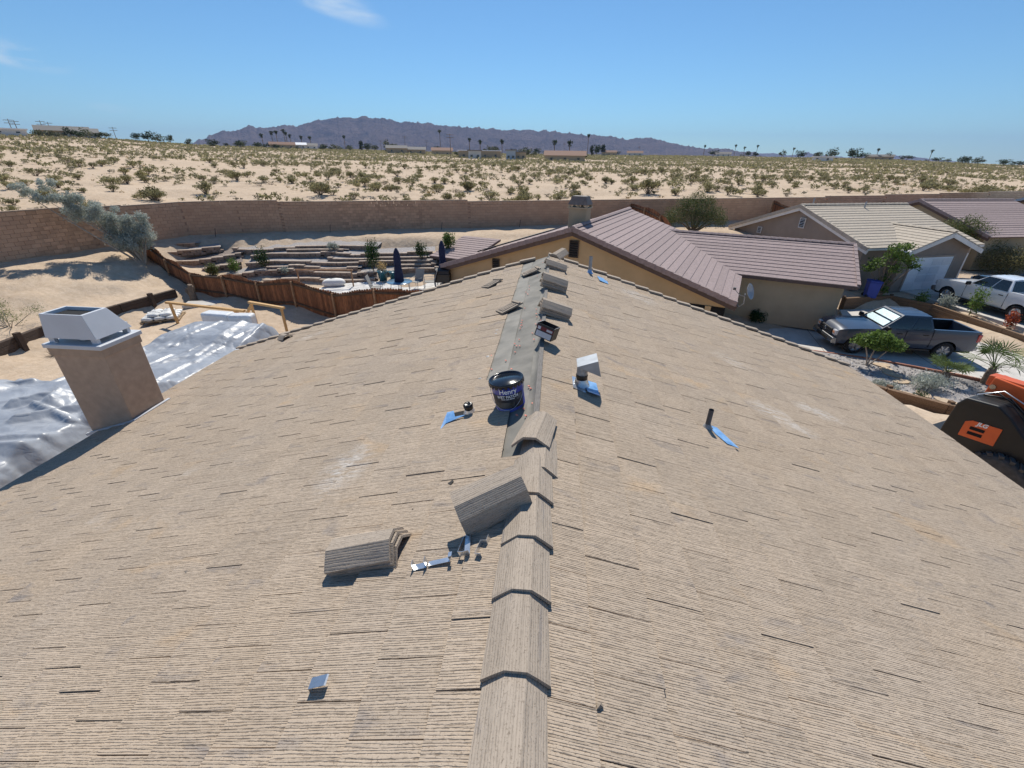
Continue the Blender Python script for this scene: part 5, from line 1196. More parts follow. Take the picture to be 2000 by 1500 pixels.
# garage wing: ridge towards us at y'=5.0
gx0, gx1 = 2.6, 6.9; gy, gw = 5.2, 2.95; hg = hr2 - .98
b = MB(); b.prism([(gy - gw, hg - .36 * gw), (gy, hg), (gy + gw, hg - .36 * gw), (gy + gw, hg - .36 * gw - .1), (gy, hg - .1), (gy - gw, hg - .36 * gw - .1)], gx0, gx1 - .03, 'x'); r2b = b.build('roof', M['trim_white'], h2)
wing_courses(r2b, gy, gx0, gx1, gw, hg, -1, M['roof_beige'], slope=.36); wing_courses(r2b, gy, gx0, gx1, gw, hg, 1, M['roof_beige'], slope=.36)
ridge_caps(r2b, gy, gx0, gx1, hg + .05, M['roof_beige'], 'x')
b = MB(); b.prism([(gy - gw + .35, 0), (gy - gw + .35, hg - .36 * (gw - .35) - .1), (gy, hg - .12), (gy + gw - .35, hg - .36 * (gw - .35) - .1), (gy + gw - .35, 0)], 4.0, gx1 - .55, 'x'); b.build('garage_wall', M['stucco_taupe'], h2)
for s in (-1, 1): b = MB(); b.bar((gx1 - .02, gy, hg - .16), (gx1 - .02, gy + s * gw, hg - .36 * gw - .16), .05, .24); b.build('bargeboard', M['trim_white'], h2)
gd = empty('placeholder'); bpy.data.objects.remove(gd)
b = MB(); b.box(gx1 - .549, gx1 - .52, gy - 1.75, gy + 1.55, .02, 2.15); door = b.build('garage_door', M['door_white'], h2)
for k in range(4):
    for j in range(4): b = MB(); b.box(gx1 - .519, gx1 - .505, gy - 1.70 + j * .81, gy - .95 + j * .81, .08 + k * .52, .50 + k * .52); b.build('door_panel', M['door_white'], door, bevel=.012)
b = MB(); b.box(gx1 - .55, gx1 - .50, gy - 1.87, gy - 1.751, 0, 2.27); b.box(gx1 - .55, gx1 - .50, gy + 1.551, gy + 1.67, 0, 2.27); b.box(gx1 - .55, gx1 - .50, gy - 1.75, gy + 1.55, 2.151, 2.27); b.build('door_trim', M['stucco_taupe'], h2)
b = MB(); b.box(1.2, 2.1, .285, .34, .9, 2.0); w_ = b.build('window', M['trim_white'], h2); b = MB(); b.box(1.27, 2.03, .27, .284, .97, 1.93); b.build('pane', M['glass'], w_)
b = MB(); b.box(4.2, 5.0, .25, .30, .9, 2.0); w_ = b.build('window', M['door_white'], h2)
# entry porch right of the garage
b = MB(); b.box(gx1 - 1.2, gx1 - 1.05, gy + gw + .5, gy + gw + .62, 0, 2.2); b.build('porch_post', M['trim_white'], h2)
b = MB(); b.box(5.57, 5.62, gy + gw - .2, gy + gw + .5, .5, 1.9); w_ = b.build('window', M['trim_white'], h2); b = MB(); b.box(5.621, 5.635, gy + gw - .12, gy + gw + .42, .58, 1.82); b.build('pane', M['glass'], w_)
# --- houses further right
h3, r3, hr3 = nhouse('house', 'brown house with mauve roof behind the bushy tree', (30.9, 42.8), 76, -.9, 6.2, 6.2, 9.5, -5.5, .33, M['stucco_olive'], M['roof_mauve'], M['fascia'])
vent_louvre(h3, -.8, .30, hr3 - 1.6, .4, .5, M['louvre'], M['louvre'], 4)
h4, r4, hr4 = nhouse('house', 'house with pale blue roof at the right edge', (47.5, 51.5), 78, -.95, 6.0, 6.0, 10, -5.5, .33, M['stucco_olive'], M['roof_blue'], M['fascia'])
# --- side fences running from the block wall towards us
for pts, lab in (([(6.6, 40.9), (8.2, 36.2), (9.2, 33.2)], 'dark plank fence between the tan house and the block wall'), ([(20.7, 46.4), (22.6, 41.2)], 'dark plank fence behind the left end of the taupe house'), ([(33.2, 50.8), (34.8, 46.2)], 'dark plank fence behind the right part of the taupe house'), ([(41.5, 54.0), (43.2, 49.0)], 'sunlit brown plank fence behind the brown house'), ([(47.5, 56.2), (49.2, 51.5)], 'plank fence nearest the pale blue roof')):
    plank_fence(lab, pts, [1.75] * len(pts), post_side=-1)
# ------------------------------------------------------------------ driveways, garden ground
def slab(name, poly, z, t, m, label, zf=None):
    b = MB(); n = len(poly); zz = [zf(x, y) if zf else z for x, y in poly]
    b.add([(x, y, q) for (x, y), q in zip(poly, zz)] + [(x, y, q - t) for (x, y), q in zip(poly, zz)], [tuple(range(n)), tuple(range(2 * n - 1, n - 1, -1))] + [(i, i + n, (i + 1) % n + n, (i + 1) % n) for i in range(n)])
    o = b.build(name, m); tag(o, label, kind='structure'); return o
drive = slab('driveway', [(8.2, 21.3), (9.5, 23.7), (16.3, 24.9), (17.2, 25.8), (17.9, 27.6), (21.3, 28.2), (22.25, 27.2), (22.6, 22.4), (23.2, 20.0), (30, 15.5), (32, 11), (21.5, 15.6), (17.6, 18.3), (14.9, 19.7), (12.2, 20.4)], -6.22, .4, M['concrete'], 'pale concrete driveway under the dark pickup')
# control joints scored across the driveway
for i in range(7):
    b = MB(); x = 13.2 + i * 2.0; b.bar((x, 20.0 if x < 16 else 18.6 - (x - 16) * .35, -6.2185), (x + 1.0, 24.3 if x < 16 else 25.0, -6.2185), .022, .006); b.build('control_joint', M['fascia'], drive)
drive2 = slab('driveway', [(22.9, 30.6), (27.4, 33.0), (31.5, 24.5), (34, 14), (27, 13), (24.6, 21.0)], -5.55, .4, M['concrete'], 'concrete driveway in front of the white garage door')
gvl = slab('gravel_garden', [(8.6, 20.9), (12.2, 20.3), (14.8, 19.5), (17.5, 18.1), (21.4, 15.4), (22.5, 13.0), (15.5, 13.6), (12.4, 15.2), (10.2, 17.6)], -6.08, .5, gravel, 'gravel garden strip beside the driveway', lambda x, y: -6.12 + .02 * (x - 14) * -1)
gv2 = slab('gravel_bed', [(8.2, 23.4), (9.6, 23.8), (16.2, 25.1), (16.0, 25.9), (9.0, 24.6)], -6.16, .3, gravel2, 'gravel bed along the garage wall')
# red kerb line of the garden
b = MB()
kp = [(12.2, 20.34), (14.85, 19.55), (17.55, 18.15), (21.45, 15.45)]
for i, (a, c) in enumerate(zip(kp, kp[1:])): b.bar((*a, -6.16), (*c, -6.16), .09, .16)
o = b.build('garden_edging', mat('red_brick_edging', (.34, .15, .10), .9, .25, 8, .3)); tag(o, 'thin red brick edging between gravel and driveway', 'edging')
st = MB(); n = 11; st.add([((.34 + .05 * sin(3 * a)) * cos(a), (.24 + .03 * cos(2 * a)) * sin(a), z) for z in (.05, 0) for a in [2 * pi * k / n for k in range(n)]], [tuple(range(n)), tuple(range(2 * n - 1, n - 1, -1))] + [(i, i + n, (i + 1) % n + n, (i + 1) % n) for i in range(n)])
stm = st.mesh('stepping_stone', mat('sandstone', (.50, .38, .26), .9, .15, 6, .3))
for k, (x, y) in enumerate(((14.85, 18.85), (14.72, 18.33), (14.65, 17.85), (14.55, 17.2), (14.68, 16.15), (15.1, 15.65))):
    o = inst('stepping_stone', stm, None, (x, y, -6.12 - .02 * (x - 14) + .002), (0, 0, k * 1.1), (1, 1, 1)); tag(o, ['farthest', 'second farthest', 'third farthest', 'third nearest', 'second nearest', 'nearest'][k] + ' sandstone stepping stone in the gravel garden', 'stepping stone', 'stepping stones')
# loose cobbles scattered over the gravel (too many to count)
Vo, Fo = [], []; cv = np.array([(-1, -.6, 0), (.2, -1, 0), (1, -.2, 0), (.7, .8, 0), (-.5, .9, 0), (-.2, -.2, .7), (.3, .2, .65)]); cf = [(0, 1, 5), (1, 6, 5), (1, 2, 6), (2, 3, 6), (3, 4, 6), (4, 5, 6), (4, 0, 5)]
GP = [(9.5, 20.4), (12.2, 20.0), (14.8, 19.3), (17.5, 17.9), (21.2, 15.4), (21.8, 13.4), (15.5, 13.9), (12.5, 15.5), (10.4, 17.8)]
k = 0
while k < 1500:
    x, y = rnd.uniform(9.5, 22), rnd.uniform(13.2, 20.5)
    if not in_poly(x, y, GP): continue
    s = rnd.uniform(.03, .085); a = rnd.uniform(0, 6.3); c_, s_ = cos(a), sin(a)
    Vo.append(np.stack([(cv[:, 0] * c_ - cv[:, 1] * s_) * s + x, (cv[:, 0] * s_ + cv[:, 1] * c_) * s + y, cv[:, 2] * s - 6.125 - .02 * (x - 14)], 1)); Fo += [tuple(q + k * 7 for q in f) for f in cf]; k += 1
cb = mat('cobble_stone', (.30, .28, .265), .9, .3, 5, .2)
def cobm():
    m, t, p = nt('river_cobbles'); g = t.nodes.new('ShaderNodeNewGeometry')
    t.links.new(ramp(t, g.outputs['Random Per Island'], [(0, (.16, .15, .15)), (.4, (.30, .27, .25)), (.8, (.42, .37, .33)), (1, (.6, .57, .54))]), p.inputs['Base Color']); p.inputs['Roughness'].default_value = .9; return m
o = bpy.data.objects.new('cobbles', npmesh('cobbles', np.vstack(Vo), np.array(Fo), cobm(), False)); COL.objects.link(o); tag(o, 'loose river cobbles over the gravel garden', 'cobbles', kind='stuff')
# timber walls on the right
def timber_wall(label, pts, z0, rows, m='wood_tie', postside=1):
    r = empty('timber_wall', (pts[0][0], pts[0][1], z0), 0, label, 'retaining wall'); O = Vector(r.location)
    for a, c in zip(pts, pts[1:]):
        L = hypot(c[0] - a[0], c[1] - a[1]); n = max(1, round(L / 2.4)); td = Vector((c[0] - a[0], c[1] - a[1], 0)).normalized(); nr = Vector((-td.y, td.x, 0)) * postside
        for i in range(n):
            for lv in range(rows):
                p = Vector((lerp(a[0], c[0], i / n), lerp(a[1], c[1], i / n), z0 + .09 + .19 * lv)) - O; q = Vector((lerp(a[0], c[0], (i + 1) / n - .005), lerp(a[1], c[1], (i + 1) / n - .005), z0 + .09 + .19 * lv)) - O
                j = nr * rnd.uniform(-.02, .02); b = MB(); b.bar(p + j, q + j, .18, .18); b.build('timber', M[m], r)
            p = Vector((lerp(a[0], c[0], (i + .02) / n), lerp(a[1], c[1], (i + .02) / n), 0)) - Vector((O.x, O.y, 0)) + nr * .16; b = MB(); b.box(p.x - .07, p.x + .07, p.y - .07, p.y + .07, -.2, rows * .19 + .06); b.build('post', M[m], r)
timber_wall('brown timber retaining wall between the two driveways', [(18.2, 27.9), (21.4, 28.9), (22.7, 27.2), (22.95, 24.8), (23.25, 21.2), (23.9, 17)], -6.3, 4)
timber_wall('low timber retaining wall beside the telescopic handler', [(10.6, 16.6), (12.3, 14.9), (13.6, 13.9), (16.5, 12.2)], -6.1, 4, postside=1)
# ------------------------------------------------------------------ pickups
def pickup(label, paint, loc, rz_, rimm, lampm, name='pickup_truck'):
    r = empty(name, loc, rz_, label, 'pickup truck')
    XF, XR_ = 1.98, -1.70; RW = .415; AR = .50
    def arch(x):
        z = .47
        for c in (XF, XR_):
            d = abs(x - c)
            if d < AR: z = max(z, .40 + math.sqrt(AR * AR - d * d))
        return z
    def top(x):
        if x < -1.02: return 1.37
        if x < 1.0: return 1.31
        return float(np.interp(x, [1.0, 1.3, 2.0, 2.6, 2.82, 2.93], [1.31, 1.28, 1.245, 1.19, 1.12, .98]))
    def halfw(x, z):
        w = 1.0 - .055 * max(0, (z - .95) / .45) ** 2 - .05 * max(0, (.75 - z) / .35)
        e = max(0, abs(x) - 2.45) / .48
        return w - (.17 if x > 0 else .06) * e ** 2
    xs = sorted(set([round(v, 3) for v in list(np.linspace(-2.93, 2.93, 40)) + [XF - AR, XF + AR, XR_ - AR, XR_ + AR, -1.0, -1.04] + list(np.linspace(XF - AR, XF + AR, 13)) + list(np.linspace(XR_ - AR, XR_ + AR, 13))]))
    NL = 8; b = MB()
    for s in (-1, 1):
        vs = []; 
        for x in xs:
            z0, z1 = arch(x), top(x)
            for j in range(NL + 1): z = lerp(z0, z1, j / NL); vs.append((x, s * halfw(x, z), z))
        fs = [(i * (NL + 1) + j, (i + 1) * (NL + 1) + j, (i + 1) * (NL + 1) + j + 1, i * (NL + 1) + j + 1) for i in range(len(xs) - 1) for j in range(NL)]
        if s > 0: fs = [f[::-1] for f in fs]
        b.add(vs, fs, True)
    # hood and cowl
    hx = [x for x in xs if x >= .95]; NY = 8
    vs = [(x, lerp(-1, 1, k / NY) * halfw(x, top(x)), top(x) + .045 * (1 - abs(lerp(-1, 1, k / NY)) ** 2.5) * min(1, (2.95 - x) / .3)) for x in hx for k in range(NY + 1)]
    b.add(vs, [(i * (NY + 1) + k, (i + 1) * (NY + 1) + k, (i + 1) * (NY + 1) + k + 1, i * (NY + 1) + k + 1) for i in range(len(hx) - 1) for k in range(NY)], True)
    # front and tail faces
    for x, fl in ((2.93, 0), (-2.93, 1)):
        zs = [lerp(arch(x), top(x), j / NL) for j in range(NL + 1)]; vs = [(x, sg * halfw(x, z), z) for z in zs for sg in (-1, 1)]
        fs = [(2 * j, 2 * j + 1, 2 * j + 3, 2 * j + 2) for j in range(NL)]; b.add(vs, [f[::-1] for f in fs] if fl else fs)
    body = b.build('body', paint, r)
    b = MB(); b.box(-2.85, 2.8, -.86, .86, .36, .62); b.box(-1.02, 2.3, -.90, .90, .62, 1.2); b.build('underbody', M['black'], r)
    # open bed
    b = MB(); b.box(-2.86, -1.06, -.80, .80, .86, .90); b.build('bed_floor', M['black_gloss'], r)
    for s in (-1, 1): b = MB(); b.box(-2.90, -1.05, s * .81 - .012, s * .81 + .012, .88, 1.36); b.build('bed_side', M['black_gloss'], r); b = MB(); b.box(-2.92, -1.03, s * .88 - .075, s * .88 + .07, 1.355, 1.385); b.build('bed_rail', paint, r, bevel=.012)
    b = MB(); b.box(-2.92, -2.84, -.86, .86, .88, 1.372); b.build('tailgate', paint, r, bevel=.012)
    b = MB(); b.box(-1.06, -1.03, -.88, .88, .88, 1.36); b.build('bed_front', paint, r)
    # cab
    B_ = [(-1.02, .93), (1.13, .95)]; T_ = [(-.80, .74), (.32, .74)]; z0, z1 = 1.30, 1.925
    def cabp(u, v, s):            # u along x 0..1, v up 0..1
        x = lerp(lerp(B_[0][0], B_[1][0], u), lerp(T_[0][0], T_[1][0], u), v); y = lerp(lerp(B_[0][1], B_[1][1], u), lerp(T_[0][1], T_[1][1], u), v ** 1.25); return (x, s * y, lerp(z0, z1, v))
    b = MB()
    for s in (-1, 1):
        b.grid(lambda u, v: cabp(u, v, s) if s > 0 else cabp(1 - u, v, s), 8, 6)
    b.grid(lambda u, v: (lerp(*[cabp(0, v, 1)[0]] * 2, 0), lerp(-cabp(0, v, 1)[1], cabp(0, v, 1)[1], 1 - u), lerp(z0, z1, v)), 6, 6)
    b.grid(lambda u, v: (cabp(1, v, 1)[0], lerp(-cabp(1, v, 1)[1], cabp(1, v, 1)[1], u), lerp(z0, z1, v)), 6, 6)
    b.grid(lambda u, v: (lerp(T_[0][0], T_[1][0], u), lerp(-.74, .74, v), z1 + .035 * (1 - (2 * v - 1) ** 2) * (1 - .3 * (2 * u - 1) ** 2) + .004 * math.cos(v * 2 * pi * 4) * (1 if .1 < v < .9 else 0)), 8, 24)
    cab = b.build('cab', paint, r)
    # windows
    def sidewin(u0, u1, v0, v1, u0t=None, u1t=None):
        for s in (-1, 1):
            bb = MB()
            def wf(u, v, s=s):
                uu = lerp(lerp(u0, u0t if u0t is not None else u0, v), lerp(u1, u1t if u1t is not None else u1, v), u if s < 0 else 1 - u); x, y, z = cabp(uu, lerp(v0, v1, v), s); return (x, y + s * .010, z + .003)
            bb.grid(wf, 8, 6); bb.build('window', M['glass'], cab)
    sidewin(.06, .44, .07, .90); sidewin(.47, .93, .07, .90, None, .98)
    def endwin(u, nm, k=.90):
        sx = 1 if u else -1; q = []
        for v, sg in ((.08, -1), (.08, 1), (.92, 1), (.92, -1)): x, y, z = cabp(u, v, 1); q.append((x + sx * .012, sg * y * k, z + .006))
        bb = MB(); bb.add(q if u else q[::-1], [(0, 1, 2, 3)]); bb.build(nm, M['glass'], cab)
    endwin(1, 'windshield', .94); endwin(0, 'rear_window')
    if lampm == 'shade':           # folded sun shade behind the windscreen
        bb = MB()
        for k in range(2):
            q = []
            for v, a in ((.14 + .40 * k, -1), (.14 + .40 * k, 1), (.46 + .40 * k, 1), (.46 + .40 * k, -1)): x, y, z = cabp(1, min(v, .9), 1); q.append((x + .0145, a * y * .84 + (.05 if k else 0), z + .007))
            bb.add(q, [(0, 1, 2, 3)])
        bb.build('sun_shade', mat('sun_shade_foil', (.40, .53, .55), .3, .15, 10, .3, 20, metal=.2), cab)
    # doors: seams and handles
    for s in (-1, 1):
        for x in (-.99, .10, 1.12):
            bb = MB(); bb.box(x - .008, x + .008, s * .998 - .012, s * .998 + .006, .55, 1.29); bb.build('door_seam', M['black'], r)
        for x in (-.80, .28): bb = MB(); bb.box(x - .02, x + .20, s * 1.0 - .02, s * 1.0 + .022, 1.10, 1.145); bb.build('door_handle', M['black_gloss'], r, bevel=.01)
        bb = MB(); bb.cbox((.98, s * 1.13, 1.36), (.14, .24, .20)); bb.build('mirror', M['black_gloss'], r, bevel=.035)
        bb = MB(); bb.box(-1.0, 1.35, s * .96 - .07, s * .96 + .07, .40, .46); bb.build('running_board', M['black_gloss'], r)
    # nose
    bb = MB(); bb.box(2.90, 2.985, -.56, .56, .74, 1.05); g_ = bb.build('grille', M['black_gloss'], r, bevel=.02)
    for k in range(3): bb = MB(); bb.box(2.986, 3.0, -.54, .54, .79 + k * .10, .815 + k * .10); bb.build('grille_bar', M['chrome'], g_)
    bb = MB(); bb.lathe([(0, .0), (.1, .0), (.1, .015), (0, .015)], 18); bb.build('badge', M['chrome'], g_, (3.0, 0, .9), (0, pi / 2, 0))
    for s in (-1, 1):
        bb = MB(); bb.box(2.74, 2.955, s * .60 if s > 0 else -.88, .88 if s > 0 else -.60, .82, 1.06); hl = bb.build('headlight', M['lens'], r, bevel=.03)
        bb = MB(); bb.box(2.9, 2.965, s * .72 - .09, s * .72 + .09, .88, 1.0); bb.build('indicator', M['amber'], hl, bevel=.02)
        bb = MB(); bb.box(-2.955, -2.80, s * .90 - .075, s * .90 + .08, .93, 1.28); bb.build('tail_light', M['redlens'], r, bevel=.02)
    bb = MB(); bb.prism([(2.80, .40), (3.02, .46), (3.06, .60), (3.03, .72), (2.86, .74)], -.95, .95); bb.build('bumper', M['chrome'], r, bevel=.03)
    bb = MB(); bb.prism([(-2.86, .50), (-3.04, .50), (-3.06, .66), (-2.90, .70)], -.92, .92); bb.build('rear_bumper', M['chrome'], r, bevel=.02)
    bb = MB(); bb.box(3.0, 3.068, -.50, .50, .50, .64); bb.build('lower_intake', M['black'], r)
    # wheels
    ty = MB(); ty.lathe([(.27, -.125), (.36, -.135), (.40, -.115), (.415, -.07), (.415, .07), (.40, .115), (.36, .135), (.27, .125)], 32); tm = ty.mesh('wheel', M['rubber'])
    rm = MB(); rm.lathe([(.27, .125), (.262, .10), (.25, .07), (.07, .085), (.06, .10), (0, .10)], 24)
    for k in range(6):
        o_ = rm.t; rm.t = Matrix.Rotation(k * pi / 3, 4, 'Z'); rm.box(.05, .265, -.028, .028, .07, .118); rm.t = o_
    rmm = rm.mesh('rim', rimm)
    for x in (XF, XR_):
        for s in (-1, 1):
            w = inst('wheel', tm, r, (x, s * .86, RW), (-s * pi / 2, 0, 0)); inst('rim', rmm, w)
    return r
pickup('dark slate-grey crew-cab pickup parked nose-in beside the tan house', M['paint_grey'], (16.5, 21.15, -6.215), radians(176), M['rim'], 'shade')
pickup('white crew-cab pickup in front of the white garage door', M['paint_white'], (25.15, 26.2, -5.545), radians(101), M['rim_bright'], 'none')
pickup('black pickup half hidden behind the white pickup', M['paint_black'], (28.3, 27.6, -5.545), radians(104), M['rim'], 'none')
# ------------------------------------------------------------------ telescopic handler at the right eave
tr = empty('telescopic_handler', (10.3, 9.49, -5.32), atan2(-.893, .45), 'black and orange telescopic handler parked against the right eave', 'construction vehicle')
Z0 = -5.32
def TZ(z): return z - Z0
b = MB(); b.prism([(-.68, TZ(-4.35)), (-.68, TZ(-4.02)), (-.64, TZ(-3.33)), (-.52, TZ(-3.12)), (0.05, TZ(-3.05)), (.30, TZ(-3.20)), (.75, TZ(-3.60)), (1.9, TZ(-3.95)), (1.9, TZ(-4.35))], -.02, 1.15); b.build('engine_cover', M['jlg_black'], tr, bevel=.035)
b = MB(); b.box(-1.1, 3.2, .15, 1.95, TZ(-4.75), TZ(-4.36)); b.build('chassis', M['jlg_black'], tr, bevel=.03)
b = MB(); b.box(-.7, 1.9, 1.6, 2.05, TZ(-4.35), TZ(-3.4)); b.build('far_cover', M['jlg_black'], tr, bevel=.03)
b = MB(); b.prism([(-.33, TZ(-4.04)), (.31, TZ(-3.97)), (.30, TZ(-3.52)), (-.22, TZ(-3.58)), (-.33, TZ(-3.66))], -.035, -.0205); pn = b.build('side_panel', M['jlg_orange'], tr, bevel=.004)
for z in (-3.80, -3.93): b = MB(); b.prism([(-.20, TZ(z)), (.06, TZ(z + .028)), (.06, TZ(z + .105)), (-.20, TZ(z + .077))], -.042, -.0355); b.build('vent_slot', M['black'], pn)
me = text_mesh('JLG', .125, .006); me.materials.clear(); me.materials.append(M['white_paint'])
o = inst('lettering', me, pn, (-.02, -.038, TZ(-3.605)), (pi / 2, radians(-6), 0))
bm = bmesh.new(); bm.from_mesh(me)
for v in bm.verts: v.co.x += v.co.y * .25
bm.to_mesh(me); bm.free()
def tilted_box(a, c, w, h): bb = MB(); bb.bar(a, c, w, h); return bb
b = tilted_box((-.50, .85, TZ(-2.92)), (4.2, .85, TZ(-3.25)), .42, .50); bo = b.build('boom', M['jlg_orange'], tr, bevel=.03)
b = tilted_box((-.60, .85, TZ(-2.80)), (.15, .85, TZ(-2.78)), .30, .26); b.build('boom_head', M['jlg_orange'], bo, bevel=.03)
b = MB(); b.t = Matrix.Translation((-.42, .62, TZ(-2.90))); b.tube([(0, 0, 0), (0, .46, 0)], .06, 14); b.build('hinge_pin', M['chrome'], tr)
for k, (pts, rr) in enumerate((([(-.5, .35, TZ(-3.10)), (-.1, .3, TZ(-2.80)), (.35, .3, TZ(-2.95)), (.5, .35, TZ(-3.25))], .014), ([(-.55, .45, TZ(-3.08)), (-.2, .4, TZ(-2.92)), (.1, .4, TZ(-3.03))], .018), ([(-.45, .5, TZ(-3.1)), (0, .5, TZ(-2.98)), (.6, .5, TZ(-3.4)), (1.4, .5, TZ(-3.7))], .02), ([(-.3, .25, TZ(-3.11)), (.2, .22, TZ(-3.05)), (.8, .22, TZ(-3.55))], .012))):
    b = MB(); b.tube(pts, rr, 6); b.build('hydraulic_hose', M['galv'] if k == 0 else M['black_gloss'], tr)
tyy = MB(); tyy.lathe([(.30, -.2), (.50, -.21), (.60, -.17), (.625, 0), (.60, .17), (.50, .21), (.30, .2)], 40)
for k in range(20):
    for s in (-1, 1):
        o_ = tyy.t; tyy.t = Matrix.Rotation(2 * pi * (k + (.5 if s > 0 else 0)) / 20, 4, 'Z') @ Matrix.Translation((.61, 0, s * .09)) @ Euler((radians(30 * s), 0, 0)).to_matrix().to_4x4(); tyy.box(-.02, .045, -.04, .04, -.12, .12); tyy.t = o_
tym = tyy.mesh('wheel', mat('dusty_rubber', (.085, .08, .075), .95, .25, 9, .3)); rmx = MB(); rmx.lathe([(.30, .2), (.28, .1), (.1, .08), (.08, .14), (0, .14)], 24); rmxm = rmx.mesh('rim', M['jlg_orange'])
for x in (.62, 3.1):
    for y, sg in ((.0, 1), (2.0, -1)):
        w = inst('wheel', tym, tr, (x, y, .63), (sg * pi / 2, 0, 0)); inst('rim', rmxm, w)
# blue refuse bin beside the taupe house
bn = empty('refuse_bin', (20.0, 28.6, -5.62), radians(-15), 'blue wheeled refuse bin at the corner of the timber wall', 'bin')
b = MB(); b.prism([(-.27, 0), (.27, 0), (.33, .95), (-.33, .95)], -.3, .3); b.build('tub', M['blue_bin'], bn, bevel=.03)
b = MB(); b.prism([(-.37, .95), (.36, .95), (.33, 1.02), (-.3, 1.06)], -.34, .34); b.build('lid', M['blue_bin'], bn, bevel=.02)
for s in (-1, 1): b = MB(); b.t = Matrix.Translation((-.27, s * .27, .1)) @ Euler((pi / 2, 0, 0)).to_matrix().to_4x4(); b.lathe([(0, -.03), (.1, -.03), (.1, .03), (0, .03)], 14); b.build('wheel', M['rubber'], bn)
# ------------------------------------------------------------------ plants
rng = np.random.default_rng(5)
def leaf_np(clumps, n, size, aspect=.45, shell=.55, up=.2, rg=rng):
    """n small leaf quads spread through ellipsoid clumps [(centre, radii)]"""
    cl = np.array([list(c) + list(r) for c, r in clumps], float); wts = np.prod(cl[:, 3:], 1) ** .67; wts /= wts.sum()
    k = rg.choice(len(cl), n, p=wts); d = rg.normal(size=(n, 3)); d /= np.linalg.norm(d, axis=1)[:, None]
    rad = shell + (1 - shell) * rg.random(n) ** .7; rad *= (1 + .18 * rg.normal(size=n))
    P = cl[k, :3] + d * rad[:, None] * cl[k, 3:]
    a = rg.normal(size=(n, 3)) + d * .6 + np.array([0, 0, up]); a /= np.linalg.norm(a, axis=1)[:, None]
    b = np.cross(a, rg.normal(size=(n, 3))); b /= np.linalg.norm(b, axis=1)[:, None]
    s = size * (.6 + .8 * rg.random(n)); A = a * s[:, None] * .5; B = b * (s * aspect)[:, None] * .5
    V = np.stack([P - A - B * .3, P - B, P + A, P + B], 1).reshape(-1, 3); F = np.arange(4 * n).reshape(n, 4)
    return V, F
def tree(label, loc, clumps, n, size, leafm, limbs, barkm, group=None, cat='tree', name='tree', aspect=.45, shell=.5):
    r = empty(name, loc, 0, label, cat, group)
    b = MB()
    for pts, rad in limbs: b.tube(pts, rad, 7)
    b.build('trunk', barkm, r)
    V, F = leaf_np(clumps, n, size, aspect, shell); o = bpy.data.objects.new('crown', npmesh('crown', V, F, leafm, False)); COL.objects.link(o); o.parent = r
    return r
def limb_set(base, clumps, r0, rg=rnd):
    L = []
    for c, rr in clumps:
        c = Vector(c); m = c * .5 + Vector((rg.uniform(-.15, .15), rg.uniform(-.15, .15), rg.uniform(-.1, .25))) * c.length * .5
        L.append(([base, tuple(m), tuple(c * .96)], [r0, r0 * .6, r0 * .2]))
    return L
# silver shrub-tree leaning over the wall at the left
bz = hz1(-23.6, 23.7)
cl = []
for (x, y, z, s) in ((-28.07, 23.3, -.2, .55), (-27.6, 23.5, .25, .42), (-27.5, 23.9, -.75, .7), (-26.9, 24.2, -.55, .6), (-26.99, 24.5, -1.15, .75), (-26.3, 24.6, -1.0, .62), (-26.5, 25.0, -1.75, .75), (-25.8, 25.0, -1.35, .6), (-25.8, 25.5, -2.1, .72), (-26.2, 24.9, -2.55, .75), (-25.3, 25.6, -2.5, .6), (-25.5, 25.2, -3.0, .7), (-28.6, 23.0, .0, .4), (-25.0, 25.9, -2.3, .7), (-25.2, 25.6, -1.7, .6), (-24.8, 25.9, -2.9, .65), (-25.7, 25.2, -2.9, .7)):
    K = .935; c0 = Vector((x * K + 23.6, y * K - 23.7, 1.78 + (z - 1.78) * K - bz))
    for _ in range(6): q = s * rnd.uniform(.36, .56); cl.append(((c0.x + rnd.uniform(-.6, .6) * s, c0.y + rnd.uniform(-.6, .6) * s, c0.z + rnd.uniform(-.55, .55) * s), (q, q, q * .85)))
tree('silvery grey-green shrub leaning over the block wall at the left', (-23.6, 23.7, bz), cl, 38000, .105, M['lf_sage'], limb_set((0, 0, -.1), cl[3::9], .06), M['bark_pale'], cat='shrub', name='leaning_shrub', aspect=.3, shell=.25)
# sparse yellow-green shrub on the left bank
bz = hz1(-22.2, 15.4); cl = [((rnd.uniform(-1.2, .9), rnd.uniform(-.8, .8), rnd.uniform(.35, 1.1)), (.45, .45, .3)) for _ in range(9)]
tree('sparse yellow-green shrub on the sand bank at the left edge', (-22.6, 15.4, bz), cl, 2200, .06, M['lf_green'], limb_set((0, 0, -.05), cl, .02), M['bark_pale'], cat='shrub', name='shrub', aspect=.3, shell=.1)
b = MB()
for k in range(70):
    a = rnd.uniform(0, 2 * pi); e = rnd.uniform(.1, 1.3); d = Vector((cos(a) * cos(e), sin(a) * cos(e), sin(e))) * rnd.uniform(.25, .5); b.tube([(0, 0, 0), tuple(d * .6 + Vector((rnd.uniform(-.1, .1), rnd.uniform(-.1, .1), 0))), tuple(d)], [.008, .005, .002], 3, False)
o = b.build('tumbleweed', M['bark'], None, foot(-19.75, 14.4)); tag(o, 'dry brown tumbleweed in front of the old timber wall', 'tumbleweed')
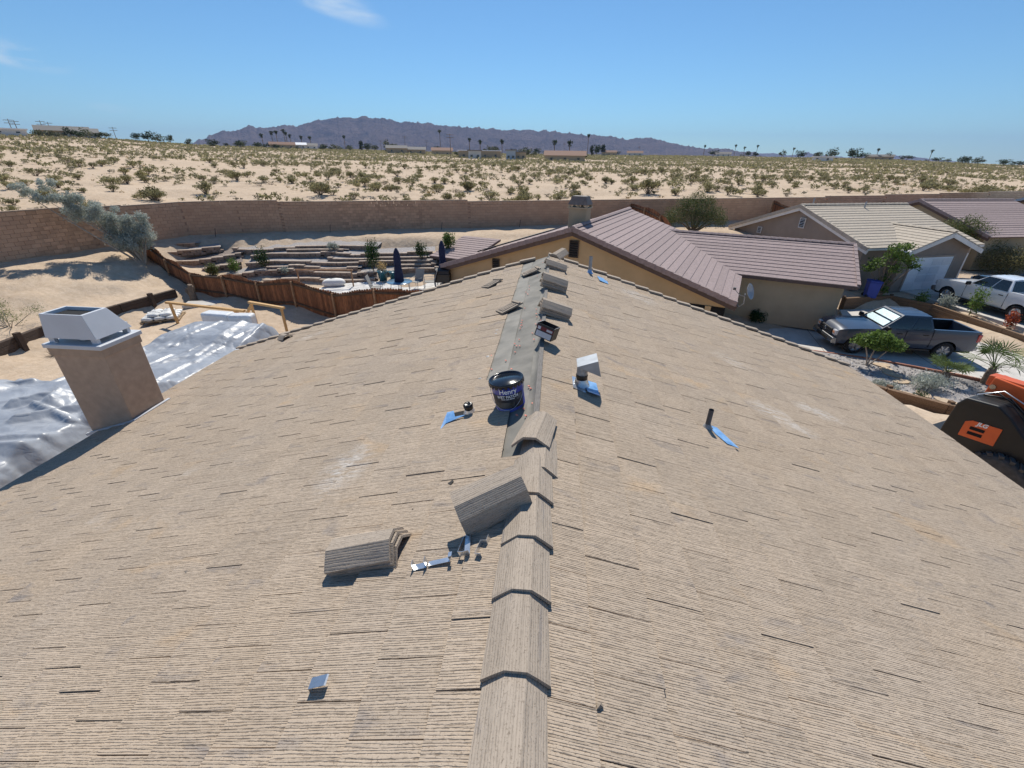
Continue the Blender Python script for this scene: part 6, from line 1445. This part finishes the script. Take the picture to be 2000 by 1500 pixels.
# broad desert bush behind the tan house
bz = hz1(11.9, 40.2); cl = [((-1.5, 0, 1.3), (1.1, 1.0, .8)), ((-.5, -.3, 1.9), (1.0, .9, .75)), ((.6, 0, 1.7), (1.1, 1.0, .8)), ((1.6, .1, 1.35), (.9, .9, .7)), ((0, .3, 2.6), (.7, .7, .6)), ((-1.0, 0, 2.3), (.7, .7, .5)), ((.9, .2, 2.4), (.6, .6, .5)), ((2.1, 0, .9), (.6, .7, .5)), ((-2.1, .1, .9), (.6, .6, .5)), ((.2, -.5, 1.0), (1.4, .8, .7))]
tree('broad olive bush between the tan house and the block wall', (11.8, 39.6, bz), cl, 15000, .12, M['lf_mesq'], limb_set((0, 0, -.1), cl, .09), M['bark'], name='desert_tree', aspect=.28, shell=.35)
# bright green tree in front of the taupe house
bz = hz1(20.6, 28.7); cl = [((-.9, 0, 2.4), (.8, .7, .4)), ((.2, 0, 2.9), (.9, .8, .45)), ((1.2, .1, 2.6), (.75, .7, .4)), ((-.2, -.2, 3.4), (.7, .6, .35)), ((.7, .1, 3.5), (.6, .5, .3)), ((-1.3, .1, 2.0), (.5, .5, .3)), ((.2, -.3, 2.1), (.6, .5, .4)), ((.0, .1, 1.3), (.45, .45, .4)), ((.2, 0, .6), (.4, .4, .4)), ((1.7, .1, 2.2), (.45, .45, .3))]
tree('bright green young tree in front of the taupe house', (20.6, 28.75, bz), [((c[0] * .85, c[1] * .85, c[2] * .9), tuple(v * .8 for v in q)) for c, q in cl], 1900, .14, M['lf_green'], limb_set((0, 0, -.1), cl, .05), M['bark'], name='young_tree', aspect=.6, shell=.2)
# shrubs right of the garage
bz = hz1(33, 38); cl = [((-1.2, 0, 2.2), (1.2, 1, .9)), ((.2, 0, 2.6), (1.2, 1.1, .9)), ((-.6, 0, 3.3), (1.0, .9, .7)), ((-2.0, .1, 3.0), (.8, .7, .7)), ((1.2, -.2, 1.8), (1.0, .9, .8)), ((-1.6, -.2, 1.2), (1.0, .8, .8))]
tree('tall feathery bush right of the garage', (32.5, 38.2, bz), cl, 9000, .15, M['lf_mesq'], limb_set((0, 0, -.1), cl, .1), M['bark'], name='desert_tree', aspect=.28, shell=.35)
cl = [((-1.1, 0, 1.0), (1.1, 1, .8)), ((.5, 0, 1.25), (1.3, 1.1, .85)), ((1.7, .2, 1.0), (1.0, .9, .75)), ((-.2, -.3, .8), (1.2, .9, .7))]
tree('rounded bush at the right edge by the brown house', (34.5, 36.6, hz1(34.5, 36.6)), cl, 7000, .13, M['lf_olive'], limb_set((0, 0, -.1), cl, .06), M['bark'], cat='shrub', name='shrub', aspect=.4, shell=.5)
# garden shrubs and palms near the pickup
bz = -6.13; cl = [((-.45, .1, 1.15), (.42, .4, .26)), ((.1, 0, 1.35), (.45, .4, .26)), ((.65, -.1, 1.05), (.45, .42, .26)), ((.35, .15, .9), (.35, .3, .22)), ((-.1, -.15, 1.1), (.35, .3, .22))]
tree('cloud-pruned green shrub on bare stems in front of the dark pickup', (14.15, 18.75, bz), cl, 2600, .13, M['lf_green'], [([(0, 0, 0), (-.15, 0, .5), (-.4, .1, 1.1)], [.035, .03, .015]), ([(.02, 0, 0), (.05, 0, .6), (.1, 0, 1.25)], [.035, .028, .015]), ([(.05, 0, 0), (.35, -.05, .45), (.62, -.1, .95)], [.035, .028, .015])], M['bark_pale'], cat='shrub', name='shrub', aspect=.5, shell=.55)
def fan_palm(label, loc, th, nf, rl, group='young fan palms in the gravel garden', seed=1):
    r = empty('fan_palm', loc, 0, label, 'palm', group); rr = random.Random(seed)
    b = MB(); b.tube([(0, 0, -.05), (0, 0, th * .5), (0, 0, th)], [.16, .17, .10], 9); b.build('trunk', M['bark'], r)
    b = MB()
    for k in range(26):
        a = rr.uniform(0, 6.28); z = rr.uniform(.05, th); o_ = b.t; b.t = Matrix.Translation((0, 0, z)) @ Matrix.Rotation(a, 4, 'Z') @ Euler((0, radians(rr.uniform(-50, -10)), 0)).to_matrix().to_4x4(); b.box(.10, .26, -.02, .02, -.006, .006); b.t = o_
    b.build('leaf_bases', M['bark'], r)
    for k in range(nf):
        a = 2 * pi * k / nf + rr.uniform(-.3, .3); e = radians(rr.uniform(5, 75)); st_ = rl * .55
        base = Vector((0, 0, th)); hub = base + Vector((cos(a) * cos(e), sin(a) * cos(e), sin(e))) * st_
        d = (hub - base).normalized(); sd = Vector((-sin(a), cos(a), 0)); b = MB(); b.tube([tuple(base), tuple(hub)], .012, 4, False)
        n = 16
        for j in range(n):
            t = radians(lerp(-105, 105, j / (n - 1))); dd = (d * cos(t) + sd * sin(t)); dr = Vector((0, 0, -.16 * rr.uniform(.4, 1.4)))
            tip = hub + dd * rl * .55 * rr.uniform(.85, 1.05) + dr * rl * .6; mid = hub + dd * rl * .3 + dr * .12
            w = d.cross(sd).cross(dd).normalized() * .022
            b.add([tuple(hub), tuple(mid - w), tuple(tip), tuple(mid + w)], [(0, 1, 2, 3)])
        b.build('frond', M['lf_palm'], r)
fan_palm('small fan palm in the gravel garden behind the pickup bed', (16.6, 17.75, -6.18), .35, 12, .95, seed=3)
fan_palm('larger fan palm with a shaggy trunk beside the driveway', (18.1, 17.6, -6.2), .75, 15, 1.25, seed=8)
def low_shrub(label, x, y, z, r, h, n, m, size=.09, group=None, cat='shrub', name='shrub', asp=.3):
    cl = [((rnd.uniform(-.5, .5) * r, rnd.uniform(-.5, .5) * r, h * rnd.uniform(.45, .65)), (r * .55, r * .55, h * .45)) for _ in range(5)]
    return tree(label, (x, y, z), cl, n, size, M[m], limb_set((0, 0, -.03), cl, .015), M['bark'], group, cat, name, asp, .3)
low_shrub('wide grey-green sage clump in the middle of the gravel garden', 15.3, 16.7, -6.15, .85, .6, 2600, 'lf_sage')
low_shrub('grey-green sage clump at the roof edge', 13.2, 16.3, -6.12, .6, .5, 1500, 'lf_sage')
low_shrub('thin dark weed beside the low timber wall', 13.75, 15.2, -6.1, .3, .6, 350, 'lf_dark')
for x, y, lab in ((11.6, 24.15, 'leftmost'), (13.15, 24.5, 'spiky middle'), (14.6, 24.75, 'rightmost')):
    low_shrub(lab + ' dark plant against the garage wing wall', x, y, -6.17, .5, .75, 700, 'lf_dark', .22, 'plants along the garage wing wall', 'plant', 'garden_plant', .14)
for x, y, h, m, lab in ((22.6, 27.9, 1.3, 'lf_green', 'leggy green shrub on the timber wall nearest the bin'), (23.3, 26.9, 1.2, 'lf_sage', 'grey shrub on the timber wall behind the dark pickup cab'), (23.5, 25.6, 1.6, 'lf_green', 'leggy green shrub beside the white pickup wheel'), (23.9, 23.6, .9, 'lf_red', 'red-orange shrub below the white pickup'), (24.3, 21.9, 1.2, 'lf_green', 'leggy green shrub at the near end of the timber wall')):
    low_shrub(lab, x, y, hz1(x, y), .36 if m == 'lf_red' else .48, h, 420 if m == 'lf_red' else 700, m, .11, None, 'shrub', 'shrub', .5)
# plants on the terraces
for x, y, z, h, m, n, lab in ((-17.95, 26.15, -4.4, 1.25, 'lf_dark', 700, 'upright dark green plant near the left garden steps'), (-19.6, 25.6, -4.72, .9, 'lf_green', 500, 'small leafy plant low on the left terraces'), (-20.5, 24.9, -4.85, .85, 'lf_mesq', 900, 'pale bushy plant just above the plank fence'), (-11.15, 26.8, -4.55, 1.9, 'lf_dark', 1300, 'tallest terrace plant left of the closed umbrella'), (-8.45, 28.4, -4.1, 1.1, 'lf_dark', 700, 'leafy plant between the two umbrellas'), (-14.5, 28.7, -3.7, .5, 'lf_sage', 500, 'low grey cushion plant in the upper bed'), (-16.5, 25.9, -4.68, .4, 'lf_sage', 350, 'low grey plant in the lower bed'), (-6.8, 29.7, -3.7, 1.15, 'lf_green', 1600, 'green oleander bush behind the patio roof'), (-10.25, 26.0, -4.4, .7, 'lf_tan', 200, 'dry twiggy plant in the left teal pot')):
    low_shrub(lab, x, y, z - .03, .42 if h < 1 else .5, h, n, m, .13, None, 'plant', 'garden_plant', .35)
# ------------------------------------------------------------------ desert scrub
def creosote(seed, nleaf, nst, w=1.0, h=1.0, size=.09, stem=True):
    rg = np.random.default_rng(seed); cl = []; r = random.Random(seed); b = MB()
    for k in range(nst):
        a = r.uniform(0, 2 * pi); t = r.uniform(.15, 1); d = Vector((cos(a) * t * .85 * w, sin(a) * t * .85 * w, h * r.uniform(.65, 1.0) * (1 - .35 * t)))
        if stem: b.tube([(d.x * .08, d.y * .08, -.05), (d.x * .5, d.y * .5, d.z * .55), tuple(d)], [.022, .014, .005], 3, False)
        cl.append((tuple(d * .88), (.24 * w, .24 * w, .20 * h))); 
        if k % 2: cl.append((tuple(d * .62), (.16 * w, .16 * w, .13 * h)))
    V, F = leaf_np(cl, nleaf, size, .42, .1, .4, rg); return V, F, b
def shrub_mesh(nm, seed, nleaf, nst, leafm, w, h, size):
    V, F, b = creosote(seed, nleaf, nst, w, h, size); n0 = len(V)
    Vs = np.vstack([V, np.array(b.v)]) if b.v else V; me = bpy.data.meshes.new(nm)
    me.from_pydata(Vs.tolist(), [], F.tolist() + [tuple(i + n0 for i in f) for f in b.f]); me.materials.append(leafm); me.materials.append(M['bark'])
    mi = np.zeros(len(me.polygons), np.int32); mi[len(F):] = 1; me.polygons.foreach_set('material_index', mi); me.update(); return me
CRE = [shrub_mesh('creosote_bush', 100 + k, 760, 20, M['lf_creosote' if k % 3 else 'lf_olive'], rnd.uniform(.85, 1.15), rnd.uniform(.95, 1.25), .135) for k in range(8)]
BUR = [shrub_mesh('brush_clump', 200 + k, 320, 10, M['lf_greybush'], .75, .62, .07) for k in range(3)]
TAN = [shrub_mesh('dry_grass_tuft', 300 + k, 200, 8, M['lf_tan'], .5, .55, .09) for k in range(2)]
cand = []
def scat(d0, d1, dens, mind):
    n = int(.5 * (d1 * d1 - d0 * d0) * math.radians(140) * dens)
    d = np.sqrt(rng.random(n) * (d1 * d1 - d0 * d0) + d0 * d0); az = np.radians(-75 + 140 * rng.random(n)); x, y = d * np.sin(az), d * np.cos(az)
    cl_ = vnoise(x * .05, y * .05, 44) * .6 + vnoise(x * .16, y * .16, 45) * .4; keep = (rng.random(n) < np.clip((cl_ - .20) * 2.4, .10, 1)) & (wall_sd(x, y) > mind)
    return np.stack([x[keep], y[keep], d[keep]], 1)
P1 = scat(30, 120, .36, 1.6); P2 = scat(120, 300, .46, 3); P3 = scat(300, 640, .26, 3)
# distinct bushes just beyond the wall
NEAR = [(-31.0, 33.9, 1.25, 'yellow-green creosote bush hanging over the wall at the left'), (-30.0, 38.4, 1.2, 'single creosote bush standing clear on the sand at the left'), (-20.3, 39.4, 1.35, 'leafy creosote bush just beyond the wall, left of centre'), (9.4, 48.6, 1.6, 'large creosote bush beyond the wall, above the tan house chimney side'), (-8.3, 41.3, .8, 'small upright green bush close behind the wall, above the patio')]
for k, (x, y, s, lab) in enumerate(NEAR):
    o = inst('creosote_bush', CRE[k % 8], None, (x, y, hz1(x, y) - .05), (0, 0, k * 1.3), (s, s, s * .95)); tag(o, lab, 'bush')
allp = P1; typ = rng.random(len(allp)); size = .24 + .80 * rng.random(len(allp)) ** 2.2
hz_ = height(allp[:, 0], allp[:, 1])
nk = np.array([0 if t < .60 else (1 if t < .84 else 2) for t in typ])
app = size * np.array([1, .6, .45])[nk] / allp[:, 2] * (np.abs(np.degrees(np.arctan2(allp[:, 0], allp[:, 1])) + 5) < 48)
od = np.argsort(-app); indiv = set(od[:295].tolist())
for i in od[:295]:
    x, y, d = allp[i]; me = (CRE, BUR, TAN)[nk[i]]; me = me[int(rng.integers(len(me)))]; s = float(size[i])
    o = inst(('creosote_bush', 'brush_clump', 'dry_grass_tuft')[nk[i]], me, None, (x, y, hz_[i] - .04), (0, 0, float(rng.random() * 6.28)), (s * float(rng.uniform(.9, 1.25)), s * float(rng.uniform(.9, 1.25)), s))
    tag(o, ('olive creosote bush scattered on the sand beyond the wall', 'low grey-brown brush clump on the sand beyond the wall', 'dry straw-coloured grass tuft on the sand beyond the wall')[nk[i]], ('bush', 'brush', 'grass tuft')[nk[i]], ('creosote bushes in the desert', 'brush clumps in the desert', 'grass tufts in the desert')[nk[i]])
# the rest of the scrub plain, one mass
def lod(nleaf, size, seed):
    return [leaf_np([((rg_.uniform(-.5, .5), rg_.uniform(-.5, .5), rg_.uniform(.3, .8)), (.35, .35, .28)) for _ in range(5)], nleaf, size, .5, .1, .4, np.random.default_rng(seed + q)) for q in range(5)]
rg_ = random.Random(3)
L1, L2, L3 = lod(70, .25, 400), lod(18, .50, 500), lod(6, 1.0, 600)
def far_scrub(name, pts, lods, kinds, label):
    mats_ = [M['lf_creosote'], M['lf_greybush'], M['lf_tan']]
    Vo, Fo, Mi = [], [], []; n0 = 0; H = height(pts[:, 0], pts[:, 1])
    for i in range(len(pts)):
        V, F = lods[i % len(lods)]; s = .3 + .75 * rng.random() ** 1.6; k = kinds[i]; s *= (1, .6, .4)[k]; a = rng.random() * 6.28; c, q = np.cos(a), np.sin(a)
        Vo.append(np.stack([(V[:, 0] * c - V[:, 1] * q) * s * 1.15 + pts[i, 0], (V[:, 0] * q + V[:, 1] * c) * s * 1.15 + pts[i, 1], V[:, 2] * s + H[i] - .05], 1)); Fo.append(F + n0); n0 += len(V); Mi += [k] * len(F)
    me = npmesh(name, np.vstack(Vo), np.vstack(Fo), mats_[0], False); me.materials.append(mats_[1]); me.materials.append(mats_[2]); me.polygons.foreach_set('material_index', np.array(Mi, np.int32))
    o = bpy.data.objects.new(name, me); COL.objects.link(o); tag(o, label, 'scrub', kind='stuff')
rest = [i for i in range(len(P1)) if i not in indiv]
kk = lambda n: [0 if t < .62 else (1 if t < .92 else 2) for t in rng.random(n)]
far_scrub('desert_scrub', P1[rest], L1, nk[rest], 'olive scrub filling the near desert')
far_scrub('middle_scrub', P2, L2, kk(len(P2)), 'olive scrub over the middle of the plain')
far_scrub('distant_scrub', P3, L3, kk(len(P3)), 'distant olive scrub towards the town')
# ------------------------------------------------------------------ far town
PXT = [0, 200, 380, 700, 1000, 1350, 1700, 2000]; AZT = [-50.9, -44.65, -37.9, -22.55, -5.24, 14.84, 31.0, 41.27]
def bearing(px, dist): a = radians(float(np.interp(px, PXT, AZT))); return dist * sin(a), dist * cos(a)
def far_tree_mesh(seed, n, m, kind='round'):
    r = random.Random(seed); cl = [((r.uniform(-.35, .35), r.uniform(-.35, .35), r.uniform(.35, .85)), (.26, .26, .2)) for _ in range(9)]
    if kind == 'tall': cl = [((r.uniform(-.12, .12), r.uniform(-.12, .12), .25 + .08 * k), (.16, .16, .14)) for k in range(9)]
    V, F = leaf_np(cl, n, .11, .6, .3, .2, np.random.default_rng(seed)); b = MB(); b.tube([(0, 0, 0), (.01, 0, .45)], [.035, .02], 5, False)
    return npmesh('crown', V, F, m, False), b.mesh('trunk', M['bark'])
FT = [far_tree_mesh(900 + k, 420, M['lf_far'] if k % 2 == 0 else M['lf_farpale'], 'tall' if k == 4 else 'round') for k in range(6)]
def far_tree(px, dist, h, k, w=1.0, label=None):
    x, y = bearing(px, dist); r = empty('tree', (x, y, hz1(x, y) - .2), rnd.uniform(0, 6), label, 'tree', 'trees of the distant town'); r.scale = (h * w, h * w, h)
    inst('crown', FT[k][0], r); inst('trunk', FT[k][1], r)
def far_palm(px, dist, h, label):
    x, y = bearing(px, dist); r = empty('palm_tree', (x, y, hz1(x, y) - .2), rnd.uniform(0, 6), label, 'palm tree', 'palms of the distant town')
    b = MB(); b.tube([(0, 0, 0), (.1, 0, h * .5), (.05, .1, h)], [.3, .24, .2], 6); b.build('trunk', M['bark'], r)
    V, F = leaf_np([((0, 0, h + .1), (1.5, 1.5, .9)), ((0, 0, h - 1.1), (.8, .8, .8))], 130, 1.3, .22, .3, 0); o = bpy.data.objects.new('crown', npmesh('crown', V, F, M['lf_far'], False)); COL.objects.link(o); o.parent = r
def far_pole(px, dist, h, label, arm=True):
    x, y = bearing(px, dist); r = empty('utility_pole', (x, y, hz1(x, y) - .2), radians(20), label, 'utility pole', 'utility poles of the distant town')
    b = MB(); b.tube([(0, 0, 0), (0, 0, h)], [.15, .10], 6); b.build('pole', M['bark'], r)
    if arm:
        for z in (h - .5, h - 1.5): b = MB(); b.box(-1.6, 1.6, -.08, .08, z, z + .16); b.build('crossarm', M['bark'], r)
def far_house(px, dist, w, dp, h, wallm, roofm, label, flat=False, rz_=0):
    x, y = bearing(px, dist); az_ = atan2(x, y); r = empty('building', (x, y, hz1(x, y) - .2), -az_ + rz_, label, 'building', 'buildings of the distant town')
    b = MB(); b.box(-w / 2, w / 2, -dp / 2, dp / 2, 0, h); b.build('wall', wallm, r)
    b = MB()
    if flat: b.box(-w / 2 - .5, w / 2 + .5, -dp / 2 - .5, dp / 2 + .5, h, h + .35)
    else: b.prism([(-dp / 2 - .6, h - .1), (dp / 2 + .6, h - .1), (0, h + dp * .2)], -w / 2 - .6, w / 2 + .6, 'x')
    b.build('roof', roofm, r)
    n = max(2, int(w / 5))
    for k in range(n):
        xc = -w / 2 + (k + .5) * w / n; b = MB(); b.box(xc - .55, xc + .55, -dp / 2 - .06, -dp / 2 - .005, 1.0, min(h - .7, 2.0)); b.build('window', M['glass'], r)
def ordw(n):
    u = 'first second third fourth fifth sixth seventh eighth ninth tenth eleventh twelfth thirteenth fourteenth fifteenth sixteenth seventeenth eighteenth nineteenth'.split()
    if n < 20: return u[n - 1]
    t = {2: ('twentieth', 'twenty'), 3: ('thirtieth', 'thirty'), 4: ('fortieth', 'forty'), 5: ('fiftieth', 'fifty'), 6: ('sixtieth', 'sixty')}[n // 10]
    return t[0] if n % 10 == 0 else t[1] + '-' + u[n % 10 - 1]
BIGT = ((70, 262, 3.4, 1, 1.2), (135, 264, 4.2, 0, 1.2), (165, 262, 3.8, 3, 1.3), (150, 258, 3.2, 2, 1.1), (205, 272, 3.3, 1, 1.5), (100, 262, 2.8, 5, 1.5), (190, 266, 2.8, 2, 1.3), (262, 305, 4.6, 2, .9), (286, 306, 5.6, 0, 1.3), (307, 312, 5.0, 3, 1.0), (331, 318, 5.4, 1, .8), (365, 330, 3.8, 5, 1.4), (413, 360, 4.4, 0, 1.7), (436, 372, 3.2, 2, 1.0), (515, 420, 4.2, 2, 1.2), (573, 425, 4.8, 0, 1.0), (625, 450, 4.8, 0, 1.6), (680, 470, 5.2, 2, 1.0), (706, 470, 8.4, 4, 1.2), (716, 474, 8, 2, .9), (730, 470, 6.5, 1, 1.3), (758, 480, 9.5, 3, 1.2), (772, 476, 7, 5, 1.2), (852, 450, 7, 2, .8), (888, 300, 3.6, 1, 1.2), (905, 300, 4, 5, 1.1), (950, 420, 7, 3, 1.0), (965, 425, 8.4, 1, 1.1), (1000, 430, 6.2, 2, 1.2), (1022, 330, 5.4, 5, 1.5), (1040, 330, 5, 3, 1.5), (1030, 440, 8.2, 0, 1.0), (1050, 445, 7.6, 2, .9), (1075, 300, 4.6, 2, 1.3), (1098, 230, 3.6, 0, 1.5), (1125, 225, 3.4, 5, 1.8), (1142, 235, 3.8, 3, 1.5), (1160, 520, 10, 4, 1.0), (1171, 520, 11.5, 0, .9), (1182, 520, 10.5, 4, 1.2), (1210, 540, 5, 2, 1.4), (1398, 600, 7.2, 0, 1.5), (1473, 640, 7, 2, 1.2), (1487, 640, 6.4, 0, 1.2), (1540, 640, 7.5, 3, 1.0), (1576, 480, 7.6, 0, 1.1), (1608, 490, 6.6, 1, 1.3), (1633, 490, 8.6, 3, 1.2), (1669, 440, 9.2, 0, 1.1), (1686, 450, 6, 2, 1.2), (1739, 600, 7, 3, 1.0), (1780, 640, 5.5, 2, 2.2), (1840, 660, 5.2, 0, 2.0), (1891, 520, 7, 2, 1.5), (1920, 560, 6, 3, 1.4), (1965, 560, 5.5, 0, 1.8), (1990, 540, 5, 2, 2.0))
for i, (px, d, h, k, w) in enumerate(sorted(BIGT)):
    nm = ('round dark tree', 'loose pale tree', 'wide dark tree', 'grey-green tree', 'slim dark tree', 'low pale tree')[k]
    far_tree(px, d, h, k, w, nm + ', ' + ordw(i + 1) + ' from the left of the larger skyline trees')
for i in range(46):
    px = rnd.choice((rnd.uniform(390, 820), rnd.uniform(820, 1330), rnd.uniform(1330, 1950))); far_tree(px, float(np.interp(px, [390, 700, 1000, 1350, 1700, 2000], [365, 500, 540, 620, 700, 700])) * rnd.uniform(.9, 1.05), rnd.uniform(2.6, 5.0), rnd.choice((0, 2, 3, 5)), rnd.uniform(1.0, 2.0), 'small dark tree in the thin tree line along the horizon')
ORD = 'first second third fourth fifth sixth seventh eighth ninth tenth eleventh twelfth thirteenth fourteenth fifteenth sixteenth seventeenth eighteenth nineteenth twentieth twenty-first twenty-second twenty-third'.split()
for i, (px, d, h) in enumerate(((505, 430, 9), (525, 432, 11), (534, 440, 12), (549, 436, 13), (553, 430, 11), (560, 445, 10), (582, 450, 9), (600, 455, 9), (672, 470, 11), (857, 430, 17), (915, 400, 11), (936, 330, 9), (980, 330, 10), (1086, 300, 9), (1116, 260, 8), (1152, 424, 16), (1377, 610, 11), (1443, 640, 12), (1462, 640, 10), (1488, 640, 12), (1560, 640, 9), (1712, 600, 9), (1825, 640, 10))):
    far_palm(px, d, h, ORD[i] + ' thin palm from the left along the horizon')
for px, d, h, lab in ((25, 285, 6, 'leftmost utility pole on the hill'), (35, 290, 5.5, 'second utility pole on the hill'), (84, 292, 6, 'utility pole left of the long hilltop house'), (98, 296, 5.6, 'utility pole above the long hilltop house'), (225, 310, 6, 'utility pole right of the hilltop house'), (743, 430, 9, 'utility pole below the mountain peak'), (789, 388, 12, 'tall utility pole left of the town centre'), (830, 420, 10, 'utility pole just left of the tallest palm'), (877, 215, 9.5, 'nearest utility pole with two crossarms, in the middle of the plain'), (1252, 560, 10, 'utility pole right of the slim dark trees'), (1105, 500, 12, 'utility pole behind the tan low building')):
    far_pole(px, d, h, lab)
wh = mat('far_white_wall', (.66, .64, .6), .9); tn = mat('far_tan_wall', (.42, .33, .22), .9); gr_ = mat('far_grey_roof', (.20, .185, .17), .9); br_ = mat('far_brown_roof', (.23, .13, .09), .9); wr = mat('far_white_roof', (.78, .78, .78), .8)
for px, d, w, dp, h, a, c_, lab, fl in ((17, 275, 10, 8, 2.2, wh, wr, 'white-roofed house at the far left edge', True), (122, 278, 16, 9, 2.3, tn, gr_, 'long grey-roofed house on the left hill', False), (160, 276, 10, 8, 2.1, wh, gr_, 'pale house right of the long hilltop house', False), (542, 410, 17, 9, 3, tn, br_, 'brown-roofed house left of the mountain peak', False), (577, 420, 9, 8, 3, wh, wr, 'small white house left of the mountain peak', False), (600, 425, 9, 8, 3, wh, gr_, 'pale house below the left mountain slope', False), (772, 360, 14, 9, 3.2, tn, gr_, 'grey-roofed house below the mountain peak', False), (808, 365, 14, 9, 3, tn, gr_, 'second grey-roofed house below the mountain peak', False), (860, 350, 14, 9, 3.4, tn, br_, 'brown house behind the tallest palm', False), (935, 262, 22, 11, 3.6, tn, wr, 'long building with a bright white roof in the middle of the plain', True), (925, 236, 6, 5, 3.6, wh, gr_, 'small white block in front of the white-roofed building', True), (998, 240, 4.5, 5, 4.2, mat('far_blue_wall', (.45, .52, .58), .8), gr_, 'pale blue shed right of the white-roofed building', True), (1018, 242, 5, 5, 3.4, tn, gr_, 'tan shed beside the pale blue shed', True), (1108, 214, 17, 9, 2.9, tn, br_, 'low tan building with dark eaves', False), (1195, 520, 15, 9, 3.2, tn, br_, 'brown-roofed house right of the slim dark trees', False), (1245, 540, 16, 9, 3, wh, br_, 'house with reddish roof right of centre', False), (1420, 600, 16, 9, 3, wh, gr_, 'pale house right of the mountain', False), (1618, 330, 10, 6, 2.6, wh, wr, 'white trailer among the right-hand trees', True), (1720, 600, 22, 9, 3, tn, gr_, 'long tan house on the right skyline', False)):
    far_house(px, d, w, dp, h, a, c_, lab, fl)
# walls that stand by themselves are things, not part of the setting
for o in COL.objects:
    if o.parent is None and 'category' in o and 'kind' not in o and 'wall' in o.name: o['kind'] = 'thing'
